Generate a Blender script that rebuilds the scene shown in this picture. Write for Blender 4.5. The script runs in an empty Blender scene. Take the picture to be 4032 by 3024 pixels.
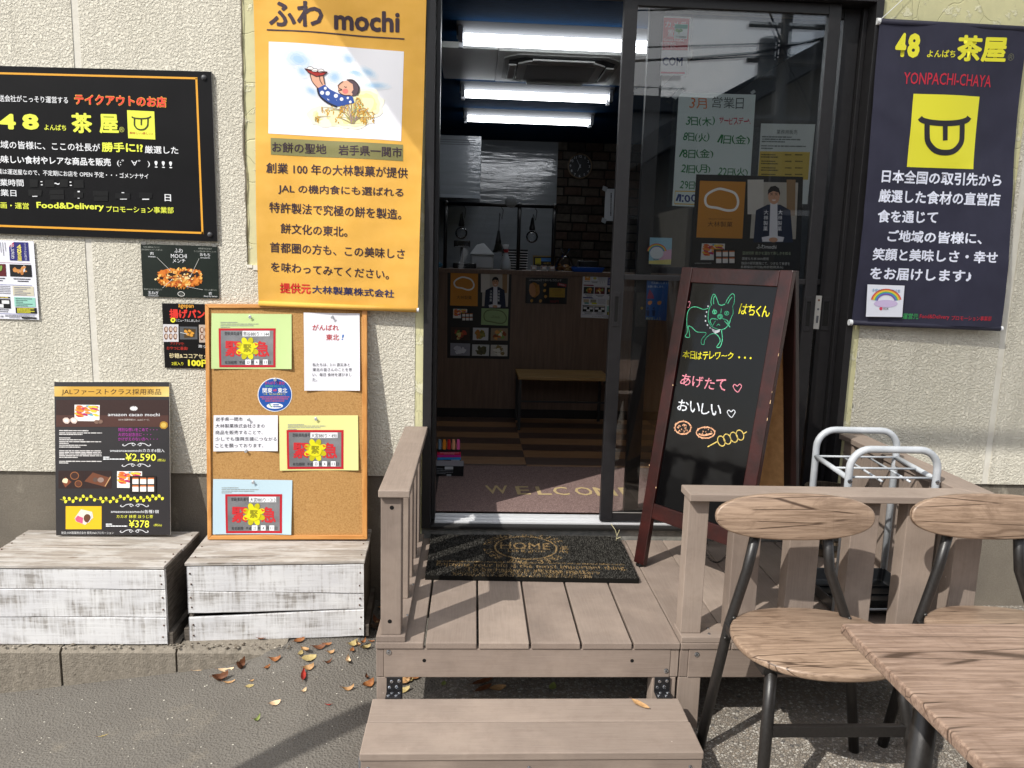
import bpy, math, random
import numpy as np
from mathutils import Vector, Matrix
random.seed(7); RNG = np.random.default_rng(7)
SC = bpy.context.scene
COL = SC.collection

# ------------------------------------------------------------------ camera
YAW, PITCH, ROLL = map(math.radians, (3.025, 9.072, 1.617))
CAM = Vector((0.0, -2.97, 1.392)); FPX = 3028.0
_f = Vector((math.sin(YAW)*math.cos(PITCH), math.cos(YAW)*math.cos(PITCH), -math.sin(PITCH)))
_r = Vector((math.cos(YAW), -math.sin(YAW), 0)); _u = _r.cross(_f)
RGT = _r*math.cos(ROLL) + _u*math.sin(ROLL); UPV = -_r*math.sin(ROLL) + _u*math.cos(ROLL)
cd = bpy.data.cameras.new('camera'); cam = bpy.data.objects.new('camera', cd); COL.objects.link(cam)
cd.sensor_width = 36; cd.lens = FPX/4032*36; cd.clip_end = 500; cd.clip_start = 0.05
cam.matrix_world = Matrix.Translation(CAM) @ Matrix((RGT, UPV, -_f)).transposed().to_4x4()
SC.camera = cam

# ------------------------------------------------------------------ light
EL = math.radians(45.0); AZ = math.radians(41.8)          # shadows fall towards +X +Y
SUN_TO = Vector((-math.cos(AZ)*math.cos(EL), -math.sin(AZ)*math.cos(EL), math.sin(EL)))
w = bpy.data.worlds.new('World'); SC.world = w; w.use_nodes = True
nt = w.node_tree; bg = nt.nodes['Background']
sky = nt.nodes.new('ShaderNodeTexSky'); sky.sky_type = 'NISHITA'; sky.sun_disc = False
sky.sun_elevation = EL; sky.sun_rotation = math.atan2(SUN_TO.x, SUN_TO.y)
sky.air_density = 1.0; sky.dust_density = 2.5; sky.ozone_density = 1.0
# broken bright cloud all over the sky
tcw = nt.nodes.new('ShaderNodeTexCoord'); nzw = nt.nodes.new('ShaderNodeTexNoise'); nzw.inputs['Scale'].default_value = 3.2; nzw.inputs['Detail'].default_value = 7
rpw = nt.nodes.new('ShaderNodeValToRGB'); rpw.color_ramp.elements[0].position = .36; rpw.color_ramp.elements[1].position = .62
mxw = nt.nodes.new('ShaderNodeMixRGB'); mxw.inputs[2].default_value = (7.6, 7.7, 7.9, 1)
nt.links.new(tcw.outputs['Generated'], nzw.inputs['Vector']); nt.links.new(nzw.outputs[0], rpw.inputs[0])
nt.links.new(rpw.outputs[0], mxw.inputs[0]); nt.links.new(sky.outputs[0], mxw.inputs[1])
nt.links.new(mxw.outputs[0], bg.inputs[0]); bg.inputs[1].default_value = 0.14
sl = bpy.data.lights.new('sun', 'SUN'); so = bpy.data.objects.new('sun', sl); COL.objects.link(so)
sl.energy = 3.3; sl.angle = math.radians(0.6); sl.color = (1.0, 0.958, 0.885)
so.rotation_euler = SUN_TO.to_track_quat('Z', 'Y').to_euler(); so.location = SUN_TO*20
SC.view_settings.view_transform = 'Standard'; SC.view_settings.look = 'None'
SC.view_settings.gamma = 1; SC.view_settings.use_curve_mapping = False
SC.view_settings.exposure = 0.47
SC.cycles.max_bounces = 8; SC.cycles.transparent_max_bounces = 16
SC.cycles.caustics_reflective = False; SC.cycles.caustics_refractive = False
SC.cycles.use_denoising = True
SC.cycles.sample_clamp_indirect = 6

# ------------------------------------------------------------------ measuring helpers (photo point -> point on a real plane)
def crop(x0, y0, k): return lambda u, v: (x0 + u*k, y0 + v*k)
A_ = crop(0, 0, .6028); B_ = crop(900, 0, .7533); D_ = crop(2400, 0, .6631); E_ = crop(3300, 0, .8133)
F_ = crop(0, 900, .4069); G_ = crop(180, 1450, .4219); H_ = crop(780, 1180, .5848); I_ = crop(2350, 950, .7534)
I8 = crop(2450, 950, .6028); J_ = crop(1650, 900, .3843); J1 = crop(1650, 900, .2034); J2 = crop(2050, 900, .1808)
K_ = crop(1650, 1400, .42205); L_ = crop(1650, 0, .6029); M_ = crop(1600, 2030, .45208); N_ = crop(0, 950, .1928)
Q_ = crop(900, 150, .36166); S5 = crop(2420, 0, .18083); X_ = crop(0, 0, 4032/2212); W3 = crop(3200, 1200, .4823)
C5 = crop(3150, 1650, .4822); C4 = crop(2600, 1880, .434); F5 = crop(0, 2050, .67812); NB = crop(3100, 900, .5425)
def ray(p):
    return _f + RGT*((p[0]-2016)/FPX) - UPV*((p[1]-1512)/FPX)
def hit(p, o, n):
    d = ray(p); o = Vector(o); n = Vector(n)
    return CAM + d*((o-CAM).dot(n)/d.dot(n))
def onY(p, y): return hit(p, (0, y, 0), (0, 1, 0))
def onZ(p, z): return hit(p, (0, 0, z), (0, 0, 1))

# ------------------------------------------------------------------ materials
def lin(c):
    if isinstance(c, str):
        c = [int(c[i:i+2], 16)/255 for i in (0, 2, 4)]
    return tuple((x/12.92 if x <= .04045 else ((x+.055)/1.055)**2.4) for x in c)
_mats = {}
class NT:
    def __init__(s, name):
        s.m = bpy.data.materials.new(name); s.m.use_nodes = True; s.t = s.m.node_tree
        s.b = s.t.nodes['Principled BSDF']; s.out = s.t.nodes['Material Output']
    def n(s, typ, **kw):
        x = s.t.nodes.new('ShaderNode'+typ)
        for k, v in kw.items():
            if k.startswith('i_'): x.inputs[k[2:].replace('_', ' ')].default_value = v
            else: setattr(x, k, v)
        return x
    def l(s, a, b): s.t.links.new(a, b)
    def coord(s, scale=(1, 1, 1), kind='Object', loc=(0, 0, 0), rot=(0, 0, 0), rnd=False):
        t = s.n('TexCoord'); mp = s.n('Mapping'); mp.inputs['Scale'].default_value = scale
        mp.inputs['Location'].default_value = loc; mp.inputs['Rotation'].default_value = rot
        src = t.outputs[kind]
        if rnd:
            oi = s.n('ObjectInfo'); ml = s.n('Math', operation='MULTIPLY'); ml.inputs[1].default_value = 37.0
            s.l(oi.outputs['Random'], ml.inputs[0])
            ad = s.n('VectorMath', operation='ADD'); s.l(src, ad.inputs[0]); s.l(ml.outputs[0], ad.inputs[1]); src = ad.outputs[0]
        s.l(src, mp.inputs[0]); return mp.outputs[0]
    def noise(s, vec, scale, detail=4, rough=.55, dist=0):
        x = s.n('TexNoise'); x.inputs['Scale'].default_value = scale; x.inputs['Detail'].default_value = detail
        x.inputs['Roughness'].default_value = rough; x.inputs['Distortion'].default_value = dist
        s.l(vec, x.inputs['Vector']); return x.outputs[0]
    def voro(s, vec, scale, feat='F1', out=0, rnd=1):
        x = s.n('TexVoronoi', feature=feat); x.inputs['Scale'].default_value = scale
        x.inputs['Randomness'].default_value = rnd; s.l(vec, x.inputs['Vector']); return x.outputs[out]
    def ramp(s, fac, stops, interp='LINEAR'):
        x = s.n('ValToRGB'); x.color_ramp.interpolation = interp
        e = x.color_ramp.elements
        while len(e) < len(stops): e.new(.5)
        for k, (p, c) in zip(e, stops):
            k.position = p; k.color = (c, c, c, 1) if isinstance(c, (int, float)) else (*c[:3], 1)
        s.l(fac, x.inputs[0]); return x.outputs[0]
    def mix(s, fac, a, b, mode='MIX'):
        x = s.n('MixRGB', blend_type=mode)
        for i, v in ((0, fac), (1, a), (2, b)):
            if hasattr(v, 'default_value') or hasattr(v, 'links'): s.l(v, x.inputs[i])
            elif i == 0: x.inputs[0].default_value = v
            else: x.inputs[i].default_value = (*v[:3], 1) if not isinstance(v, (int, float)) else (v, v, v, 1)
        return x.outputs[0]
    def math(s, op, a, b=0.0):
        x = s.n('Math', operation=op)
        for i, v in ((0, a), (1, b)):
            if hasattr(v, 'links'): s.l(v, x.inputs[i])
            else: x.inputs[i].default_value = v
        return x.outputs[0]
    def bump(s, h, dist=.002, strength=1.0, prev=None):
        x = s.n('Bump'); x.inputs['Distance'].default_value = dist; x.inputs['Strength'].default_value = strength
        s.l(h, x.inputs['Height'])
        if prev is not None: s.l(prev, x.inputs['Normal'])
        return x.outputs[0]
    def done(s, color=None, rough=.5, spec=.5, metal=0, normal=None):
        if color is not None:
            if hasattr(color, 'links'): s.l(color, s.b.inputs['Base Color'])
            else: s.b.inputs['Base Color'].default_value = (*color[:3], 1)
        if hasattr(rough, 'links'): s.l(rough, s.b.inputs['Roughness'])
        else: s.b.inputs['Roughness'].default_value = rough
        s.b.inputs['Specular IOR Level'].default_value = spec; s.b.inputs['Metallic'].default_value = metal
        if normal is not None: s.l(normal, s.b.inputs['Normal'])
        return s.m
def flat(c, rough=.55, spec=.35, metal=0):
    c = lin(c); key = (tuple(round(x, 4) for x in c), rough, spec, metal)
    if key not in _mats: _mats[key] = NT('paint').done(c, rough, spec, metal)
    return _mats[key]
def emit(name, c, s):
    t = NT(name); t.b.inputs['Emission Color'].default_value = (*c, 1); t.b.inputs['Emission Strength'].default_value = s
    return t.done((.8, .8, .8), .4)
def grainy(name, c1, c2, scale=30, rough=.6, spec=.4, bump=0, bscale=200, stretch=(1, 1, 1), rnd=False, metal=0, lo=.35, hi=.65):
    t = NT(name); v = t.coord(stretch, rnd=rnd); n = t.noise(v, scale, 5)
    col = t.mix(t.ramp(n, [(lo, 0.0), (hi, 1.0)]), lin(c1), lin(c2))
    nm = t.bump(t.noise(v, bscale, 4), bump) if bump else None
    return t.done(col, rough, spec, metal, nm)

# ------------------------------------------------------------------ mesh builder
class MB:
    def __init__(s): s.v = []; s.f = []; s.mi = []; s.mats = []
    def m(s, mat):
        if mat not in s.mats: s.mats.append(mat)
        return s.mats.index(mat)
    def add(s, vs, fs, mat):
        b = len(s.v); i = s.m(mat); s.v.extend([tuple(v) for v in vs])
        for f in fs: s.f.append([b+k for k in f]); s.mi.append(i)
    def box(s, x0, x1, y0, y1, z0, z1, mat):
        vs = [(x, y, z) for z in (z0, z1) for y in (y0, y1) for x in (x0, x1)]
        s.add(vs, [(0, 2, 3, 1), (4, 5, 7, 6), (0, 1, 5, 4), (2, 6, 7, 3), (0, 4, 6, 2), (1, 3, 7, 5)], mat)
    def hexa(s, lo, hi, mat):                    # two matching quads, bottom and top
        vs = list(lo)+list(hi)
        s.add(vs, [(3, 2, 1, 0), (4, 5, 6, 7), (0, 1, 5, 4), (1, 2, 6, 5), (2, 3, 7, 6), (3, 0, 4, 7)], mat)
    def prism(s, pts, vec, mat):
        n = len(pts); vec = Vector(vec); a = [Vector(p) for p in pts]; b = [p+vec for p in a]
        s.add(a+b, [tuple(range(n))[::-1], tuple(range(n, 2*n))]+[(i, (i+1) % n, n+(i+1) % n, n+i) for i in range(n)], mat)
    def tube(s, pts, r, mat, seg=10, closed=False, caps=True):
        pts = [Vector(p) for p in pts]; n = len(pts); rs = r if isinstance(r, (list, tuple)) else [r]*n
        b = []; up = None; fs = []
        for i, p in enumerate(pts):
            if closed: d = pts[(i+1) % n]-pts[i-1]
            else: d = pts[min(i+1, n-1)]-pts[max(i-1, 0)]
            d.normalize()
            if up is None: up = d.orthogonal().normalized()
            else:
                up = up-d*up.dot(d)
                up = up.normalized() if up.length > 1e-6 else d.orthogonal().normalized()
            sd = d.cross(up)
            for k in range(seg):
                a = 2*math.pi*k/seg; b.append(p+(up*math.cos(a)+sd*math.sin(a))*rs[i])
        for i in range(n if closed else n-1):
            j = (i+1) % n
            for k in range(seg):
                k2 = (k+1) % seg; fs.append((i*seg+k, i*seg+k2, j*seg+k2, j*seg+k))
        if caps and not closed: fs += [tuple(range(seg))[::-1], tuple(range((n-1)*seg, n*seg))]
        s.add(b, fs, mat)
    def cyl(s, a, b, r, mat, seg=14, r2=None): s.tube([a, b], [r, r if r2 is None else r2], mat, seg)
    def ball(s, c, r, mat, seg=14, ring=8, sc=(1, 1, 1)):
        vs = []; fs = []
        for i in range(ring+1):
            t = math.pi*i/ring
            for k in range(seg):
                a = 2*math.pi*k/seg
                vs.append((c[0]+r*sc[0]*math.sin(t)*math.cos(a), c[1]+r*sc[1]*math.sin(t)*math.sin(a), c[2]+r*sc[2]*math.cos(t)))
        for i in range(ring):
            for k in range(seg): fs.append((i*seg+k, (i+1)*seg+k, (i+1)*seg+(k+1) % seg, i*seg+(k+1) % seg))
        s.add(vs, fs, mat)
    def lathe(s, c, prof, mat, seg=24):           # prof: (r, z)
        vs = []; fs = []; n = len(prof)
        for r, z in prof:
            for k in range(seg):
                a = 2*math.pi*k/seg; vs.append((c[0]+r*math.cos(a), c[1]+r*math.sin(a), c[2]+z))
        for i in range(n-1):
            for k in range(seg): fs.append((i*seg+k, i*seg+(k+1) % seg, (i+1)*seg+(k+1) % seg, (i+1)*seg+k))
        s.add(vs, fs, mat)
    def build(s, name, parent=None, smooth=False, bevel=0, base=None, seg=2):
        if not s.v: return None
        o_ = Vector((0, 0, 0))
        if parent is not None:
            p = parent
            while p is not None: o_ += p.location; p = p.parent
        V = np.array(s.v, dtype=float)
        loc = Vector((0, 0, 0))
        if parent is None:
            lo, hi = V.min(0), V.max(0)
            loc = Vector(base) if base is not None else Vector(((lo[0]+hi[0])/2, (lo[1]+hi[1])/2, lo[2]))
            o_ = loc
        V = V-np.array(o_)
        me = bpy.data.meshes.new(name); me.from_pydata(V.tolist(), [], s.f); me.update()
        for m in s.mats: me.materials.append(m)
        me.polygons.foreach_set('material_index', s.mi)
        if smooth: me.polygons.foreach_set('use_smooth', [True]*len(s.f))
        o = bpy.data.objects.new(name, me); COL.objects.link(o); o.location = loc
        if parent is not None: o.parent = parent
        if bevel:
            b = o.modifiers.new('bevel', 'BEVEL'); b.width = bevel; b.segments = seg; b.limit_method = 'ANGLE'; b.angle_limit = math.radians(40)
        return o
def tag(o, label=None, cat=None, group=None, kind=None):
    if label: o['label'] = label
    if cat: o['category'] = cat
    if group: o['group'] = group
    if kind: o['kind'] = kind
    return o
def thing(name, loc, label, cat, group=None, kind=None):
    o = bpy.data.objects.new(name, None); COL.objects.link(o); o.location = loc; o.empty_display_size = .1
    return tag(o, label, cat, group, kind)
def copy_tree(o, parent=None):
    c = o.copy(); COL.objects.link(c)
    if parent is not None: c.parent = parent; c.matrix_parent_inverse = o.matrix_parent_inverse
    for ch in [x for x in list(bpy.data.objects) if x.parent == o]: copy_tree(ch, c)
    return c

# ------------------------------------------------------------------ flat printed sheets
_tc = {}
def glyphs(text, bold=0):
    if text not in _tc:
        c = bpy.data.curves.new('lettering', 'FONT'); c.body = text; c.size = 1; c.resolution_u = 2
        o = bpy.data.objects.new('lettering', c); me = bpy.data.meshes.new_from_object(o)
        V = np.array([v.co[:2] for v in me.vertices]); Fc = [tuple(p.vertices) for p in me.polygons]
        bpy.data.objects.remove(o); bpy.data.curves.remove(c); bpy.data.meshes.remove(me)
        _tc[text] = (V, Fc)
    return _tc[text]
def strokes(bold):
    """small shifts that thicken a letter: the font has one weight only"""
    if bold < .004: return [(0, 0)]
    n = 5 if bold < .025 else 8
    return [(bold*math.cos(2*math.pi*k/n+.3), bold*math.sin(2*math.pi*k/n+.3)) for k in range(n)]
def FHB(s, cr, q):
    a, b = s.loc(q, cr), s.loc((q[0], q[1]+1), cr); return float(np.linalg.norm(a-b))
class Sheet:
    """a real plane with its own axes; d = height above the face, bend = gentle waves of cloth"""
    def __init__(s, o, n, up=(0, 0, 1), cr=X_, bend=None):
        s.o = Vector(o); s.n = Vector(n).normalized()
        upv = Vector(up); s.eu = upv.cross(s.n).normalized(); s.ev = s.n.cross(s.eu); s.c = cr; s.bend = bend; s.parts = {}; s.obj = None
    def loc(s, q, cr=None):
        p = hit((cr or s.c)(*q), s.o, s.n)-s.o; return np.array((p.dot(s.eu), p.dot(s.ev)))
    def P(s, uv, d=0.0):
        if s.bend: d += s.bend(uv[0], uv[1])
        return s.o+s.eu*float(uv[0])+s.ev*float(uv[1])+s.n*d
    def mb(s, part): return s.parts.setdefault(part, MB())
    def quad(s, part, q, mat, d=.0006, sub=1, uv=False, cr=None):
        c = [np.array(p, float) if uv else s.loc(p, cr) for p in q]      # TL TR BR BL
        if s.bend: sub = max(sub, 14)
        n = sub+1; vs = []; fs = []
        for i in range(n):
            for j in range(n):
                a, b = j/sub, i/sub; p = (c[0]*(1-a)+c[1]*a)*(1-b)+(c[3]*(1-a)+c[2]*a)*b
                vs.append(s.P(p, d))
        for i in range(sub):
            for j in range(sub): fs.append((i*n+j, (i+1)*n+j, (i+1)*n+j+1, i*n+j+1))
        s.mb(part).add(vs, fs, mat)
    def rect(s, part, x0, y0, x1, y1, mat, d=.0006, cr=None):
        s.quad(part, [(x0, y0), (x1, y0), (x1, y1), (x0, y1)], mat, d, cr=cr)
    def poly(s, part, pts, mat, d=.0008, cr=None):
        vs = [s.P(s.loc(p, cr), d) for p in pts]; s.mb(part).add(vs, [tuple(range(len(vs)))], mat)
    def disc(s, part, c, rx, ry, mat, d=.0008, n=24, rot=0, jit=0, cr=None, seed=1):
        r = random.Random(seed); pts = []
        for k in range(n):
            a = -2*math.pi*k/n; j = 1+jit*(r.random()-.5)*2
            x, y = rx*math.cos(a)*j, ry*math.sin(a)*j
            pts.append((c[0]+x*math.cos(rot)-y*math.sin(rot), c[1]+x*math.sin(rot)+y*math.cos(rot)))
        s.poly(part, pts, mat, d, cr)
    def line(s, part, pts, wpx, mat, d=.001, closed=False, cr=None, smooth=0):
        if smooth:
            P = [np.array(p, float) for p in pts]; n = len(P); out = []
            for i in range(n if closed else n-1):
                p0 = P[(i-1) % n] if closed or i > 0 else P[i]; p1 = P[i]; p2 = P[(i+1) % n]; p3 = P[(i+2) % n] if closed or i+2 < n else p2
                for k in range(smooth):
                    t = k/smooth; out.append(.5*((2*p1)+(-p0+p2)*t+(2*p0-5*p1+4*p2-p3)*t*t+(-p0+3*p1-3*p2+p3)*t**3))
            if not closed: out.append(P[-1])
            pts = out
        U = [s.loc(p, cr) for p in pts]; n = len(U)
        sc = np.linalg.norm(s.loc((pts[0][0]+1, pts[0][1]), cr)-s.loc(pts[0], cr)); h = wpx*sc/2
        vs = []; fs = []
        for i in range(n):
            a = U[(i-1) % n] if closed or i > 0 else U[i]; b = U[(i+1) % n] if closed or i < n-1 else U[i]
            t = b-a; t = t/(np.linalg.norm(t)+1e-9); nn = np.array((-t[1], t[0]))
            vs += [s.P(U[i]+nn*h, d), s.P(U[i]-nn*h, d)]
        for i in range(n if closed else n-1):
            j = (i+1) % n; fs.append((2*i, 2*i+1, 2*j+1, 2*j))
        s.mb(part).add(vs, fs, mat)
    def tx(s, text, l, r, h, mat, bold=.012, d=.0012, part='lettering', cr=None, shear=0):
        V, Fc = glyphs(text, bold)
        if len(V) == 0: return
        L = s.loc(l, cr); R = s.loc(r, cr); mx = ((l[0]+r[0])/2, (l[1]+r[1])/2)
        H = np.linalg.norm(s.loc((mx[0], mx[1]-h/2), cr)-s.loc((mx[0], mx[1]+h/2), cr))
        t = R-L; W = np.linalg.norm(t); t = t/W; nn = np.array((-t[1], t[0]))
        hm = h*FHB(s, cr or s.c, mx); bold *= .95 if hm > .028 else .5 if hm > .016 else 0; sh = strokes(bold); lo, hi = V.min(0)-bold, V.max(0)+bold
        for k, (ox, oy) in enumerate(sh):
            x = (V[:, 0]+ox-lo[0])/(hi[0]-lo[0])*W; y = ((V[:, 1]+oy-(lo[1]+hi[1])/2)/(hi[1]-lo[1]))*H
            x = x+shear*y
            U = L+np.outer(x, t)+np.outer(y, nn)
            s.mb(part).add([s.P(u, d+2e-5*k) for u in U], Fc, mat)
    def hand(s, text, l, r, h, mat, bold=.006, seed=1, **k):
        """hand lettering: every character drawn a little off the line"""
        q = random.Random(seed); n = len(text); wts = [.9 if c in '~ー・' else float(np.ptp(glyphs(c)[0][:, 0]))+.10 for c in text]; tot = sum(wts); a = 0
        for c, w_ in zip(text, wts):
            b = a+w_/tot; x0, y0 = l[0]+(r[0]-l[0])*(a+.06/n), l[1]+(r[1]-l[1])*a; x1, y1 = l[0]+(r[0]-l[0])*(b-.06/n), l[1]+(r[1]-l[1])*b
            j = h*.07; e = q.uniform(-j, j); f = q.uniform(-.8, .8)*j; hh = h*q.uniform(.84, 1.04)*(.5 if c in '~ー・' else 1)
            s.tx(c, (x0, y0+e-f), (x1, y1+e+f), hh if c not in '~ー' else h*.18, mat, bold*q.uniform(.8, 1.3), shear=q.uniform(-.12, .22), **k); a = b
    def vtx(s, text, top, step, size, mat, bold=.01, part='lettering', cr=None, d=.0012):
        for i, ch in enumerate(text):
            x = top[0]+step[0]*i; y = top[1]+step[1]*i
            if ch in 'ー': s.line(part, [(x, y-size*.4), (x, y+size*.4)], size*.15, mat, d, cr=cr)
            else: s.tx(ch, (x-size*.45, y), (x+size*.45, y), size*.9, mat, bold, d, part, cr)
    def bars(s, lines, mat, h=8, part='small_print', d=.001, cr=None, gap=.12):
        """illegible fine print: rows of short dashes"""
        for (x0, y0, x1, y1) in lines:
            x = 0.0
            while x < 1:
                wd = min(1-x, random.uniform(.05, .16)); a, b = x, x+wd
                s.line(part, [(x0+(x1-x0)*a, y0+(y1-y0)*a), (x0+(x1-x0)*b, y0+(y1-y0)*b)], h*random.uniform(.7, 1), mat, d, cr=cr)
                x = b+.012
    def slab(s, name, q, th, mat, label, cat, group=None, edge=None, sub=1, uv=False, cr=None, parent=None):
        """the sheet itself: front face, back face and rim"""
        c = [np.array(p, float) if uv else s.loc(p, cr) for p in q]; s.cn = c
        mb = MB()
        if s.bend:
            n = 60; g = [[None]*(n+1) for _ in range(n+1)]
            for dd, flip in ((0, False), (-th, True)):
                vs = []; fs = []
                for i in range(n+1):
                    for j in range(n+1):
                        a, b = j/n, i/n; vs.append(s.P((c[0]*(1-a)+c[1]*a)*(1-b)+(c[3]*(1-a)+c[2]*a)*b, dd))
                for i in range(n):
                    for j in range(n):
                        f = (i*(n+1)+j, (i+1)*(n+1)+j, (i+1)*(n+1)+j+1, i*(n+1)+j+1); fs.append(f[::-1] if flip else f)
                mb.add(vs, fs, mat)
        else:
            fr = [s.P(p) for p in c]; bk = [s.P(p, -th) for p in c]
            mb.add(fr, [(3, 2, 1, 0)[::-1]], mat)
            vs = fr+bk; mb.add(vs, [(0, 1, 5, 4), (1, 2, 6, 5), (2, 3, 7, 6), (3, 0, 4, 7), (4, 5, 6, 7)], edge or mat)
        s.obj = mb.build(name, parent, smooth=bool(s.bend))
        if parent is None: tag(s.obj, label, cat, group)
        elif label: s.obj['label'] = label
        return s.obj
    def flush(s):
        for k, m in s.parts.items(): m.build(k, s.obj, smooth=bool(s.bend))
        s.parts = {}
# ================================================================== MATERIALS
def m_stucco():
    t = NT('stucco'); v = t.coord()
    n1 = t.noise(v, 118, 5, .62, .3); n2 = t.noise(v, 300, 3, .6); n3 = t.noise(v, 42, 2)
    pl = t.ramp(n1, [(.38, 0.0), (.50, .62), (.58, .9), (.66, 1.0)])
    h = t.math('ADD', pl, t.math('MULTIPLY', n2, .55)); h = t.math('ADD', h, t.math('MULTIPLY', n3, .5))
    wv_ = t.n('MixRGB', blend_type='ADD'); wv_.inputs[0].default_value = .012; t.l(v, wv_.inputs[1]); wn = t.n('TexNoise'); wn.inputs['Scale'].default_value = 60; t.l(v, wn.inputs['Vector']); t.l(wn.outputs[1], wv_.inputs[2])
    vb = t.n('TexVoronoi', feature='F1'); vb.inputs['Scale'].default_value = 46; t.l(wv_.outputs[0], vb.inputs['Vector']); sb_ = t.n('SeparateColor'); t.l(vb.outputs[1], sb_.inputs[0])
    plate = t.math('MULTIPLY', t.ramp(vb.outputs[0], [(.24, 1.0), (.34, 0.0)]), t.ramp(sb_.outputs[0], [(.62, 0.0), (.66, 1.0)]))
    h = t.math('MAXIMUM', h, t.math('MULTIPLY', plate, 1.75))
    st = t.noise(t.coord((2.0, 2.0, .5)), 2.2, 5, .6)
    col = t.mix(t.ramp(st, [(.3, 0.0), (.75, 1.0)]), lin('e6e1d2'), lin('dcd7c7'))
    grime = t.ramp(t.noise(t.coord((9, 9, .8)), 3, 5, .65), [(.52, 0.0), (.80, .5)])
    col = t.mix(grime, col, lin('b9b4a6'))
    return t.done(col, .85, .2, normal=t.bump(h, .0048, .9))
def m_trim():
    t = NT('cream_render'); v = t.coord()
    n = t.noise(v, 9, 6, .7); cr = t.voro(t.mix(.12, v, t.n('TexNoise').outputs[1]), 7, 'DISTANCE_TO_EDGE')
    crack = t.ramp(cr, [(0.0, 0.0), (.012, 1.0)])
    peel = t.ramp(t.noise(v, 14, 6, .7), [(.56, 0.0), (.60, 1.0)])
    col = t.mix(t.ramp(n, [(.35, 0.0), (.7, 1.0)]), lin('d3cfa4'), lin('c6c39c'))
    col = t.mix(peel, col, lin('dcd9bb'))
    h = t.math('ADD', t.math('MULTIPLY', peel, .5), t.math('ADD', t.math('MULTIPLY', crack, .6), t.math('MULTIPLY', n, .8)))
    return t.done(col, .8, .2, normal=t.bump(h, .004, .8))
def m_plinth():
    t = NT('grey_mortar'); v = t.coord()
    n = t.noise(v, 160, 4, .7); b = t.noise(v, 5, 5, .6)
    col = t.mix(t.ramp(b, [(.3, 0.0), (.7, 1.0)]), lin('716b62'), lin('817a6f'))
    col = t.mix(t.ramp(n, [(.4, 0.0), (.65, 1.0)]), t.mix(.35, col, lin('5d564c')), col)
    w = t.ramp(t.noise(t.coord((3, 3, 1.5)), 4, 5), [(.62, 0.0), (.72, .5)])
    col = t.mix(w, col, lin('b5afa0'))
    return t.done(col, .9, .15, normal=t.bump(n, .003, .7))
def m_ground():
    t = NT('worn_asphalt'); v = t.coord()
    sp = t.n('SeparateXYZ'); s_ = t.l(v, sp.inputs[0])
    edge = t.math('ADD', sp.outputs[0], t.math('MULTIPLY', t.noise(v, 5, 5), .5))
    fac = t.ramp(edge, [(.10, 0.0), (.22, 1.0)])            # pebble concrete towards +X
    n = t.noise(v, 190, 4, .7); b = t.noise(v, 2.2, 6, .6); st = t.voro(v, 130, 'F1', 0)
    asp = t.mix(t.ramp(b, [(.3, 0.0), (.7, 1.0)]), lin('6d6963'), lin('7a766f'))
    asp = t.mix(t.ramp(n, [(.38, 0.0), (.62, 1.0)]), t.mix(.4, asp, lin('57514a')), asp)
    wh = t.ramp(t.voro(v, 46, 'F1', 0), [(.05, 1.0), (.10, 0.0)]); wh2 = t.ramp(t.noise(v, 30, 2), [(.60, 0.0), (.63, 1.0)])
    asp = t.mix(t.math('MULTIPLY', wh, wh2), asp, lin('d8d4c8'))
    asp = t.mix(t.ramp(t.noise(v, 3.3, 7, .7), [(.60, 0.0), (.72, .5)]), asp, lin('8d8577'))
    vv = t.n('TexVoronoi', feature='F1'); vv.inputs['Scale'].default_value = 125; t.l(v, vv.inputs['Vector'])
    sc = t.n('SeparateColor'); t.l(vv.outputs[1], sc.inputs[0])
    peb = t.ramp(sc.outputs[0], [(0.0, lin('7d7871')), (.22, lin('8a837a')), (.45, lin('9a8d7d')), (.62, lin('9f9992')), (.8, lin('b7b0a4')), (.95, lin('c9c4bb')), (1.0, lin('e2dfd8'))])
    ed = t.voro(v, 125, 'DISTANCE_TO_EDGE'); gap = t.ramp(ed, [(.02, 0.0), (.12, 1.0)])
    peb = t.mix(gap, lin('80786e'), peb)
    big = t.n('TexVoronoi', feature='F1'); big.inputs['Scale'].default_value = 58; t.l(v, big.inputs['Vector'])
    sc2 = t.n('SeparateColor'); t.l(big.outputs[1], sc2.inputs[0])
    isb = t.math('MULTIPLY', t.ramp(sc2.outputs[1], [(.70, 0.0), (.71, 1.0)]), t.ramp(big.outputs[0], [(.36, 1.0), (.42, 0.0)]))
    peb = t.mix(isb, peb, t.ramp(sc2.outputs[0], [(0, lin('5f5f61')), (.5, lin('87817a')), (1, lin('b8b2a8'))]))
    peb = t.mix(.30, peb, lin('918a81'))
    hp = t.math('ADD', t.math('MULTIPLY', gap, 1.0), t.math('MULTIPLY', isb, 1.2))
    h = t.n('MixRGB'); t.l(fac, h.inputs[0]); t.l(t.math('ADD', n, t.math('MULTIPLY', st, .9)), h.inputs[1]); t.l(hp, h.inputs[2])
    return t.done(t.mix(fac, asp, peb), .88, .25, normal=t.bump(h.outputs[0], .0042, .95))
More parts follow.
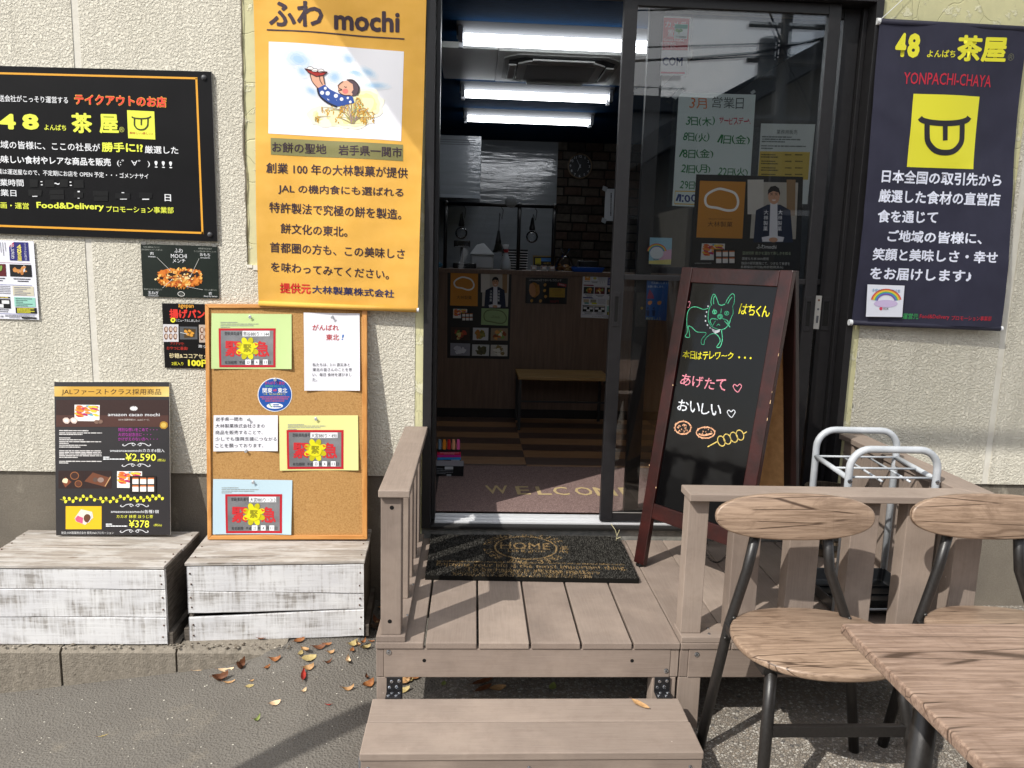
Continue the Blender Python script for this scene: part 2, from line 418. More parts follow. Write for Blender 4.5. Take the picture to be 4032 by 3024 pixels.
def m_wpc(name, along):
    """wood-plastic decking, fine grain along one axis"""
    t = NT(name); sc = [55, 55, 55]; sc[along] = 2.2
    v = t.coord(sc, rnd=True); n = t.noise(v, 4, 6, .7); v2 = t.coord(rnd=True)
    b = t.noise(v2, 4, 5, .6); o = t.n('ObjectInfo')
    base = t.mix(o.outputs['Random'], lin('80736a'), lin('988a7f'))
    col = t.mix(t.ramp(n, [(.3, 0.0), (.7, 1.0)]), t.mix(.30, base, lin('5a4b41')), base)
    col = t.mix(t.ramp(b, [(.45, 0.0), (.75, .45)]), col, lin('b3a294'))
    spots = t.ramp(t.voro(v2, 22, 'F1', 0), [(.03, 1.0), (.06, 0.0)])
    col = t.mix(t.math('MULTIPLY', spots, t.ramp(t.noise(v2, 9, 2), [(.58, 0.0), (.62, .8)])), col, lin('d4c8ba'))
    col = t.mix(t.ramp(t.noise(v2, 26, 5, .7), [(.50, 0.0), (.75, .28)]), col, lin('75655a')); dk = t.ramp(t.noise(v2, 7, 3), [(.68, 0.0), (.80, .18)])
    col = t.mix(dk, col, lin('6d5a4d'))
    return t.done(col, .72, .3, normal=t.bump(n, .0006, .6))
def m_crate(name, paint):
    t = NT(name); v = t.coord((3, 60, 60), rnd=True); v2 = t.coord(rnd=True)
    g = t.noise(v, 1.6, 6, .65, .6)
    wood = t.ramp(g, [(.3, lin('85817d')), (.5, lin('a09c98')), (.7, lin('b9b6b1'))])
    if not paint:
        wood = t.ramp(g, [(.28, lin('7f7871')), (.5, lin('9e968d')), (.72, lin('b3aba2'))])
        cr = t.ramp(t.noise(t.coord((1.2, 90, 90), rnd=True), 1.4, 4), [(.36, .75), (.42, 0.0)])
        col = t.mix(cr, wood, lin('4e443b'))
        knot = t.ramp(t.voro(t.coord((3, 9, 9), rnd=True), 1.4, 'F1', 0), [(.05, .7), (.12, 0.0)])
        col = t.mix(knot, col, lin('6e5a49'))
        ww = t.ramp(t.noise(t.coord((4, 16, 16), rnd=True), 1.6, 6, .7), [(.46, 0.0), (.60, .55)]); col = t.mix(ww, col, lin('c9c6c2'))
        return t.done(col, .85, .2, normal=t.bump(g, .0015, .8))
    saw = t.noise(t.coord((80, 4, 6), rnd=True), 1.3, 4, .6)                   # vertical saw marks
    patch = t.noise(t.coord((5, 9, 13), rnd=True), 1.3, 5, .6)
    f = t.math('ADD', t.math('MULTIPLY', saw, .62), t.math('MULTIPLY', patch, .75))
    f = t.math('ADD', f, t.math('MULTIPLY', g, .30))
    fac = t.ramp(f, [(.66, 0.0), (.76, .6), (.90, 1.0)])
    col = t.mix(fac, wood, t.mix(t.ramp(t.noise(v2, 6, 4), [(.35, 0.0), (.65, 1.0)]), lin('cfcfd1'), lin('dddddd')))
    h = t.math('ADD', t.math('MULTIPLY', g, .7), t.math('MULTIPLY', fac, .5))
    return t.done(col, .75, .25, normal=t.bump(h, .0018, .8))
def m_rustic(name, c1, c2, c3, rnd=True):
    """printed rustic oak: long grain in X, dark splits, blotches"""
    t = NT(name); v = t.coord((3.4, 52, 52), rnd=rnd); v2 = t.coord((1, 1, 1), rnd=rnd)
    g = t.noise(v, 3.2, 7, .72, .5); g2 = t.noise(t.coord((4, 110, 110), rnd=rnd), 1.2, 4, .6)
    col = t.ramp(g, [(.30, lin(c3)), (.43, lin(c2)), (.56, lin(c1)), (.72, lin(c1))])
    col = t.mix(t.ramp(g2, [(.42, .45), (.58, 0.0)]), col, lin(c3))
    bl = t.ramp(t.noise(t.coord((5, 11, 11), rnd=rnd), 1.4, 5, .65, .8), [(.52, 0.0), (.68, .75)])
    col = t.mix(bl, col, lin(c3))
    wv = t.n('TexVoronoi', feature='DISTANCE_TO_EDGE'); wv.inputs['Scale'].default_value = 2.4
    t.l(t.coord((.55, 9, 9), rnd=rnd), wv.inputs['Vector'])
    split = t.math('MULTIPLY', t.ramp(wv.outputs[0], [(.008, 1.0), (.026, 0.0)]), t.ramp(t.noise(v2, 6, 2), [(.46, 0.0), (.54, .9)]))
    col = t.mix(split, col, lin('3d2c22'))
    chat = t.math('MULTIPLY', t.ramp(t.noise(t.coord((70, 5, 5), rnd=rnd), 1, 3), [(.55, 0.0), (.66, .22)]), t.ramp(t.noise(v2, 7, 3), [(.54, 0.0), (.62, 1.0)]))
    col = t.mix(chat, col, lin(c3))
    return t.done(col, .38, .45, normal=t.bump(g, .0004, .5))
def m_cork():
    t = NT('cork'); v = t.coord(); n = t.noise(v, 170, 4, .7); b = t.noise(v, 55, 3)
    col = t.ramp(n, [(.30, lin('96703f')), (.5, lin('ab8350')), (.70, lin('b9925e'))])
    col = t.mix(t.ramp(b, [(.64, 0.0), (.72, .35)]), col, lin('7d5731'))
    return t.done(col, .85, .2, normal=t.bump(n, .001, .6))
def m_varnish(name, c1, c2, along=0, rough=.35):
    t = NT(name); sc = [40, 40, 40]; sc[along] = 2.5
    n = t.noise(t.coord(sc, rnd=True), 2, 5, .6)
    return t.done(t.mix(t.ramp(n, [(.35, 0.0), (.65, 1.0)]), lin(c1), lin(c2)), rough, .5, normal=t.bump(n, .0004, .4))
def m_glass(name, tint, refl=1.5, rough=0.0):
    t = NT(name); t.t.nodes.remove(t.b)
    tr = t.n('BsdfTransparent'); tr.inputs[0].default_value = (*tint, 1)
    gl = t.n('BsdfGlossy'); gl.inputs['Roughness'].default_value = rough; gl.inputs[0].default_value = (1, 1, 1, 1)
    fr = t.n('Fresnel'); fr.inputs[0].default_value = refl
    mx = t.n('MixShader'); t.l(fr.outputs[0], mx.inputs[0]); t.l(tr.outputs[0], mx.inputs[1]); t.l(gl.outputs[0], mx.inputs[2])
    t.l(mx.outputs[0], t.out.inputs[0]); return t.m
def m_brick(i):
    c = [('3d352f', '4c433b'), ('433d37', '534c45'), ('2a2522', '38322d'), ('4b453e', '5c554d'), ('3c2f29', '493b33')][i]
    return grainy('brick_face', c[0], c[1], 25, .85, .2, .003, 60, rnd=True)
STUCCO, TRIM, PLINTH, GROUND = m_stucco(), m_trim(), m_plinth(), m_ground()
WPC_X, WPC_Y, WPC_Z = m_wpc('decking_x', 0), m_wpc('decking_y', 1), m_wpc('decking_z', 2)
CRATE_P, CRATE_W = m_crate('whitewashed_board', True), m_crate('weathered_board', False)
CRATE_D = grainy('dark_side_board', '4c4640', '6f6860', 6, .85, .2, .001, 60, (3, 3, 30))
OAK = m_rustic('rustic_oak', 'a28b77', '8f7966', '6b5748'); OAK2 = m_rustic('rustic_oak_table', '9f8878', '8b7464', '665144')
CORK = m_cork(); PINE = m_varnish('pine_frame', 'b67b3f', 'cf9655', 2); PINE_X = m_varnish('pine_rail', 'b67b3f', 'cf9655', 0)
FRAME = grainy('bronze_aluminium', '1e1d1f', '232224', 40, .42, .45)
BLACKM = grainy('black_steel', '1c1b1a', '211f1e', 60, .42, .5)
ALU = NT('aluminium').done(lin('e6e7e9'), .40, .6, .35)
CONC = grainy('concrete_step', '74736f', '8e8c85', 35, .85, .2, .002, 150)
GLASS = m_glass('tinted_glass', (.955, .965, .965), 1.58); CLEAR = m_glass('clear_film', (.93, .94, .95), 1.35, .05)
SCREW = NT('zinc_screw').done(lin('c8ccd2'), .25, .5, 1.0)

# ================================================================== SETTING
def gz(x, y):
    z = -.13*max(0, min(-.5-x, 2.2)) if x < -.5 else 0.0
    st = lambda a, b, q: (lambda k: k*k*(3-2*k))(max(0, min(1, (q-a)/(b-a))))
    return z+(.019-z)*st(-.86, -.62, x)*st(-.50, -.40, y)*(1-st(-.42, -.30, x))
xs = [-60, -30, -12, -6, -3.2, -2.7]+[-2.6+.1*i for i in range(22)]+[-.45, -.4, -.35, -.3, -.25, 0, 2, 4, 8, 16, 30, 60]
ys = [-60, -40, -20, -10, -6, -4, -3, -2, -1, -.8, -.65, -.55, -.52, -.49, -.46, -.43, -.40, -.3, -.1, .2, 10, 60]
mb = MB(); mb.add([(x, y, gz(x, y)) for y in ys for x in xs],
    [(j*len(xs)+i, j*len(xs)+i+1, (j+1)*len(xs)+i+1, (j+1)*len(xs)+i) for j in range(len(ys)-1) for i in range(len(xs)-1)], GROUND)
tag(mb.build('ground', base=(0, 0, 0)), kind='structure')

# kerb: concrete blocks with open joints, each block a part of the kerb
KERB = grainy('kerb_concrete', '7b7469', '8f877b', 60, .92, .15, .004, 160)
kerb = thing('kerb', (-1.4, -.41, -.3), None, None, kind='structure')
jx = [-3.4, -2.8, -2.2, -1.802, -1.408, -1.014, -.64]
for i in range(len(jx)-1):
    a, b = jx[i]+.004, jx[i+1]-.004; mb = MB(); n = 14
    vs = []; fs = []
    for k in range(n+1):
        x = a+(b-a)*k/n; e = random.uniform(-.004, .004); drop = 0
        if i == len(jx)-2 and k > 9: drop = (k-9)*.004
        for (yy, zz) in ((-.41+e*.4, -.4), (-.412+e*.5, .006-drop), (-.399+e, .02-drop), (-.33, .022), (0.03, .024)): vs.append((x, yy, zz))
    for k in range(n):
        for q in range(4): fs.append((k*5+q, (k+1)*5+q, (k+1)*5+q+1, k*5+q+1))
    fs += [(0, 1, 2, 3, 4), tuple(n*5+q for q in range(5))[::-1]]
    mb.add(vs, fs, KERB); mb.build('kerb_block', kerb)
# crumbs of gravel and mortar along the kerb edge
mb = MB(); grv = [flat(c, .9, .1) for c in ('8a8377', '6f675c', 'a59d90', '574f46')]
for k in range(150):
    x = random.uniform(-1.75, -.62); y = random.uniform(-.41, -.372); r = random.uniform(.002, .0055)*(1.6 if k % 17 == 0 else 1)
    mb.ball((x, y, .022+r*.4), r, random.choice(grv), 6, 4, (1.2, .9, .6))
for k in range(260):
    x = random.uniform(-2, -.3); y = random.uniform(-1.3, -.42); r = random.uniform(.0012, .003)
    mb.ball((x, y, gz(x, y)+r*.4), r, flat('cfcabd', .9, .1) if k % 3 else grv[k % 4], 5, 3, (1.2, .9, .6))
tag(mb.build('gravel_crumbs'), kind='stuff')
# lighter spill of dried mortar beside the second crate
mb = MB(); c = onZ((1368, 2524), .004); MO = grainy('dried_mortar', 'd0ccc4', 'e6e3dc', 90, .9, .2, .003, 200)
for k in range(46):
    a = random.uniform(0, 6.28); q = random.random()**.7*.032; mb.ball((c.x+q*math.cos(a)*1.1, c.y-.008+q*math.sin(a), .002), random.uniform(.004, .010), MO, 7, 4, (1.3, 1.1, .5))
tag(mb.build('mortar_spill'), kind='structure')

# ------------------------------------------------------------------ the shop building
XL, XR, ZS, ZH = -.19, 1.495, .285, 2.40               # door opening
ZD = .538                                                # stucco starts here
bld = thing('shop_building', (0, .05, 0), 'cream stucco shop front with grey base around the dark sliding door', 'building')
def panel(name, x0, x1, z0, z1, y0, mat, y1=.12):
    mb = MB(); mb.box(x0, x1, y0, y1, z0, z1, mat); return mb.build(name, bld)
panel('stucco_panel', -4.5, -1.4435, ZD, 3.3, 0, STUCCO)
panel('stucco_panel', -1.4175, -.852, ZD, 3.3, 0, STUCCO)
panel('stucco_panel', -.852, XL-.032, ZD, 1.346, .0005, STUCCO)
panel('wall_joint', -1.4435, -1.4175, ZD, 3.3, .0025, grainy('joint_sealant', 'cdc9be', 'd6d3c9', 20, .7, .3, .001, 60))
panel('cream_surround', -.850, XL, 1.3465, 3.3, .005, TRIM)
panel('cream_surround', XL-.032, XL, .30, 1.346, .003, TRIM)
panel('cream_surround', XR, 2.093, 1.3465, 3.3, .004, TRIM)
panel('cream_surround', XR, 1.529, .30, 1.346, .003, TRIM)
panel('cream_surround', XL, XR, ZH, 3.3, .004, TRIM)
panel('stucco_panel', 1.529, 2.108, ZD, 1.346, .0005, STUCCO)
panel('stucco_panel', 2.093, 2.108, 1.346, 3.3, .0005, STUCCO)
panel('wall_joint', 2.108, 2.136, ZD, 3.3, .0025, grainy('joint_sealant', 'cdc9be', 'd6d3c9', 20, .7, .3, .001, 60))
panel('stucco_panel', 2.136, 5.5, ZD, 3.3, 0, STUCCO)
panel('plinth', -4.5, XL, -.6, ZD, .012, PLINTH)
panel('plinth', XR, 5.5, -.6, ZD, .012, PLINTH)
panel('door_ledge', XL, XR, -.1, .326, .010, CONC)
# torn paper-white render edge where the surround ends, left and right
mb = MB(); wh = flat('dedbd0', .8)
for x0, x1 in ((-.852, -.80), (2.03, 2.11)):
    x = x0
    while x < x1:
        wd = random.uniform(.01, .03); mb.box(x, x+wd, -.0035, .01, 1.343-random.uniform(0, .012), 1.349+random.uniform(0, .004), wh); x += wd+random.uniform(0, .006)
for k in range(26):
    z = random.uniform(.6, 1.34); x = 1.529+random.uniform(-.002, .004); mb.box(x, x+random.uniform(.002, .006), -.003, .01, z, z+random.uniform(.006, .03), wh)
mb.build('flaking_edge', bld)
# deep cracks beside the left surround
mb = MB(); dk = flat('6f685a', .9)
z = 1.36; x = -.851
while z < 2.7:
    dz = random.uniform(.02, .06); x2 = -.851+random.uniform(-.004, .004); w_ = random.uniform(.001, .0035)
    mb.add([(x-w_, -.0015, z), (x+w_, -.0015, z), (x2+w_, -.0015, z+dz), (x2-w_, -.0015, z+dz)], [(0, 1, 2, 3)], dk); z += dz; x = x2
mb.build('crack', bld)
# canopy over the entrance, above the picture; it shades the door and the right wall
AWN = flat('b5b2aa', .7)
_a = NT('polycarbonate_sheet'); _a.t.nodes.remove(_a.b)
_tr = _a.n('BsdfTransparent'); _tr.inputs[0].default_value = (.87, .87, .85, 1); _df = _a.n('BsdfTranslucent'); _df.inputs[0].default_value = (.8, .8, .78, 1)
_mx = _a.n('MixShader'); _mx.inputs[0].default_value = .25; _a.l(_tr.outputs[0], _mx.inputs[1]); _a.l(_df.outputs[0], _mx.inputs[2]); _a.l(_mx.outputs[0], _a.out.inputs[0]); POLY = _a.m
cx0, cz0, cdep = -1.12, 3.0, 1.50
aw = thing('canopy', (1, -.7, cz0), 'translucent flat canopy projecting from the wall above the door', 'canopy')
mb = MB(); mb.box(cx0, 5.3, -cdep, -.002, cz0, cz0+.006, POLY); mb.build('sheet', aw)
mb = MB(); mb.box(cx0-.03, 5.33, -cdep-.03, -cdep-.002, cz0-.02, cz0+.02, flat('5b5853', .6)); mb.build('fascia', aw)
mb = MB(); mb.box(-4.5, 5.5, .0, 7.0, 3.302, 3.42, AWN); mb.build('roof', bld)
for (x0, x1, y0, y1) in ((-4.5, -4.4, .13, 7), (5.4, 5.5, .13, 7), (-4.39, 5.39, 6.9, 7)):
    mb = MB(); mb.box(x0, x1, y0, y1, -.3, 3.3, PLINTH); mb.build('outer_wall', bld)

# ------------------------------------------------------------------ sliding door
door = thing('sliding_door', (.65, .06, .33), 'dark bronze two-leaf sliding glass door, left half open', 'door')
def dbox(name, par, *b, mat=FRAME, bev=.0015):
    mb = MB(); mb.box(*b, mat); return mb.build(name, par, bevel=bev)
fr = dbox('frame', door, XL, XL+.034, -.012, .115, .327, ZH)
dbox('frame', door, XR-.028, XR, -.012, .115, .327, ZH)
dbox('frame', door, XL+.034, XR-.028, -.012, .115, 2.375, ZH)
dbox('frame', door, XR-.045, XR-.0285, .05, .115, .345, 2.374)
dbox('frame', door, XL+.0345, XL+.05, .045, .115, .345, 2.374)
sill = dbox('sill_base', door, XL+.034, XR-.028, -.012, .115, .3265, .337, mat=flat('1d1b1a', .6))
for (y0, y1, z1) in ((.024, .040, .345), (.046, .052, .350), (.062, .070, .347), (.080, .106, .3525)):
    dbox('track_rail', door, XL+.05, XR-.046, y0, y1, .3371, z1, mat=ALU, bev=.001)
dbox('track_rail', door, XL+.05, XR-.046, .0241, .1059, .3371, .341, mat=ALU, bev=.0005)
def leaf(x0, x1, y0, y1, sl, sr, handles, mid=(1.333, 1.354)):
    lf = dbox('door_leaf', door, x0, x0+sl, y0, y1, .3530, 2.373)
    dbox('stile', lf, x1-sr, x1, y0, y1, .3530, 2.373)
    dbox('rail', lf, x0+sl, x1-sr, y0+.002, y1-.002, .3532, .388)
    dbox('rail', lf, x0+sl, x1-sr, y0+.002, y1-.002, 2.336, 2.3728)
    dbox('rail', lf, x0+sl, x1-sr, y0+.004, y1-.004, mid[0], mid[1])
    bd = flat('8d8a86', .4)
    ym = (y0+y1)/2
    mb = MB(); mb.box(x0+sl-.003, x1-sr+.003, ym-.003, ym+.003, mid[1]-.004, 2.34, GLASS); mb.build('glass_pane', lf)
    mb = MB(); mb.box(x0+sl-.003, x1-sr+.003, ym-.003, ym+.003, .385, mid[0]+.004, GLASS); mb.build('glass_pane', lf)
    mb = MB(); mb.box(x0+sl, x1-sr, y0-.0005, y0+.004, .3885, .391, bd); mb.build('glazing_bead', lf)
    for (hx0, hx1) in handles:
        mb = MB(); hz0, hz1 = 1.150, 1.285; g = .006
        mb.box(hx0, hx0+g, y0-.003, y0+.002, hz0, hz1, FRAME); mb.box(hx1-g, hx1, y0-.003, y0+.002, hz0, hz1, FRAME)
        mb.box(hx0+g, hx1-g, y0-.003, y0+.002, hz0, hz0+.018, FRAME); mb.box(hx0+g, hx1-g, y0-.003, y0+.002, hz1-.018, hz1, FRAME)
        mb.box(hx0+g, hx1-g, y0-.0006, y0+.001, hz0+.018, hz1-.018, flat('0b0a0a', .8)); mb.build('handle', lf, bevel=.001)
    return lf
leafB = leaf(.640, 1.449, .072, .102, .058, .062, [(1.402, 1.436)])
leafA = leaf(.534, 1.352, .024, .054, .050, .046, [(.546, .572), (1.311, 1.339)])
mb = MB(); mb.box(.646, .688, .067, .0718, 1.148, 1.284, grainy('lock_plate', '3a3735', '474340', 90, .5)); mb.ball((.668, .066, 1.222), .006, flat('a58c4f', .3, .5, .8), 10, 6); mb.build('lock_plate', leafB, bevel=.001)

# ------------------------------------------------------------------ room behind the door
ZF = .352; YC = 2.10; YB = 6.40; CZ = 2.80
NAVY = grainy('navy_ceiling', '062845', '093355', 12, .9, .06, .002, 40, (1, 8, 1)); DARKW = grainy('grey_wall', '3a4148', '454c54', 6, .6, .3)
fl = thing('interior_floor', (.6, 3, ZF), None, None, kind='structure')
mb = MB(); mb.box(-.7, 2.1, .116, YB, ZF-.08, ZF-.011, flat('241b15', .8)); mb.build('subfloor', fl)
PL1 = m_varnish('floor_light', '85603f', '9c7552', 0, .4); PL2 = m_varnish('floor_dark', '46342b', '554138', 0, .4)
plank = {}
for ci, (x0, x1) in enumerate(((-.7, .29), (.2915, 1.19), (1.1915, 2.1))):
    for k in range(-6, 9):
        y0 = .90+.15*k
        if y0 < .1: continue
        key = (ci, (k+ci) % 2)
        if key not in plank:
            mb = MB(); mb.box(x0, x1, 0, .1485, 0, .01, PL1 if key[1] == 0 else PL2); o = mb.build('floor_plank', fl); o.location = (0, y0-3, -.0105)
            o.data.transform(Matrix.Translation((0, 3, ZF))); o.location = (0, y0-3, -.0105); plank[key] = o
            # mesh now relative to the floor origin in x, to the plank in y,z
        else:
            o = plank[key].copy(); COL.objects.link(o); o.parent = fl; o.location = (0, y0-3, -.0105)
mb = MB(); mb.box(-.7, 2.1, YC+.02, YB, ZF-.0105, ZF-.001, PL2); mb.build('floor_board_rear', fl)
ce = MB(); ce.box(-.75, 2.15, .12, YB+.1, CZ, CZ+.1, NAVY); tag(ce.build('interior_ceiling'), kind='structure')
mb = MB(); mb.box(-.8, -.7, .121, YB, ZF-.08, CZ, NAVY); tag(mb.build('interior_wall_left'), kind='structure')
mb = MB(); mb.box(2.1, 2.2, .121, YB, ZF-.08, CZ, DARKW); tag(mb.build('interior_wall_right'), kind='structure')
back = MB(); back.box(-.8, 2.2, YB, YB+.1, ZF-.08, CZ, flat('171412', .9)); back = tag(back.build('interior_wall_back'), kind='structure')
pb = onY(L_(910, 930), YB-.03); bx0 = pb.x; px0 = onY(L_(400, 905), YB-.03).x
bm = {}
BR = [m_brick(i) for i in range(5)]
for r in range(15):
    z = 1.25+.104*r; x = bx0-.03-(.11 if r % 2 else 0)-random.uniform(0, .06)
    while x < 2.08:
        L = random.choice((.17, .21, .24)); kk = (L, random.randrange(5))
        if kk not in bm:
            mb = MB(); mb.box(0, L-.012, -.02, 0, 0, .088, BR[kk[1]]); o = mb.build('brick', back, bevel=.004)
            o.data.transform(Matrix.Translation(back.location)); bm[kk] = o
        else:
            o = bm[kk].copy(); COL.objects.link(o); o.parent = back
        o.location = Vector((x, YB-random.uniform(0, .012), z+random.uniform(-.004, .004)))-back.location
        if x+L > bx0 and x > bx0-.2: pass
        x += L+random.uniform(.0, .006)
# white sheet-metal panel on the back wall
STEEL = grainy('white_sheet_metal', '7e8388', '868b90', 4, .10, .8, .004, 2.2, (.5, 1, 5))
mb = MB(); mb.box(-.78, bx0, YB-.035, YB-.022, 1.0, pb.z, STEEL); tag(mb.build('wall_panel'), 'white glossy sheet metal panel on the back wall left of the bricks', 'panel')
# ================================================================== DECK
YF = -.85; DX0, DX1, DX2 = -.266, .638, 1.562; DT = .280; BK = .007
def screw(par, p, n, r=.0075, name='screw'):
    n = Vector(n); p = Vector(p); mb = MB(); mb.tube([p-n*.002, p+n*.0022, p+n*.003], [r, r, r*.7], SCREW, 12); o = mb.build(name, par, smooth=False)
    s = n.orthogonal().normalized(); t = n.cross(s); q = MB(); dk = flat('4a4d52', .4)
    for a in (s, t):
        b = n.cross(a); c = p+n*.0033
        q.add([c-a*r*.5-b*r*.12, c+a*r*.5-b*r*.12, c+a*r*.5+b*r*.12, c-a*r*.5+b*r*.12], [(0, 1, 2, 3)], dk)
    q.build('screw_slot', par); return o
def plug(par, x, y, z, r=.0055):
    mb = MB(); mb.tube([(x, y-.0006, z), (x, y+.004, z)], r, flat('0c0a09', .9), 12); mb.build('plug_hole', par)
def bx(name, par, b, mat, bev=.0022, seg=2):
    mb = MB(); mb.box(*b, mat); return mb.build(name, par, bevel=bev, seg=seg)
deckL = thing('deck', (.186, -.44, 0), 'brown composite deck platform in front of the doorway with railing on its left side', 'deck', 'deck modules')
gaps = [-.266, -.1235, .0325, .1875, .3395, .4945, .638]
for i in range(6):
    a, b = gaps[i]+(.0034 if i else 0), gaps[i+1]-(.0034 if i < 5 else .0012)
    mb = MB(); mb.box(a, b, YF-.004, BK, DT-.020, DT, WPC_Y); mb.build('deck_board', deckL, bevel=.0025)
bx('fascia_board', deckL, (DX0+.024, DX1-.027, YF, YF+.02, .168, DT-.0205), WPC_X)
for x0, x1 in ((DX0+.001, DX0+.0235), (DX1-.0265, DX1-.0015)): bx('fascia_end', deckL, (x0, x1, YF+.0015, YF+.03, .169, DT-.0208), WPC_Z)
bx('side_joist', deckL, (DX0+.002, DX0+.022, YF+.031, BK, .170, DT-.021), WPC_Y)
bx('side_joist', deckL, (DX1-.026, DX1-.003, YF+.031, BK, .170, DT-.021), WPC_Y)
bx('joist', deckL, (.18, .20, YF+.031, BK, .180, DT-.021), WPC_Y)
for x0 in (DX0+.002, DX1-.078):
    for y0 in (YF+.003, BK-.08): bx('leg', deckL, (x0, x0+.072, y0, y0+.055, -.01, .1675), WPC_Z)
for p in ((-.228, .248), (.600, .190)): screw(deckL, (p[0], YF, p[1]), (0, -1, 0))
for x in (-.124, .495): plug(deckL, x, YF, .222)
# left railing
def baluster(par, x0, x1, y0, y1, z0=.3005, z1=.7215):
    return bx('baluster', par, (x0, x1, y0, y1, z0, z1), WPC_Z, .002)
bx('base_plank', deckL, (DX0+.001, -.180, YF-.003, BK, DT+.0005, .300), WPC_Y)
bx('rail_cap', deckL, (-.258, -.169, YF-.012, -.012, .722, .744), WPC_Y, .003)
for y0, y1 in ((-.845, -.785), (-.60, -.54), (-.43, -.37), (-.26, -.20), (-.095, -.036)): baluster(deckL, -.2525, -.1935, y0, y1)
for z in (.688, .342): plug(deckL, -.221 if z > .5 else -.226, -.845, z, .0062)
for y in (-.49, -.72): screw(deckL, (-.186, y, .3003), (0, 0, 1), .004)

deckR = thing('deck', (1.10, -.44, 0), 'brown composite deck platform on the right with railing along its front and right side', 'deck', 'deck modules')
n = 6; gp = [DX1+(DX2-DX1)*k/6 for k in range(7)]
for i in range(6):
    mb = MB(); mb.box(gp[i]+.0014, gp[i+1]-.0014, YF-.004, BK, DT-.020, DT, WPC_Y); mb.build('deck_board', deckR, bevel=.0025)
bx('fascia_board', deckR, (DX1+.028, DX2-.027, YF, YF+.02, .168, DT-.0205), WPC_X)
for x0, x1 in ((DX1+.0015, DX1+.0275), (DX2-.0265, DX2-.0015)): bx('fascia_end', deckR, (x0, x1, YF+.0015, YF+.03, .169, DT-.0208), WPC_Z)
for x0 in (DX1+.003, DX2-.022): bx('side_joist', deckR, (x0, x0+.02, YF+.031, BK, .170, DT-.021), WPC_Y)
for x0 in (DX1+.001, DX2-.072):
    for y0 in (YF+.003, BK-.08): bx('leg', deckR, (x0, x0+.069, y0, y0+.055, -.01, .1675), WPC_Z)
screw(deckR, (DX1+.052, YF, .243), (0, -1, 0))
bx('base_plank', deckR, (DX1+.0015, DX2-.001, YF-.003, YF+.087, DT+.0005, .300), WPC_X)
bx('base_plank', deckR, (DX2-.091, DX2-.001, YF+.0875, BK, DT+.0005, .300), WPC_Y)
# mitred caps
mb = MB(); a, b = DX1-.004, DX2+.014; y0, y1 = YF-.012, YF+.085
mb.hexa([(a+.0, y0, .722), (b, y0, .722), (b-.095, y1, .722), (a, y1, .722)], [(a, y0, .744), (b, y0, .744), (b-.095, y1, .744), (a, y1, .744)], WPC_X)
mb.build('rail_cap', deckR, bevel=.0025)
mb = MB(); mb.hexa([(b+.0006, y0+.0012, .7222), (b+.0006, -.008, .7222), (b-.0942, -.008, .7222), (b-.0942, y1+.0012, .7222)],
    [(b+.0006, y0+.0012, .7442), (b+.0006, -.008, .7442), (b-.0942, -.008, .7442), (b-.0942, y1+.0012, .7442)], WPC_Y); mb.build('rail_cap', deckR, bevel=.0025)
for x0, x1 in ((DX1+.004, .703), (.782, .866), (.954, 1.044), (1.136, 1.219), (1.304, 1.397), (1.462, 1.545)):
    bx('baluster', deckR, (x0, x1, -.830, -.776, .3005, .7215), WPC_Z, .002)
for y0 in (-.70, -.555, -.41, -.265, -.12): bx('baluster', deckR, (1.488, 1.545, y0, y0+.075, .3005, .7215), WPC_Z, .002)
for p in ((.735, -.80), (.728, -.835), (.905, -.80), (1.43, -.80)): screw(deckR, (p[0], p[1], .3003), (0, 0, 1), .0045)

# step below the left deck
step = thing('step', (.18, -1.0, 0), 'low brown composite step below the deck fixed with two black brackets', 'step')
bx('tread_board', step, (-.271, .632, -1.000, -.885, .100, .122), WPC_X, .003)
bx('tread_board', step, (-.272, .634, -1.140, -1.003, .100, .122), WPC_X, .003)
bx('riser_board', step, (-.269, .632, -1.137, -1.117, .022, .0995), WPC_X)
for x0 in (-.262, .18, .604): bx('side_board', step, (x0, x0+.02, -1.116, -.90, -.008, .0995), WPC_Y)
bx('side_plate', step, (-.284, -.272, -1.075, -1.03, .0, .062), flat('6b6d70', .5))
for x in (-.25, .17, .60): screw(step, (x, -1.137, .078), (0, -1, 0), .005)
BRK = grainy('bracket_black', '141416', '1d1d20', 80, .45, .5)
for x0 in (-.234, .566):
    br = bx('bracket', step, (x0, x0+.047, -.8895, -.8545, .1225, .1262), BRK, .001)
    bx('bracket_plate', step, (x0, x0+.047, -.8545, -.8505, .1225, .170), BRK, .001)
    for px, pz in ((.012, .158), (.034, .160), (.006, .139), (.027, .141)): screw(br, (x0+px+.003, -.8545, pz), (0, -1, 0), .0052)
    for px, py in ((.013, -.864), (.035, -.864), (.004, -.879), (.027, -.879)): screw(br, (x0+px+.004, py, .1262), (0, 0, 1), .005)
# deck supports behind the brackets reach the step
for x0 in (DX0+.004, DX1-.074): pass

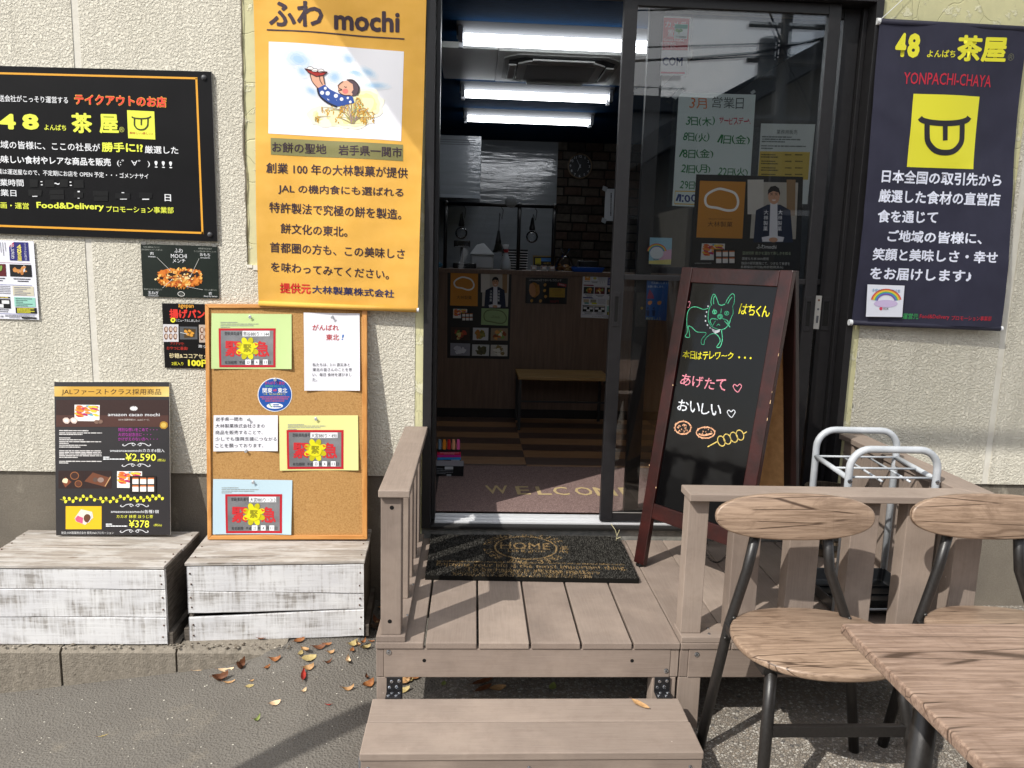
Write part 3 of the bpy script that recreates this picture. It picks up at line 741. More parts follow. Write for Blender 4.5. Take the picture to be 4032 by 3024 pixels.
# ================================================================== CRATES
def crate(label, x0, x1, yf, zt, z0, fronts, rot, tops, warp):
    ct = Vector(((x0+x1)/2, yf+.17, z0)); t = thing('wooden_crate', ct, label, 'crate', 'wooden crates under the boards')
    dp = .345; rngz = random.Random(label)
    def fb(za, zb, zc, zd):                       # front board with sloping edges: left bottom/top, right bottom/top
        mb = MB(); n = 10; vs = []; fs = []
        for i in range(n+1):
            a = i/n; x = x0+(x1-x0)*a; j1, j2 = rngz.uniform(-.001, .001), rngz.uniform(-.001, .001)
            lo, hi = za+(zc-za)*a+j1, zb+(zd-zb)*a+j2; yb = yf+.0015*math.sin(a*5+za*30)
            vs += [(x, yb, lo), (x, yb, hi), (x, yf+.013, hi), (x, yf+.013, lo)]
        for i in range(n):
            for k in range(4): fs.append((i*4+k, (i+1)*4+k, (i+1)*4+(k+1) % 4, i*4+(k+1) % 4))
        fs += [(3, 2, 1, 0), tuple(n*4+k for k in range(4))]
        mb.add(vs, fs, CRATE_P); o = mb.build('front_board', t, bevel=.0015, seg=1)
        nb = MB(); ns = grainy('rusty_nail', '3b2d26', '6d5140', 200, .7) if 'nail' not in _mats else _mats['nail']; _mats['nail'] = ns
        for ex in (x0+.012, x1-.012):
            for q in (.28, .72):
                a = (ex-x0)/(x1-x0); lo, hi = za+(zc-za)*a, zb+(zd-zb)*a; nb.ball((ex+rngz.uniform(-.003, .003), yf-.0005, lo+(hi-lo)*q), .0034, ns, 8, 5)
        nb.build('nail', o)
    for q in fronts: fb(*q)
    y = yf-.003; ys_ = [yf-.003+(dp*k/tops) for k in range(tops+1)]
    for k in range(tops):
        mb = MB(); e = rngz.uniform(0, .006); mb.box(x0-.002-e, x1+.003+rngz.uniform(-.003, .004), ys_[k]+.001, ys_[k+1]-.0015, zt-.012, zt+rngz.uniform(-.0015, .001), CRATE_W); o = mb.build('top_board', t, bevel=.0015, seg=1)
        nb = MB()
        for ex in (x0+.012, x1-.012): nb.ball((ex+rngz.uniform(-.004, .004), (ys_[k]+ys_[k+1])/2+rngz.uniform(-.02, .02), zt+.0006), .003, _mats['nail'], 8, 4)
        nb.build('nail', o)
    for xs0 in (x0, x1-.014): 
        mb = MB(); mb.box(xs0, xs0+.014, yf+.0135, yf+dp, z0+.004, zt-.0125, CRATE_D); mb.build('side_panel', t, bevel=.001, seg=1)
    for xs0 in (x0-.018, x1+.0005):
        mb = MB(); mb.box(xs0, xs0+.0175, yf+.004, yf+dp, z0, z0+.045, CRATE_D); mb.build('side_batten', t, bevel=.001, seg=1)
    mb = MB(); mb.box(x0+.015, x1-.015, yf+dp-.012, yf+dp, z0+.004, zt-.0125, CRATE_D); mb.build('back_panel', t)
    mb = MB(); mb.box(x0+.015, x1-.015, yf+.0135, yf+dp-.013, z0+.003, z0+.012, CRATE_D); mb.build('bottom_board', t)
    return t
z0 = .022; zt = .3155
crate('whitewashed wooden crate on the left with evenly closed front boards', -1.690, -1.052, -.385, zt, z0,
      [(z0+.001, .1245, z0+.004, .1245), (.1270, .2275, .1270, .2275), (.2300, .300, .2300, .3005)], 0, 4, 0)
c2 = crate('whitewashed wooden crate beside the steps with a wedge gap between its front boards', -.998, -.385, -.336, zt, z0,
      [(z0-.006, .108, z0+.004, .1275), (.1265, .2085, .1300, .1860), (.2110, .3, .1890, .3)], 0, 3, 0)
c2.rotation_euler = (0, 0, math.radians(3.2))

# ================================================================== DOORMAT of coir in front of the sill
def triangles(V, Fc):
    T = []
    for f in Fc:
        for k in range(1, len(f)-1): T.append((V[f[0]], V[f[k]], V[f[k+1]]))
    return T
ZM = DT+.018
ms = Sheet((0, 0, ZM), (0, 0, 1), (0, 1, 0), M_)
qc = [ms.loc(p) for p in ((213, 135), (1845, 165), (2030, 552), (172, 520))]
qc = [np.array((-.152, .004)), np.array((.612, .0)), np.array((.603, -.425)), np.array((-.150, -.405))]
mat_top = NT('coir_base'); MATB = mat_top.done(lin('191816'), 1, .1)
mt = MB(); ring = []
def matedge():
    pts = []
    cs = qc; 
    for k in range(4):
        a, b = cs[k], cs[(k+1) % 4]
        for i in range(14):
            t_ = i/14; p = a*(1-t_)+b*t_
            if k in (0, 1) and ((k == 0 and t_ > .93) or (k == 1 and t_ < .12)): p = p+np.array((-.012, -.010))
            pts.append(p)
    return pts
E0 = matedge()
mt.prism([(p[0], p[1], DT+.0006) for p in E0][::-1], (0, 0, .016), MATB)
doormat = tag(mt.build('doormat'), 'black coir doormat with worn tan lettering lying on the deck', 'doormat')
ms.obj = doormat; TT = []
def mtx(text, l, r, h, b=.012):
    V, Fc = glyphs(text, b); L = ms.loc(l); R = ms.loc(r); m_ = ((l[0]+r[0])/2, (l[1]+r[1])/2)
    H = np.linalg.norm(ms.loc((m_[0], m_[1]-h/2))-ms.loc((m_[0], m_[1]+h/2))); t_ = R-L; W = np.linalg.norm(t_); t_ /= W; nn = np.array((-t_[1], t_[0]))
    lo, hi = V.min(0), V.max(0); U = L+np.outer((V[:, 0]-lo[0])/(hi[0]-lo[0])*W, t_)+np.outer((V[:, 1]-(lo[1]+hi[1])/2)/(hi[1]-lo[1])*H, nn)
    TT.extend(triangles(U, Fc))
mtx('HOME', (818, 258), (1250, 270), 55, .03); mtx('Let it grow', (885, 308), (1215, 312), 30, .012)
mtx('Enjoying your life is the most important thing.', (262, 425), (1915, 462), 42, .02); mtx('To be happy is all that matters', (520, 468), (1680, 500), 42, .02)
cc = ms.loc((1040, 278)); R1 = np.array((abs(ms.loc((1310, 285))[0]-cc[0]), 0))[0]
def ringtri(r0, r1):
    for k in range(72):
        a, b = 2*math.pi*k/72, 2*math.pi*(k+1)/72; P_ = lambda r, t_: cc+r*np.array((math.cos(t_), math.sin(t_)))
        TT.append((P_(r0, a), P_(r1, a), P_(r1, b))); TT.append((P_(r0, a), P_(r1, b), P_(r0, b)))
ringtri(R1*.965, R1*1.02)
a0, a1 = ms.loc((262, 397)), ms.loc((1905, 430)); dv = np.array((0, .0045)); TT += [(a0, a1, a1+dv), (a0, a1+dv, a0+dv)]
a0, a1 = ms.loc((835, 286)), ms.loc((1245, 293)); dv = np.array((0, .003)); TT += [(a0, a1, a1+dv), (a0, a1+dv, a0+dv)]
words = 'THINGS IN LIFE ARE FREE THE BEST '; RL = R1*1.24; N_L = len(words)
for i, ch in enumerate(words):
    if ch == ' ': continue
    an = math.radians(168)-2*math.pi*i/N_L; V, Fc = glyphs(ch, .03); lo, hi = V.min(0), V.max(0); hh = R1*.30
    q = np.array((V[:, 0]-(lo[0]+hi[0])/2, V[:, 1]-(lo[1]+hi[1])/2)).T/.73*hh
    up = np.array((math.cos(an), math.sin(an))); rt = np.array((up[1], -up[0])); U = cc+RL*up+np.outer(q[:, 0]*.85, rt)+np.outer(q[:, 1], up); TT.extend(triangles(U, Fc))
TA = np.array(TT); nT = 42000
P2 = RNG.random((nT, 2)); cA, cB, cC, cD = qc
pt = (cA*(1-P2[:, :1])+cB*P2[:, :1])*(1-P2[:, 1:])+(cD*(1-P2[:, :1])+cC*P2[:, :1])*P2[:, 1:]
ins = np.zeros(nT, bool)
for a, b, c in TA:
    lo = np.minimum(np.minimum(a, b), c); hi = np.maximum(np.maximum(a, b), c)
    k = np.where((pt[:, 0] >= lo[0]) & (pt[:, 0] <= hi[0]) & (pt[:, 1] >= lo[1]) & (pt[:, 1] <= hi[1]))[0]
    if len(k) == 0: continue
    p = pt[k]; d1 = (p[:, 0]-b[0])*(a[1]-b[1])-(a[0]-b[0])*(p[:, 1]-b[1]); d2 = (p[:, 0]-c[0])*(b[1]-c[1])-(b[0]-c[0])*(p[:, 1]-c[1]); d3 = (p[:, 0]-a[0])*(c[1]-a[1])-(c[0]-a[0])*(p[:, 1]-a[1])
    ok = ~(((d1 < 0) | (d2 < 0) | (d3 < 0)) & ((d1 > 0) | (d2 > 0) | (d3 > 0))); ins[k[ok]] = True
def tuft_mesh(sel, mats, name):
    vs = []; fs = []; mi = []
    for i in np.where(sel)[0]:
        x, y = pt[i]; h = random.uniform(.002, .0052); a = random.uniform(0, 6.28); l = random.uniform(.0006, .0026); wd = random.uniform(.0007, .0016)
        dx, dy = math.cos(a)*wd, math.sin(a)*wd; tx_, ty_ = random.gauss(0, l), random.gauss(0, l); b = len(vs)
        vs += [(x-dx, y-dy, DT+.0162), (x+dx, y+dy, DT+.0162), (x+tx_+dx*.5, y+ty_+dy*.5, DT+.0164+h), (x+tx_-dx*.5, y+ty_-dy*.5, DT+.0164+h)]; fs.append((b, b+1, b+2, b+3)); mi.append(random.randrange(len(mats)))
    m_ = MB(); m_.v = vs; m_.f = fs; m_.mats = mats; m_.mi = mi
    o = m_.build(name, doormat); o['kind'] = 'stuff'
lt = MB(); lt.add([(p[0], p[1], DT+.0170) for tri in TA for p in tri], [(3*i, 3*i+1, 3*i+2) for i in range(len(TA))], grainy('tan_pile_base', '6d5836', 'a98d60', 300, .95)); lt.build('lettering', doormat)
fr_ = P2[:, 1]; worn = RNG.random(nT)
tan = ins & (worn < .93); stray = (~ins) & (fr_ > .80) & (np.abs(P2[:, 0]-.45) < .33) & (worn < .42*(fr_-.80)/.2)
tuft_mesh(~(tan | stray), [flat(c, 1, .1) for c in ('383733', '494743', '2c2a28', '585651')], 'black_pile')
tuft_mesh(tan | stray, [flat(c, 1, .1) for c in ('a68c64', '8f7752', 'b59c75', '7b6645')], 'tan_pile')
# ================================================================== THINGS INSIDE THE SHOP
DWOOD = m_varnish('dark_walnut_panel', '66503f', '775e4d', 2, .5)
ctr = thing('counter', (.6, 2.4, ZF), 'dark brown wooden counter across the room behind the doorway', 'counter')
mb = MB(); mb.box(-.699, 2.09, YC, YC+.02, ZF, 1.305, DWOOD); mb.build('front_panel', ctr)
mb = MB(); mb.box(-.699, 2.09, YC-.012, YC+.55, 1.306, 1.334, DWOOD); mb.build('counter_top', ctr, bevel=.002)
mb = MB(); mb.box(-.699, 2.09, YC-.006, YC-.0005, ZF, ZF+.06, flat('1d1714', .5)); mb.build('kick_board', ctr)
# ceiling lights
TUBE = emit('lit_tube', (.93, .96, 1.0), 7.5); HOUS = flat('4f5154', .5); REFL = emit('lit_reflector', (.86, .91, 1.0), .9)
def fixture(yc, x0, x1, label):
    t = thing('ceiling_light', ((x0+x1)/2, yc, CZ-.1), label, 'ceiling light', 'fluorescent ceiling lights')
    mb = MB(); mb.prism([(x0, yc-.115, CZ-.001), (x0, yc+.115, CZ-.001), (x0, yc+.045, CZ-.066), (x0, yc-.045, CZ-.066)], (x1-x0, 0, 0), HOUS); mb.build('housing', t)
    for s in (-1, 1):
        mb = MB(); mb.tube([(x0+.045, yc+s*.072, CZ-.076), (x1-.045, yc+s*.072, CZ-.076)], .0165, TUBE, 14); mb.build('tube', t, smooth=True)
        for xe in (x0+.012, x1-.04):
            mb = MB(); mb.box(xe, xe+.028, yc+s*.072-.02, yc+s*.072+.02, CZ-.11, CZ-.02, flat('b9bcc0', .4)); mb.build('lamp_holder', t, bevel=.003)
fixture(2.02, -.135, 1.115, 'twin tube ceiling light nearest the doorway in front of the air conditioner')
fixture(3.58, -.145, 1.105, 'twin tube ceiling light in the middle just behind the air conditioner')
fixture(4.68, -.135, 1.115, 'rearmost twin tube ceiling light deep inside the shop')
# ceiling cassette air conditioner
ac = thing('air_conditioner', (.55, 2.8, CZ-.06), 'white ceiling cassette air conditioner between two tube lights', 'air conditioner')
W_ = flat('d9dad6', .45); W2 = flat('a9aba7', .5); DKG = flat('2a2b2c', .6)
ax0, ax1, ay0, ay1 = .13, 1.02, 2.36, 3.24
mb = MB(); mb.box(ax0+.002, ax1, ay0, ay1, CZ-.045, CZ-.001, W_); mb.build('panel', ac, bevel=.004)
mb = MB(); mb.box(-.26, ax0-.001, ay0, ay1, CZ-.040, CZ-.001, W_); mb.build('side_panel', ac, bevel=.003)
mb = MB(); mb.box(ax1+.003, 1.42, ay0, ay1, CZ-.040, CZ-.001, W_); mb.build('side_panel', ac, bevel=.003)
def octa(cx, cy, hx, hy, c): return [(cx-hx+c, cy-hy), (cx+hx-c, cy-hy), (cx+hx, cy-hy+c), (cx+hx, cy+hy-c), (cx+hx-c, cy+hy), (cx-hx+c, cy+hy), (cx-hx, cy+hy-c), (cx-hx, cy-hy+c)]
cx, cy = (ax0+ax1)/2, (ay0+ay1)/2
for (hx, hy, c_, z0_, z1_, m_, nm) in ((.40, .39, .10, CZ-.052, CZ-.0455, W2, 'surround'), (.365, .355, .11, CZ-.060, CZ-.0525, DKG, 'air_slot'), (.30, .29, .07, CZ-.072, CZ-.0605, W_, 'grille')):
    mb = MB(); mb.prism([(x, y, z0_) for x, y in octa(cx, cy, hx, hy, c_)], (0, 0, z1_-z0_), m_); mb.build(nm, ac, bevel=.003)
mb = MB(); mb.box(cx-.24, cx+.24, cy-.22, cy+.22, CZ-.0745, CZ-.0725, W2); mb.build('filter_grid', ac)
for (x0, x1, y0, y1) in ((cx-.21, cx+.21, cy-.355, cy-.30), (cx-.21, cx+.21, cy+.30, cy+.355), (cx-.365, cx-.31, cy-.2, cy+.2), (cx+.31, cx+.365, cy-.2, cy+.2)):
    mb = MB(); mb.box(x0, x1, y0, y1, CZ-.078, CZ-.066, W_); mb.build('louvre', ac, bevel=.004)
# range hood box
p0 = onY(L_(78, 878), 5.3); p1 = onY(L_(399, 1295), 5.3)
hd = thing('range_hood', ((p0.x+p1.x)/2, 5.6, p1.z), 'large white range hood box hanging at the upper left of the kitchen', 'range hood')
mb = MB(); mb.box(p0.x-.25, p1.x, 5.3, 5.9, p1.z, p0.z, STEEL); mb.build('body', hd, bevel=.004)
for k in range(3):
    mb = MB(); z = p0.z-.05-.022*k; mb.box(p0.x+.06, p1.x-.06, 5.296, 5.2995, z, z+.008, flat('4f545a', .5)); mb.build('louvre', hd)
mb = MB(); mb.box(p0.x-.25, p1.x+.004, 5.29, 5.2985, p1.z-.002, p1.z+.028, flat('8f959b', .4)); mb.build('rim', hd)
# clock
pc = onY(L_(1050, 1086), YB-.05); ck = thing('wall_clock', pc, 'round black wall clock with white numerals on the brick wall', 'clock')
mb = MB(); mb.tube([pc+Vector((0, .02, 0)), pc+Vector((0, -.012, 0))], .140, flat('15171c', .4), 36); mb.build('face', ck)
mb = MB(); mb.tube([pc+Vector((.139*math.cos(a), -.012, .139*math.sin(a))) for a in [2*math.pi*k/36 for k in range(36)]], .008, flat('6b5a44', .4), 8, closed=True); mb.build('rim', ck, smooth=True)
cs = Sheet(pc+Vector((0, -.0125, 0)), (0, -1, 0)); cs.obj = ck; NUM = flat('c9ccd2', .5)
for h in range(1, 13):
    a = math.pi/2-2*math.pi*h/12; V, Fc = glyphs(str(h), .01); lo, hi = V.min(0), V.max(0); c_ = np.array((math.cos(a), math.sin(a)))*.112
    cs.mb('numerals').add([cs.P((v-(lo+hi)/2)*.042+c_, .0006) for v in V], Fc, NUM)
for ang, ln, wd, nm in ((118, .085, .006, 'minute_hand'), (245, .065, .008, 'hour_hand')):
    a = math.radians(ang); t_ = np.array((math.cos(a), math.sin(a))); nn = np.array((-t_[1], t_[0]))*wd/2
    cs.mb(nm).add([cs.P(q, .0012) for q in (-t_*.02-nn, t_*ln-nn*.4, t_*ln+nn*.4, -t_*.02+nn)], [(0, 1, 2, 3)], NUM)
cs.flush()
# notice sheet on the brick wall
ns = Sheet((0, YB-.045, 0), (0, -1, 0), cr=L_); ns.slab('notice_sheet', [(1218, 1232), (1330, 1236), (1326, 1446), (1208, 1441)], .001, flat('cfd2d6', .7), 'white notice sheet taped to the brick wall under the clock', 'notice')
ns.bars([(1255, 1260, 1252, 1410)], flat('55585c', .7), 9); 
for q in ((1208, 1232), (1202, 1440)): ns.quad('tape', [(q[0]-6, q[1]-20), (q[0]+24, q[1]-8), (q[0]+14, q[1]+22), (q[0]-12, q[1]+8)], flat('a8adb2', .4), .002)
ns.flush()
# black pipe frame on the counter with a clear sheet
PIPE = flat('0d0d0e', .35, .5); yp = YC+.06
def px_(u, v, y=yp): return onY(L_(u, v), y)
pf = thing('pipe_frame', (px_(500, 1340).x, yp, 1.335), 'black pipe frame standing on the counter holding a clear splash sheet', 'splash guard')
zt_ = px_(400, 1335).z
for x in (px_(172, 1500).x, px_(652, 1500).x, px_(880, 1500).x):
    mb = MB(); mb.tube([(x, yp, 1.3345), (x, yp, zt_)], .0125, PIPE, 12); mb.build('post', pf, smooth=True)
    mb = MB(); mb.tube([(x, yp, 1.3345), (x, yp, 1.338)], .03, PIPE, 16); mb.build('foot', pf)
    mb = MB(); mb.ball((x, yp, zt_), .019, PIPE, 12, 8); mb.build('elbow', pf, smooth=True)
mb = MB(); mb.tube([(px_(172, 1500).x, yp, zt_), (px_(880, 1500).x, yp, zt_)], .0125, PIPE, 12); mb.build('top_bar', pf, smooth=True)
mb = MB(); xa, xb = px_(185, 1500).x, px_(640, 1500).x; n = 16; vs = []; fs = []
for i in range(n+1):
    for j in range(n+1):
        a, b = i/n, j/n; z = zt_-.02-(zt_-1.34)*b
        vs.append((xa+(xb-xa)*a, yp-.016-.045*max(0, b-.6)**1.2*(1+math.sin(a*7))+.008*math.sin(a*9+b*4), z+.02*math.sin(a*5)*max(0, b-.5)))
for i in range(n):
    for j in range(n): fs.append((i*(n+1)+j, i*(n+1)+j+1, (i+1)*(n+1)+j+1, (i+1)*(n+1)+j))
mb.add(vs, fs, CLEAR); mb.build('clear_sheet', pf, smooth=True)
mb = MB(); tp = px_(600, 1320); mb.ball((tp.x, yp-.02, tp.z), .03, flat('9aa0a5', .6), 8, 6, (1.3, .3, 1.3)); mb.build('tape_wad', pf)
# hanging bulbs
def bulb(u, vb, vs_, label, clear=True):
    yl = yp+.02; p = onY(L_(u, vb), yl); t = thing('pendant_lamp', p, label, 'lamp', 'pendant lamps over the counter')
    mb = MB(); mb.tube([(p.x, yl, p.z+.06), (p.x+.004, yl, zt_-.05), (p.x+.02, yl-.004, zt_-.09), (p.x+.028, yl, zt_-.03), (p.x+.006, yl, zt_)], .0028, PIPE, 6); mb.build('cord', t)
    mb = MB(); mb.lathe((p.x, yl, p.z), [(.0, .115), (.008, .11), (.014, .07), (.020, .045), (.020, .03), (0, .03)], PIPE, 16); mb.build('socket', t, smooth=True)
    if clear:
        mb = MB(); mb.ball((p.x, yl, p.z-.012), .040, CLEAR, 18, 12); mb.build('glass_globe', t, smooth=True)
    else:
        mb = MB(); mb.lathe((p.x, yl, p.z-.03), [(.0, .07), (.02, .06), (.03, .02), (.045, 0)], PIPE, 18); mb.build('shade', t, smooth=True)
bulb(276, 1510, 0, 'clear globe pendant lamp on the left above the card terminal'); bulb(738, 1535, 0, 'clear globe pendant lamp on the right beside the frame post'); bulb(517, 1620, 0, 'small black pendant lamp hanging low in the middle', False)
# customer display
pd = onY(J1(833, 298), 2.38)
dsp = thing('customer_display', (pd.x, 2.38, 1.335), 'black price display on a stalk behind the clear sheet', 'display')
mb = MB(); mb.box(pd.x-.055, pd.x+.055, 2.37, 2.39, pd.z-.023, pd.z+.023, flat('08080a', .25)); mb.build('screen', dsp, bevel=.004)
mb = MB(); mb.box(pd.x-.05, pd.x+.05, 2.3685, 2.3695, pd.z-.0205, pd.z-.0175, flat('aeb3b8', .4)); mb.build('trim', dsp)
ds = Sheet((0, 2.3695, 0), (0, -1, 0), cr=J1); ds.obj = dsp; ds.tx('SHARP', (760, 333), (905, 335), 18, flat('8d9196', .5)); ds.flush()
mb = MB(); mb.cyl((pd.x, 2.385, 1.37), (pd.x, 2.385, pd.z-.02), .011, PIPE); mb.build('stalk', dsp)
mb = MB(); mb.box(pd.x-.06, pd.x+.10, 2.33, 2.50, 1.3345, 1.372, flat('101012', .4)); mb.build('base', dsp, bevel=.008)
# till roll and paper heap (white)
tl = thing('cash_register', (pd.x+.14, 2.5, 1.335), 'white cash register with crumpled cover behind the clear sheet', 'cash register')
mb = MB(); mb.box(pd.x+.06, pd.x+.22, 2.5, 2.64, 1.3345, 1.43, flat('c2c5c8', .5)); mb.build('body', tl, bevel=.01)
mb = MB(); mb.hexa([(pd.x+.05, 2.49, 1.4305), (pd.x+.23, 2.49, 1.4305), (pd.x+.23, 2.64, 1.4305), (pd.x+.05, 2.64, 1.4305)], [(pd.x+.10, 2.53, 1.50), (pd.x+.15, 2.53, 1.515), (pd.x+.14, 2.6, 1.50), (pd.x+.10, 2.6, 1.49)], flat('d0d3d6', .5)); mb.build('cover', tl, bevel=.008)
# spray bottle
ps = onY(J1(1680, 500), 2.32); sb = thing('spray_bottle', (ps.x, 2.32, 1.335), 'white spray bottle with red collar on the counter', 'bottle')
mb = MB(); mb.lathe((ps.x, 2.32, 1.3345), [(0, 0), (.035, 0), (.036, .01), (.034, .05), (.016, .10), (.014, .115), (0, .115)], flat('b9c0c6', .3), 20); mb.build('bottle', sb, smooth=True)
mb = MB(); mb.cyl((ps.x, 2.32, 1.45), (ps.x, 2.32, 1.47), .017, flat('b3262c', .4)); mb.build('collar', sb)
mb = MB(); mb.hexa([(ps.x-.014, 2.31, 1.471), (ps.x+.012, 2.31, 1.471), (ps.x+.012, 2.33, 1.471), (ps.x-.014, 2.33, 1.471)], [(ps.x-.028, 2.31, 1.50), (ps.x+.02, 2.31, 1.502), (ps.x+.02, 2.33, 1.502), (ps.x-.028, 2.33, 1.50)], flat('d3d6d9', .4)); mb.build('trigger_head', sb, bevel=.003)
# basket of utensils
pk = onY(J1(1800, 420), 2.6); bk = thing('wire_basket', (pk.x, 2.6, 1.335), 'dark wire basket behind the spray bottle', 'basket')
mb = MB(); mb.hexa([(pk.x-.06, 2.55, 1.335), (pk.x+.10, 2.55, 1.335), (pk.x+.10, 2.68, 1.335), (pk.x-.06, 2.68, 1.335)], [(pk.x-.07, 2.54, 1.475), (pk.x+.11, 2.54, 1.475), (pk.x+.11, 2.69, 1.475), (pk.x-.07, 2.69, 1.475)], flat('1b1e21', .5)); mb.build('body', bk)
mb = MB()
for k in range(7): mb.tube([(pk.x-.07, 2.538, 1.35+.018*k), (pk.x+.11, 2.538, 1.35+.018*k)], .002, ALU, 6)
mb.build('wire', bk)
# small blue cloth at the left end of the counter
pbk = onY(J1(350, 700), 2.2); mb = MB(); mb.ball((pbk.x, 2.2, 1.3545), .03, flat('5f9cc0', .8), 14, 8, (1.25, .9, .66)); tag(mb.build('folded_cloth', smooth=True), 'light blue folded cloth at the left end of the counter', 'cloth')
# little sign board, gift boxes, bag of croutons, tray
sg = Sheet((0, 2.17, 0), (0, -1, 0), cr=J2); sg.slab('counter_sign', [(268, 583), (750, 597), (742, 828), (268, 822)], .012, flat('8f7a4c', .6), 'small framed black sign with a yellow and blue label on the counter', 'sign')
sg.rect('sign_face', 286, 618, 730, 812, flat('15161a', .5)); sg.quad('yellow_label', [(316, 642), (445, 645), (442, 780), (316, 776)], flat('c8bd35', .5), .001); sg.quad('blue_label', [(448, 640), (728, 648), (726, 718), (446, 712)], flat('4a86c9', .5), .001)
sg.tx('48茶屋', (495, 755), (682, 758), 46, flat('b59b3c', .5)); sg.bars([(555, 680, 700, 683)], flat('2d3b57', .5), 12); sg.bars([(335, 750, 425, 752), (335, 766, 420, 768)], flat('5c5820', .5), 8, 'label_print', .0016); sg.flush()
for i, (u0, u1, lb) in enumerate(((222, 350, 'leftmost'), (440, 575, 'middle'), (618, 748, 'rightmost'))):
    a, b = onY(J2(u0, 905), 2.12), onY(J2(u1, 795), 2.12); bxp = thing('gift_box', ((a.x+b.x)/2, 2.14, 1.335), f'tiny clear box with red and white wrapper, {lb} of three before the counter sign', 'box', 'small wrapped sweets on the counter')
    mb = MB(); mb.box(a.x, b.x, 2.12, 2.155, 1.3345, 1.3345+(b.z-a.z), flat('b5b2b0', .3)); mb.build('box', bxp, bevel=.003)
    sh = Sheet((0, 2.1199, 0), (0, -1, 0), cr=J2); sh.obj = bxp
    for k in range(9): sh.poly('wrapper', [(u0+random.uniform(0, u1-u0), 800+random.uniform(0, 100)) for _ in range(3)], flat(random.choice(('b3262c', 'd98a2b', 'c9c03a', '8e1f45')), .5), .0006+.0001*k)
    sh.quad('label', [(u0+30, 828), (u1-25, 828), (u1-25, 880), (u0+30, 880)], flat('e2e2e2', .5), .0022); sh.flush()
pg = onY(J2(960, 790), 2.2); bg_ = thing('bread_bag', (pg.x, 2.2, 1.335), 'clear plastic bag of brown bread pieces on the counter', 'bag')
mb = MB(); crs = [grainy('crust', 'a5713c', 'c9985b', 60, .8), flat('8a5a2e', .8), flat('b99560', .8)]
for k in range(34): mb.ball((pg.x+random.uniform(-.045, .05), 2.2+random.uniform(-.03, .03), 1.345+abs(random.gauss(0, .018))), random.uniform(.008, .015), random.choice(crs), 7, 5, (1.3, 1, .8))
mb.build('bread_pieces', bg_)
mb = MB(); mb.lathe((pg.x, 2.2, 1.3346), [(.062, 0), (.066, .03), (.05, .075), (.02, .105), (.012, .115), (.03, .14), (.034, .15)], CLEAR, 20); mb.build('plastic_film', bg_, smooth=True)
a, b = onY(J2(1105, 845), 2.12), onY(J2(1825, 845), 2.12)
BLUE = flat('1f57b5', .35); tr = thing('blue_tray', ((a.x+b.x)/2, 2.2, 1.335), 'blue plastic tray on the right end of the counter', 'tray')
mb = MB(); zz = a.z+.001
mb.hexa([(a.x+.016, 2.125, 1.3347), (b.x-.014, 2.125, 1.3347), (b.x-.014, 2.235, 1.3347), (a.x+.016, 2.235, 1.3347)], [(a.x, 2.112, zz), (b.x, 2.112, zz), (b.x, 2.25, zz), (a.x, 2.25, zz)], BLUE); mb.build('body', tr)
mb = MB(); mb.box(a.x-.003, b.x+.003, 2.109, 2.253, zz+.0003, zz+.0023, BLUE); mb.build('rim', tr, bevel=.001)
pq = onY(J2(1450, 760), 2.4); mb = MB(); mb.box(pq.x-.06, pq.x+.075, 2.36, 2.48, 1.3346, 1.408, flat('0b0b0c', .4)); tag(mb.build('black_case', bevel=.008), 'black box shaped case behind the blue tray', 'case')
# bench
bt = thing('bench', (.56, 1.95, ZF), 'low bench with slatted wooden seat and black steel frame before the counter', 'bench')
bA, bB = onZ(K_(905, 188), .69), onZ(K_(1720, 285), .69)
bx0_, bx1_ = .285, .86; zt2 = .692; y0_, y1_ = 1.70, 2.05
for k in range(6):
    y = y0_+(y1_-y0_)*k/6; mb = MB(); mb.box(bx0_, bx1_, y+.004, y+.052, zt2-.02, zt2, m_varnish('bench_slat', '8a6a3d', 'a8854f', 0, .5) if k == 0 else bpy.data.materials['bench_slat']); mb.build('slat', bt, bevel=.003)
for x in (bx0_+.004, bx1_-.022):
    for y in (y0_+.01, y1_-.03): mb = MB(); mb.box(x, x+.018, y, y+.018, ZF, zt2-.0205, BLACKM); mb.build('leg', bt)
    mb = MB(); mb.box(x+.001, x+.017, y0_+.0285, y1_-.0305, zt2-.05, zt2-.03, BLACKM); mb.build('side_rail', bt)
mb = MB(); mb.box(bx0_+.0225, bx1_-.0225, y0_+.014, y0_+.024, .53, .54, BLACKM); mb.build('cross_bar', bt)
# welcome mat
WM = grainy('brown_loop_carpet', '665552', '937c77', 230, .95, .1, .003, 260, lo=.38, hi=.62)
mb = MB(); mb.box(-.150, 1.05, .122, .840, ZF+.0005, ZF+.0075, WM); wm = tag(mb.build('welcome_mat', bevel=.003), 'brown carpet mat with cream WELCOME lettering inside the door', 'mat')
mb = MB(); mb.box(-.172, -.1505, .120, .842, ZF+.0005, ZF+.005, flat('2c2624', .7)); mb.build('rubber_edge', wm)
ws = Sheet((0, 0, ZF+.0075), (0, 0, 1), (0, 1, 0), K_); ws.obj = wm; CR = grainy('cream_pile', 'a8926a', 'c2ad80', 200, .9)
for ch, a, b, y in (('W', 622, 830, 1252), ('E', 905, 1032, 1259), ('L', 1096, 1226, 1262), ('C', 1250, 1392, 1265), ('O', 1455, 1616, 1267), ('M', 1640, 1830, 1270), ('E', 1880, 2010, 1272)): ws.tx(ch, (a, y), (b, y), 76, CR, .012, .0012)
ws.flush()
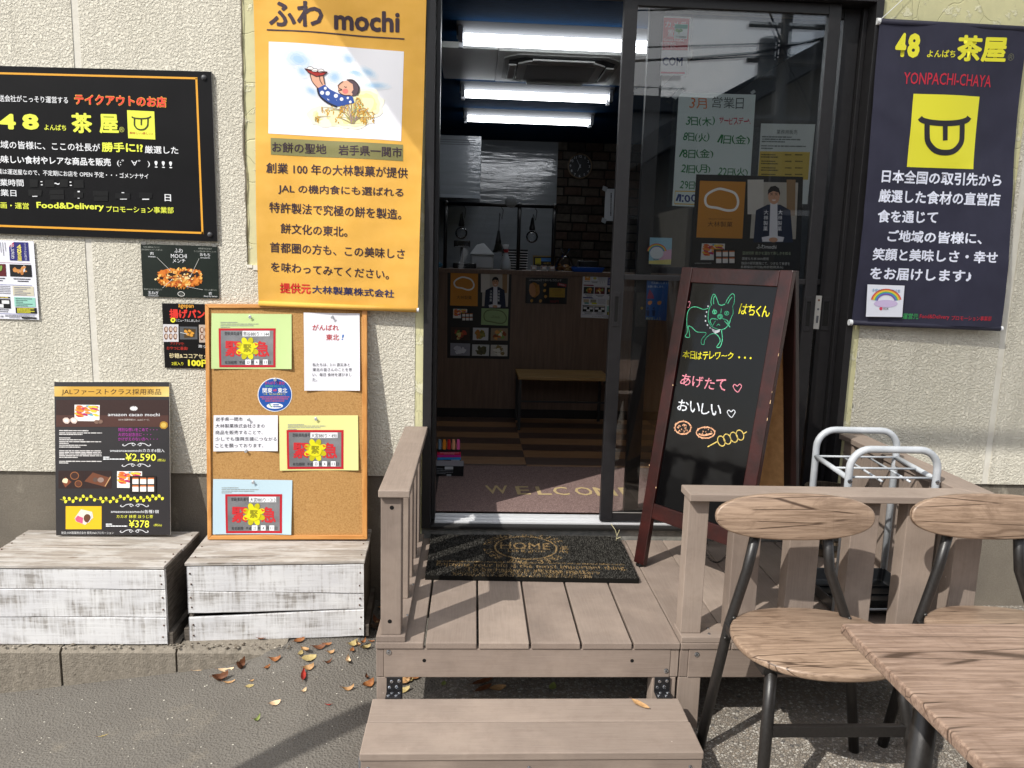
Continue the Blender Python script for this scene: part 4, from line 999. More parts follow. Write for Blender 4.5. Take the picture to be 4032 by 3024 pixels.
# two boxes of marker pens
mk = thing('marker_box', onZ(K_(270, 1130), ZF+.001)+Vector((0, .06, 0)), 'black carton lying flat on the interior mat in front of the coloured pens', 'box')
m0, m1 = onZ(K_(135, 1110), ZF), onZ(K_(355, 1140), ZF)
BKC = flat('121316', .35); xx0, xx1, yy = m0.x, m1.x+.03, m1.y
mb = MB(); mb.box(xx0, xx1, yy, yy+.10, ZF+.008, ZF+.058, BKC); mb.build('carton', mk, bevel=.001)
mb = MB(); mb.box(xx0+.001, xx1-.001, yy+.001, yy+.099, ZF+.0581, ZF+.0588, flat('8a8e94', .4)); mb.build('lid', mk)
s_ = Sheet((0, yy-.0002, 0), (0, -1, 0), cr=K_); s_.obj = mk
s_.rect('label', 240, 1035, 318, 1062, flat('b9bcc0', .5)); s_.rect('label', 258, 1105, 300, 1128, flat('8d9196', .5)); s_.bars([(165, 1054, 228, 1058), (165, 1070, 318, 1076), (165, 1085, 318, 1091), (165, 1098, 250, 1102)], flat('7d8186', .5), 6); s_.flush()
mp = thing('marker_box', (xx0+.05, yy+.17, ZF), 'open carton of five colourful marker pens standing on the interior floor', 'box')
q0, q1 = onY(K_(167, 960), yy+.16), onY(K_(392, 780), yy+.16)
mb = MB(); mb.box(q0.x, q1.x, yy+.16, yy+.19, ZF+.008, onY(K_(280, 880), yy+.16).z, BKC); mb.build('carton', mp, bevel=.001)
s_ = Sheet((0, yy+.1598, 0), (0, -1, 0), cr=K_); s_.obj = mp
for (v0, v1, c) in ((900, 925, 'd62a4c'), (927, 948, 'd62a94'), (950, 972, '3a94dc')): s_.rect('stripe', 169, v0, 390, v1, flat(c, .45))
s_.bars([(195, 906, 370, 908), (230, 916, 330, 918)], flat('d0a0aa', .5), 5); s_.rect('label', 300, 972, 380, 985, flat('b0b4b8', .5)); s_.flush()
for i, c in enumerate(('7e97ad', 'f2962c', 'd2303a', 'f2b48a', 'ee6aac')):
    u = 193+43*i; p = onY(K_(u, 870), yy+.175); mb = MB(); r = .0088
    pn = ('slate blue', 'orange', 'red', 'peach', 'pink')[i]; mb.tube([(p.x, yy+.175, onY(K_(280, 880), yy+.16).z+.0005), (p.x, yy+.175, onY(K_(u, 800), yy+.175).z)], r, flat(c, .4), 14); mb.tube([(p.x, yy+.175, onY(K_(u, 800), yy+.175).z), (p.x, yy+.175, onY(K_(u, 783), yy+.175).z)], r*.8, flat(c, .35), 14); tag(mb.build('marker_pen'), pn+' marker pen standing in the open carton on the interior floor', 'pen', 'coloured marker pens')
# posters on the counter front
OR = 'd48f2e'
def orange_card(s, part, q, cr, ring, name):
    s.quad(part, q, flat(OR, .5), .0012, cr=cr)
ps_ = Sheet((0, YC-.0012, 0), (0, -1, 0), cr=J_)
ps_.slab('food_poster', [(292, 420), (950, 428), (925, 1338), (288, 1325)], .001, flat('0c0c0d', .35), 'tall black poster of food photos on the counter front', 'poster')
def card_and_man(s, q1, q2, ringpts, rw, txt, txh, head, k=1.0, cr=None, sub=None):
    s.quad('orange_card', q1, flat('d38d2b', .5), .0008, cr=cr); s.line('rice_emblem', ringpts, rw, flat('f2efe8', .5), .0014, True, cr, 5)
    s.tx('大林製菓', txt[0], txt[1], txh, flat('5a3a15', .6), .004, .0014, cr=cr)
    if sub: s.tx('Obayashi Confectionery', sub[0], sub[1], sub[2], flat('7a4f1c', .6), 0, .0014, cr=cr)
    x, y, r = head; Q = lambda u, v: (x+u*r, y+v*r); pp = 'portrait'
    s.quad(pp, q2, flat('bdb6aa', .5), .0008, cr=cr)
    s.poly(pp, [Q(-4.1, -2.4), Q(-1.6, -2.4), Q(-1.6, 3), Q(-4.1, 3)], flat('d4cfc6', .5), .0010, cr); s.poly(pp, [Q(2.0, -2.4), Q(3.4, -2.4), Q(3.3, 3.2), Q(2.0, 3.2)], flat('9a7a55', .5), .0010, cr)
    s.poly(pp, [Q(-1, 1.5), Q(1, 1.5), Q(2.6, 2.4), Q(3.0, 7.4), Q(-3.2, 7.4), Q(-2.8, 2.4)], flat('1e2940', .6), .0013, cr)       # happi coat
    s.poly(pp, [Q(-.55, 1.2), Q(.55, 1.2), Q(.6, 7.2), Q(-.75, 7.2)], flat('dcdde2', .6), .0015, cr)
    for sx in (-1.15, 1.05):
        s.poly(pp, [Q(sx-.32, 2.2), Q(sx+.32, 2.2), Q(sx+.2, 6.4), Q(sx-.45, 6.4)], flat('18223a', .6), .0016, cr)
        for i, ch in enumerate('大林製菓'): s.tx(ch, Q(sx-.4-.04*i, 2.7+.85*i), Q(sx+.3-.04*i, 2.7+.85*i), r*.72, flat('e6e7ea', .6), .008, .0019, cr=cr)
    s.disc(pp, Q(0, .2), r*.9, r*1.25, flat('c99a7c', .6), .0017, 20, cr=cr); s.poly(pp, [Q(-.95, .05), Q(-.9, -.75), Q(-.5, -1.3), Q(.2, -1.45), Q(.8, -1.05), Q(.98, -.3), Q(.9, .1), Q(.7, -.4), Q(-.1, -.62), Q(-.75, -.3)], flat('211c1a', .7), .0021, cr)
    for sx in (-.36, .36): s.line(pp, [Q(sx-.2, .02), Q(sx, -.06), Q(sx+.2, .02)], r*.09, flat('3b2a22', .6), .0021, cr=cr); s.line(pp, [Q(sx-.22, -.25), Q(sx+.2, -.28)], r*.09, flat('33251e', .6), .0021, cr=cr)
    s.line(pp, [Q(0, .05), Q(.08, .4), Q(-.08, .45)], r*.06, flat('a5765c', .6), .0021, cr=cr); s.poly(pp, [Q(-.35, .72), Q(.35, .72), Q(.18, .95), Q(-.18, .95)], flat('ead9d0', .6), .0021, cr)
    s.poly(pp, [Q(-1.9, 6.6), Q(-.2, 6.3), Q(1.6, 6.6), Q(1.4, 7.3), Q(-1.8, 7.3)], flat('e0e0e4', .6), .0019, cr); s.disc(pp, Q(-.1, 7.0), r*.7, r*.38, flat('c99a7c', .6), .0022, 14, cr=cr)
card_and_man(ps_, [(325, 450), (605, 458), (600, 795), (318, 787)], [(652, 460), (922, 468), (910, 802), (645, 795)],
    [(360, 565), (375, 530), (430, 500), (480, 502), (535, 525), (562, 575), (545, 615), (500, 628), (440, 610), (385, 600)], 16, ((385, 705), (540, 708)), 38, (782, 545, 36))
ps_.quad('green_card', [(640, 815), (917, 823), (908, 995), (635, 985)], flat('9db983', .5), .001); ps_.line('rice_emblem', [(665, 890), (690, 845), (760, 833), (850, 850), (893, 905), (880, 955), (830, 972), (740, 955), (680, 940)], 12, flat('6f8055', .5), .0014, True, smooth=5)
ps_.tx('ふわmochi', (738, 900), (825, 905), 34, flat('4a5a38', .6), .006)
def food(s, part, c, rx, ry, cols, n=26, cr=None, seed=3, d=.0014):
    r = random.Random(seed)
    for k in range(n):
        a, q = r.uniform(0, 6.28), math.sqrt(r.random()); sz = r.uniform(.16, .42)
        s.disc(part, (c[0]+rx*.72*q*math.cos(a), c[1]+ry*.72*q*math.sin(a)), rx*sz, ry*sz, flat(r.choice(cols), .5), d+.00004*k, 9, r.uniform(0, 3), .3, cr, k)
FRY = ('c2702a', 'a8541f', 'd98d3c', '8a4318', 'e0a050'); GRN = ('6d8a3a', '9aa548', '4f6d2c')
for i, (q, bgc, cols) in enumerate((([(325, 1010), (515, 1012), (520, 1145), (325, 1140)], '3b2416', ('b5482e', '8f2f22', 'c2702a', '6d8a3a', 'c9c07a')), ([(553, 1015), (712, 1018), (708, 1145), (550, 1142)], 'cfcfd0', ('b3752e', '8f8a3a', 'a08a35', '6d6a2a')), ([(737, 1020), (910, 1022), (908, 1148), (733, 1146)], '96856c', FRY+('7da04a', 'e6e0cf')), ([(322, 1172), (524, 1178), (520, 1303), (320, 1300)], '8f8f9a', ('dcdce2', 'cfcfd8')), ([(545, 1186), (720, 1190), (716, 1305), (542, 1302)], 'c9cac8', ('4a4a2c', '5f5a38')), ([(735, 1190), (907, 1193), (905, 1308), (732, 1306)], 'cdc8be', ('8f7a4a', 'e6e2d6')))):
    ps_.quad('food_photo', q, flat(bgc, .4), .001); c_ = (sum(p[0] for p in q)/4, sum(p[1] for p in q)/4); food(ps_, 'food_photo', c_, 75, 52, cols, 18, seed=i+4)
def sweets(s, q, box, cr=None, d=.001):
    s.quad('sweets_photo', q, flat('e5e2dc', .5), d, cr=cr); r = random.Random(5)
    x0, y0, x1, y1 = q[0][0], q[0][1], q[2][0], q[2][1]
    for k in range(34):
        cx_, cy_ = r.uniform(x0+(x1-x0)*.12, x1-(x1-x0)*.12), r.uniform(y0+(y1-y0)*.1, y0+(y1-y0)*.68)
        s.disc('sweets_photo', (cx_, cy_), (x1-x0)*.13, (y1-y0)*.07, flat(r.choice(('c8402f', 'e08a2e', 'e7c23c', 'b02a63', '8f1f2f', '5aa0b5', 'd9622a')), .5), d+.0002+.00003*k, 8, .2, .25, cr, k)
    if box:
        bx_, by_, w_, h_ = box; s.rect('sweets_photo', bx_, by_, bx_+w_, by_+h_, flat('1d1715', .4), d+.0015, cr)
        for i in range(3):
            for j in range(2):
                px, py = bx_+w_*(.10+.29*i), by_+h_*(.10+.43*j); s.rect('sweets_photo', px, py, px+w_*.23, py+h_*.36, flat('e6e1dc', .4), d+.0018, cr); s.rect('sweets_photo', px, py, px+w_*.23, py+h_*.08, flat('c7713c', .4), d+.002, cr)
sweets(ps_, [(350, 822), (493, 825), (490, 920), (348, 917)], (430, 860, 130, 90)); ps_.flush()
# sweet potato croquette poster
cq = Sheet((0, YC-.0012, 0), (0, -1, 0), cr=J2); cq.slab('croquette_poster', [(113, 1065), (1030, 1085), (1000, 1645), (100, 1625)], .001, flat('070809', .3), 'black poster of a sweet potato croquette in a clear sleeve on the counter', 'poster')
cq.tx('ふわmochiさつまいもコロッケ', (180, 1118), (890, 1130), 50, flat('d9dbd6', .6), .012); cq.disc('croquette_photo', (300, 1335), 115, 160, flat('b47a2b', .6), .001, 24, -.1, .05); food(cq, 'croquette_photo', (330, 1335), 85, 130, ('c58a35', 'a86c22', 'b5802e'), 14); cq.disc('croquette_photo', (255, 1340), 72, 150, flat('c98f5e', .6), .002, 20, -.1, .06)
for q in ((530, 1225), (522, 1350), (543, 1480), (432, 1575), (240, 1570)): cq.disc('potato_slice', q, 30, 36, flat('c9963f', .6), .001, 12, .5, .08, seed=q[0])
cq.quad('red_tag', [(815, 1178), (1000, 1215), (990, 1278), (803, 1240)], flat('a3242a', .5), .001); cq.tx('新発売!', (838, 1215), (960, 1240), 36, flat('e0d0d0', .6), .012, .0016)
cq.quad('yellow_note', [(625, 1290), (968, 1300), (962, 1500), (620, 1493)], flat('b3902f', .5), .001); cq.bars([(700, 1325, 880, 1330), (690, 1352, 890, 1357), (690, 1380, 860, 1385), (740, 1425, 930, 1430), (740, 1460, 930, 1465)], flat('6d5518', .6), 9, d=.0016)
cq.tx('100円', (642, 1585), (825, 1590), 66, flat('8f1f24', .5), .01); cq.flush()
cv = MB(); cv.add([onY(J2(150, 1000), YC-.004), onY(J2(1045, 1040), YC-.004), onY(J2(1005, 1660), YC-.004), onY(J2(140, 1650), YC-.004)], [(0, 1, 2, 3)], CLEAR); cv.build('clear_sleeve', cq.obj)
def menu(s, U, cr=None):
    """take-out menu, U maps the menu's own 0..100 x 0..140 grid to the photo"""
    R_ = lambda part, x0, y0, x1, y1, c, d=.001: s.quad(part, [U(x0, y0), U(x1, y0), U(x1, y1), U(x0, y1)], flat(c, .5), d, cr=cr)
    grey = flat('8d8d96', .6); dk = flat('3c3c46', .6)
    s.poly('title_block', [U(72, 8), U(75, 2.5), U(93, 2.5), U(93, 36), U(68, 36), U(68, 12)], flat('2b2a72', .5), .001, cr); s.poly('title_corner', [U(68, 11), U(74.5, 2.5), U(74.5, 11)], flat('b0305a', .5), .0013, cr)
    s.vtx('おしながき', U(72.5, 9), np.array(U(0, 5.2))-np.array(U(0, 0)), abs(U(4.6, 0)[0]-U(0, 0)[0]), flat('ececf2', .5), .012, cr=cr, part='title_text', d=.0018)
    s.vtx('48茶屋', U(81, 11), np.array(U(0, 7))-np.array(U(0, 0)), abs(U(6.4, 0)[0]-U(0, 0)[0]), flat('e8dc6a', .5), .02, cr=cr, part='title_text', d=.0018)
    s.vtx('テイクアウト専門店', U(89, 6.5), np.array(U(0, 3.3))-np.array(U(0, 0)), abs(U(3, 0)[0]-U(0, 0)[0]), flat('c9c9e0', .5), .004, cr=cr, part='title_text', d=.0018)
    for x in range(42, 66, 3): s.bars([(*U(x, 4), *U(x+.4, 20+(x % 7)*2))], grey, abs(U(1.0, 0)[0]-U(0, 0)[0]), cr=cr)
    R_('picture', 6, 5, 20, 22, 'd8953a'); s.disc('picture', U(13, 12), abs(U(4, 0)[0]-U(0, 0)[0]), abs(U(0, 3)[1]-U(0, 0)[1]), flat('efd3a0', .5), .0014, 14, cr=cr); R_('picture', 25, 5, 40, 20, 'dfe6ee'); s.disc('picture', U(33, 15), abs(U(5, 0)[0]-U(0, 0)[0]), abs(U(0, 4)[1]-U(0, 0)[1]), flat('c9c36a', .5), .0014, 14, cr=cr)
    s.bars([(*U(5, 26), *U(20, 26)), (*U(24, 26), *U(42, 26)), (*U(26, 29), *U(40, 29))], dk, abs(U(1.3, 0)[0]-U(0, 0)[0]), cr=cr)
    s.line('rule', [U(3, 39.5), U(94, 40.5)], abs(U(.5, 0)[0]-U(0, 0)[0]), flat('b08a98', .5), cr=cr); s.poly('tab', [U(3, 36), U(28, 36), U(33, 39.8), U(3, 39.8)], flat('7d1f35', .5), .0012, cr)
    for i, (x0, c, cols) in enumerate(((4, '2b2b2b', FRY+GRN), (34, '5e1f26', FRY+('7da04a', 'eadfb5')), (67, '17181c', ('c98a4c', 'd8d8dc', 'b5743a')))):
        q = [U(x0, 43), U(x0+28, 43), U(x0+28, 65), U(x0, 65)]; s.quad('dish_photo', q, flat(c, .45), .001, cr=cr); cpt = U(x0+14, 54)
        food(s, 'dish_photo', cpt, abs(U(11, 0)[0]-U(0, 0)[0]), abs(U(0, 8)[1]-U(0, 0)[1]), cols, 18, cr, i+2)
        s.bars([(*U(x0+4, 69), *U(x0+26, 69)), (*U(x0+9, 73), *U(x0+23, 73))], dk, abs(U(1.6, 0)[0]-U(0, 0)[0]), cr=cr)
    s.line('rule', [U(3, 79.5), U(94, 80.5)], abs(U(.5, 0)[0]-U(0, 0)[0]), flat('7a7fae', .5), cr=cr); s.poly('tab', [U(3, 76), U(28, 76), U(33, 79.8), U(3, 79.8)], flat('272a6b', .5), .0012, cr)
    R_('picture', 5, 83, 20, 93, 'b8a58a'); R_('picture', 24, 83, 40, 93, '8f8b80'); R_('price_tag', 28, 93, 42, 98, 'c9cf3f', .0014); R_('price_tag', 8, 93, 20, 98, '5a9a95', .0014)
    s.bars([(*U(44, 83+3.2*i), *U(66, 83+3.2*i)) for i in range(5)], grey, abs(U(1.3, 0)[0]-U(0, 0)[0]), cr=cr)
    R_('beige_note', 69, 82, 96, 99, 'cfc9b3'); s.bars([(*U(71, 84.5+3.2*i), *U(92-(i % 3)*5, 84.5+3.2*i)) for i in range(5)], grey, abs(U(1.3, 0)[0]-U(0, 0)[0]), cr=cr, d=.0015)
    R_('teal_note', 70, 102, 97, 119, '97cdbd'); s.bars([(*U(72, 104.5+3.2*i), *U(93-(i % 3)*6, 104.5+3.2*i)) for i in range(5)], flat('5d7f78', .6), abs(U(1.3, 0)[0]-U(0, 0)[0]), cr=cr, d=.0015)
    R_('black_note', 71, 120.5, 98, 131, '16161a'); s.bars([(*U(73, 122.3+2.3*i), *U(95-(i % 2)*5, 122.3+2.3*i)) for i in range(4)], flat('c9c440', .5), abs(U(1.5, 0)[0]-U(0, 0)[0]), cr=cr, d=.0015)
    R_('black_strip', 3, 102, 65, 104.5, '16161a'); s.bars([(*U(20, 103.2), *U(63, 103.2))], flat('c9b45a', .5), abs(U(1.5, 0)[0]-U(0, 0)[0]), cr=cr, d=.0015)
    for x0 in (4, 36):
        R_('dish_photo', x0, 106, x0+29, 123, '131316'); 
        for (a, b) in ((2, 3.5), (18, 3.5), (10.5, 10.5)): R_('dish_photo', x0+a, 106+b-1, x0+a+9.5, 106+b+5.2, 'dfe0e2', .0014)
        s.bars([(*U(x0+4, 125.5), *U(x0+26, 125.5)), (*U(x0+6, 129), *U(x0+25, 129))], dk, abs(U(1.3, 0)[0]-U(0, 0)[0]), cr=cr)
    s.line('rule', [U(3, 132.2), U(97, 132.8)], abs(U(.5, 0)[0]-U(0, 0)[0]), flat('55559a', .5), cr=cr)
    s.tx('よんぱち茶屋', U(30, 137.5), U(55, 137.6), abs(U(0, 3.2)[1]-U(0, 0)[1]), dk, .012, cr=cr); s.bars([(*U(57, 135), *U(95, 135)), (*U(57, 137), *U(88, 137)), (*U(62, 139.3), *U(76, 139.3))], grey, abs(U(1.1, 0)[0]-U(0, 0)[0]), cr=cr)
    s.line('scribble', [U(78, 138.5), U(84, 139.5), U(90, 138.6), U(97, 139.2)], abs(U(2.2, 0)[0]-U(0, 0)[0]), flat('17171c', .5), .0018, cr=cr)
def gridmap(q):
    q = [np.array(p, float) for p in q]
    def U(x, y):
        a, b = x/100, y/142; p = (q[0]*(1-a)+q[1]*a)*(1-b)+(q[3]*(1-a)+q[2]*a)*b; return (p[0], p[1])
    return U
mn = Sheet((0, YC-.0012, 0), (0, -1, 0), cr=J_); q = [(1680, 458), (2055, 470), (2030, 925), (1657, 910)]
mn.slab('menu_sheet', q, .001, flat('d9dade', .5), 'white take-out menu on the counter front half hidden by the door', 'menu', 'take-out menus'); menu(mn, gridmap(q)); mn.flush()

# ================================================================== POSTERS ON THE DOOR GLASS
YG = .0445
dp_ = Sheet((0, YG, 0), (0, -1, 0), cr=D_)
dp_.slab('schedule_poster', [(412, 550), (868, 562), (825, 1240), (372, 1222)], .0008, flat('d5e2e0', .6), 'white sheet of handwritten opening days taped to the door glass', 'poster')
GRNK = flat('2f7d4a', .6)
dp_.hand('3月', (475, 615), (580, 615), 62, flat('d9793f', .6), .0); dp_.hand('営業日', (605, 610), (800, 612), 66, flat('55605f', .6), .0)
dp_.hand('3日(木)', (455, 720), (628, 722), 52, GRNK, .012); dp_.hand('サービスデー!', (648, 715), (832, 722), 40, flat('c2304a', .6), .02)
dp_.hand('8日(火)', (437, 812), (595, 818), 50, GRNK, .012); dp_.hand('11日(金)', (648, 825), (835, 835), 52, GRNK, .012)
dp_.hand('18日(金)', (420, 912), (618, 915), 50, GRNK, .012); dp_.hand('21日(月)', (425, 1002), (600, 1006), 48, GRNK, .012); dp_.hand('22日(火)', (645, 1020), (822, 1024), 48, GRNK, .012)
dp_.hand('29日(火)', (418, 1098), (590, 1100), 46, GRNK, .012); dp_.hand('11:00', (398, 1175), (520, 1180), 44, flat('33477f', .6), .02)
dp_.line('yellow_box', [(390, 1135), (560, 1138), (556, 1215), (386, 1210)], 6, flat('d9b43c', .6), .001, True)
for q in ((375, 570, .8), (845, 548, .6)): dp_.quad('tape', [(q[0]-8, q[1]+8), (q[0]+42, q[1]-50), (q[0]+66, q[1]-34), (q[0]+18, q[1]+22)] if q[0] < 500 else [(q[0]-10, q[1]), (q[0]+12, q[1]-16), (q[0]+22, q[1]), (q[0], q[1]+14)], flat('aab2b4', .3), .002)
dp_.flush()
d2 = Sheet((0, YG+.0012, 0), (0, -1, 0), cr=D_)
d2.slab('price_sheet', [(900, 733), (1222, 738), (1175, 1212), (870, 1205)], .0008, flat('cdd6d4', .6), 'white price sheet with a yellow block on the right of the door glass', 'poster')
d2.tx('業務用販売', (992, 783), (1115, 785), 27, flat('4a5050', .6), .006); gq = flat('707a78', .6)
d2.bars([(905, 812, 1080, 815), (905, 826, 1135, 830), (903, 840, 1040, 843), (900, 866, 1165, 870), (900, 880, 970, 882)], gq, 8)
d2.quad('yellow_block', [(893, 898), (1190, 903), (1178, 1068), (880, 1062)], flat('c9b04f', .6), .001); d2.bars([(900+0*i, 918+39*i, 985, 920+39*i) for i in range(4)]+[(1040, 919+39*i, 1080, 920+39*i) for i in range(4)]+[(1100, 919+39*i, 1145, 920+39*i) for i in range(4)]+[(898, 932+39*i, 1000, 934+39*i) for i in range(4)], flat('6d6330', .6), 8, d=.0016)
d2.flush()
d3 = Sheet((0, YG-.0014, 0), (0, -1, 0), cr=D_)
d3.slab('maker_poster', [(515, 1035), (1150, 1050), (1098, 2450), (425, 2400)][:2]+[(1130, 1640), (478, 1625)], .0008, flat('1c1d20', .35), 'black poster with an orange card and a smiling man on the door glass', 'poster')
card_and_man(d3, [(537, 1073), (808, 1080), (788, 1417), (515, 1410)], [(857, 1080), (1120, 1085), (1105, 1420), (833, 1415)],
    [(568, 1195), (580, 1155), (640, 1123), (690, 1128), (745, 1150), (763, 1200), (745, 1242), (700, 1250), (640, 1235), (585, 1225)], 14, ((582, 1330), (730, 1333)), 32, (975, 1158, 38), sub=((587, 1300), (728, 1302), 12))
d3.tx('ふわmochi', (873, 1463), (990, 1465), 26, flat('d8dad8', .6), .014); d3.tx('温故知新 故きを温ねて新しきを知る', (788, 1502), (1075, 1505), 20, flat('9fae8f', .6), .004)
d3.tx('国産もち米100%使用', (787, 1535), (943, 1537), 17, flat('c9cbc8', .6), .006); d3.tx('独自の研究開発にて、つきたて食感を', (782, 1562), (1070, 1566), 18, flat('c9cbc8', .6), .006); d3.tx('長期保存が可能(特許取得済み)', (778, 1586), (1030, 1588), 18, flat('c9cbc8', .6), .006)
sweets(d3, [(548, 1445), (685, 1447), (680, 1545), (540, 1543)], (618, 1480, 135, 92)); d3.tx('amazoncacaomochi', (505, 1562), (603, 1562), 10, flat('a9aba9', .6), .004); d3.flush()
def rainbow(s, c, r, cr=None, sy=.9, w_=.12):
    for i, col in enumerate(('c9484f', 'e0913c', 'e6cf4a', '5fae5c', '4a86c9', '7a5aa8')):
        rr = r*(1-w_*i*.55); s.line('rainbow', [(c[0]+rr*math.cos(a), c[1]-rr*sy*math.sin(a)) for a in [math.pi*(.06+.88*k/16) for k in range(17)]], r*w_*.6, flat(col, .5), .0012+.00005*i, cr=cr)
d4 = Sheet((0, YG, 0), (0, -1, 0), cr=D_); d4.slab('rainbow_sticker', [(240, 1410), (372, 1413), (365, 1572), (233, 1568)], .0006, flat('8fbfd4', .5), 'pale blue rainbow sticker low on the left of the upper door glass', 'sticker', 'rainbow stickers')
rainbow(d4, (280, 1500), 58); d4.disc('white_disc', (280, 1502), 40, 36, flat('d8dfe2', .5), .0016); d4.quad('pastel_band', [(300, 1495), (368, 1480), (366, 1550), (290, 1568)], flat('d9a8c4', .5), .0009); d4.quad('yellow_band', [(234, 1548), (366, 1540), (364, 1571), (233, 1567)], flat('d9cf7a', .5), .0011); d4.tx('埼玉県', (258, 1540), (292, 1541), 12, flat('55504f', .6), .01, .0018); d4.flush()
d5 = Sheet((0, YG, 0), (0, -1, 0), cr=I_); d5.slab('blue_notice', [(262, 203), (375, 206), (362, 415), (255, 408)], .0006, flat('2a5590', .5), 'blue notice with white and orange print on the lower door glass', 'notice')
d5.tx('でお願いします!', (283, 217), (372, 219), 12, flat('c9d3e0', .6), .006); d5.tx('お願い致します。', (266, 236), (352, 238), 12, flat('c9d3e0', .6), .006); d5.tx('あけましょう', (257, 403), (332, 404), 13, flat('c9c86a', .6), .012)
d5.poly('red_figure', [(276, 250), (292, 275), (300, 300), (262, 300), (268, 275)], flat('8f3a5a', .5)); 
for c_ in ((278, 322), (327, 322)): d5.disc('orange_icon', c_, 12, 11, flat('d08a4a', .5), .001, 10, 0, .2)
for c_ in ((266, 350), (297, 350)): d5.disc('person_icon', c_, 5, 6, flat('1b2f4f', .5), .001, 10); d5.poly('person_icon', [(c_[0]-9, 360), (c_[0]+9, 360), (c_[0]+6, 390), (c_[0]-6, 390)], flat('1b2f4f', .5))
d5.flush()
d6 = Sheet((0, YG+.0006, 0), (0, -1, 0), cr=S5); d6.slab('camera_sticker', [(1075, 350), (1668, 372), (1560, 1650), (990, 1640)], .0006, flat('d0d2d4', .5), 'white bordered red security camera sticker at the top left of the door glass', 'sticker')
d6.quad('red_field', [(1074, 382), (1632, 405), (1590, 1098), (1030, 1092)], flat('b02a38', .5), .0008); wq = flat('dcdde0', .5)
d6.tx('カメラ', (1100, 530), (1560, 540), 130, wq, .02); d6.tx('置', (1150, 720), (1290, 722), 140, wq, .012); d6.tx('Camera Installed', (1068, 868), (1510, 878), 52, wq, .01); d6.tx('监控摄像机', (1000, 945), (1335, 948), 50, wq, .01); d6.tx('카메라 설치', (1000, 1018), (1315, 1020), 50, wq, .01)
d6.tx('COM', (1040, 1335), (1480, 1345), 190, flat('2f3c63', .5), .03); d6.quad('red_rule', [(1000, 1560), (1530, 1570), (1526, 1612), (997, 1602)], flat('b02a48', .5), .0008)
d6.flush()
d7 = Sheet((0, YG-.002, 0), (0, -1, 0), cr=S5); d7.slab('green_sticker', [(1310, 520), (1600, 532), (1578, 845), (1292, 835)], .0006, flat('aebfbe', .5), 'small pale green sticker over the security camera sticker', 'sticker'); d7.quad('teal_band', [(1318, 530), (1592, 540), (1585, 628), (1312, 618)], flat('5fa89a', .5), .0008); d7.line('clover', [(1330, 665), (1370, 640), (1400, 665), (1440, 640), (1470, 670), (1400, 690)], 26, flat('6fae6a', .5), .001, True, smooth=4); d7.line('clover', [(1400, 680), (1398, 750)], 16, flat('6fae6a', .5)); d7.bars([(1330, 790, 1550, 800), (1400, 815, 1560, 822)], flat('7f8f8e', .5), 22); d7.flush()
# hanging flag glimpsed through the right-hand glass, with its white latch plate
fg = Sheet((0, .135, 0), (0, -1, 0), cr=NB, bend=lambda u, v: .01*math.sin(v*9))
fgp = [(338, 325), (300, 470), (258, 560), (243, 740), (250, 870), (268, 980), (250, 1080), (213, 1190), (210, 1312), (135, 1312), (150, 1150), (168, 930), (195, 640), (250, 500), (310, 350)]
mb = MB(); fr_p = [fg.P(fg.loc(p)) for p in fgp]; mb.prism(fr_p, (0, .002, 0), flat('c9cccb', .8)); fg.obj = tag(mb.build('hanging_flag'), 'white cloth flag with green leaves hanging behind the right door glass', 'flag')
fg.poly('leaf_print', [(145, 1215), (165, 1150), (198, 1105), (203, 1140), (185, 1190)], flat('2f7d46', .7), .0015); fg.poly('leaf_print', [(150, 1222), (195, 1165), (228, 1150), (205, 1195)], flat('3b8f50', .7), .0017)
inkq = flat('5a6e66', .7)
for pts in ([(182, 750), (190, 765)], [(172, 800), (190, 830), (180, 835)], [(175, 860), (195, 865), (190, 890), (172, 880)], [(180, 925), (195, 915), (190, 945), (180, 925)], [(185, 960), (205, 955), (200, 985)], [(180, 1005), (210, 1015), (200, 1040)], [(165, 1085), (180, 1060)], [(300, 400), (325, 415)], [(305, 430), (318, 385)], [(288, 455), (310, 445)]): fg.line('ink', pts, 7, inkq, .002)
fg.flush()
lp = Sheet((0, .0715, 0), (0, -1, 0), cr=NB); lp.slab('latch_plate', [(208, 486), (252, 488), (228, 730), (187, 728)], .003, flat('d6d3ca', .4), 'white metal latch plate on the right door leaf', 'latch')
for c_ in ((229, 520), (223, 585)): lp.disc('hole', c_, 8, 8, flat('8a5f48' if c_[1] < 550 else '77797b', .4), .001, 12)
lp.quad('keeper', [(211, 632), (228, 633), (222, 685), (206, 684)], flat('6f7174', .4), .001); lp.flush()
# ================================================================== SIGNS ON THE WALL
WHT = flat('e4e6e9', .5); YEL = flat('e9e84a', .5); BLK = flat('0d0d0f', .5)
def tongue_logo(s, part, c, k, mat, wpx, cr=None):
    """smiling mouth line over a U-shaped tongue"""
    q = lambda u, v: (c[0]+u*k, c[1]+v*k)
    s.line(part, [q(-1.15, -.62), q(-1.02, -.50), q(-.6, -.40), q(0, -.36), q(.6, -.40), q(1.02, -.52), q(1.15, -.66)], wpx, mat, .0016, cr=cr, smooth=4)
    s.line(part, [q(-.82, -.45), q(-.84, .1), q(-.78, .52), q(-.45, .88), q(0, .98), q(.42, .88), q(.74, .52), q(.80, .1), q(.80, -.45)], wpx, mat, .0018, cr=cr, smooth=4)
    s.line(part, [q(.0, -.36), q(-.01, .42)], wpx*.9, mat, .0020, cr=cr)
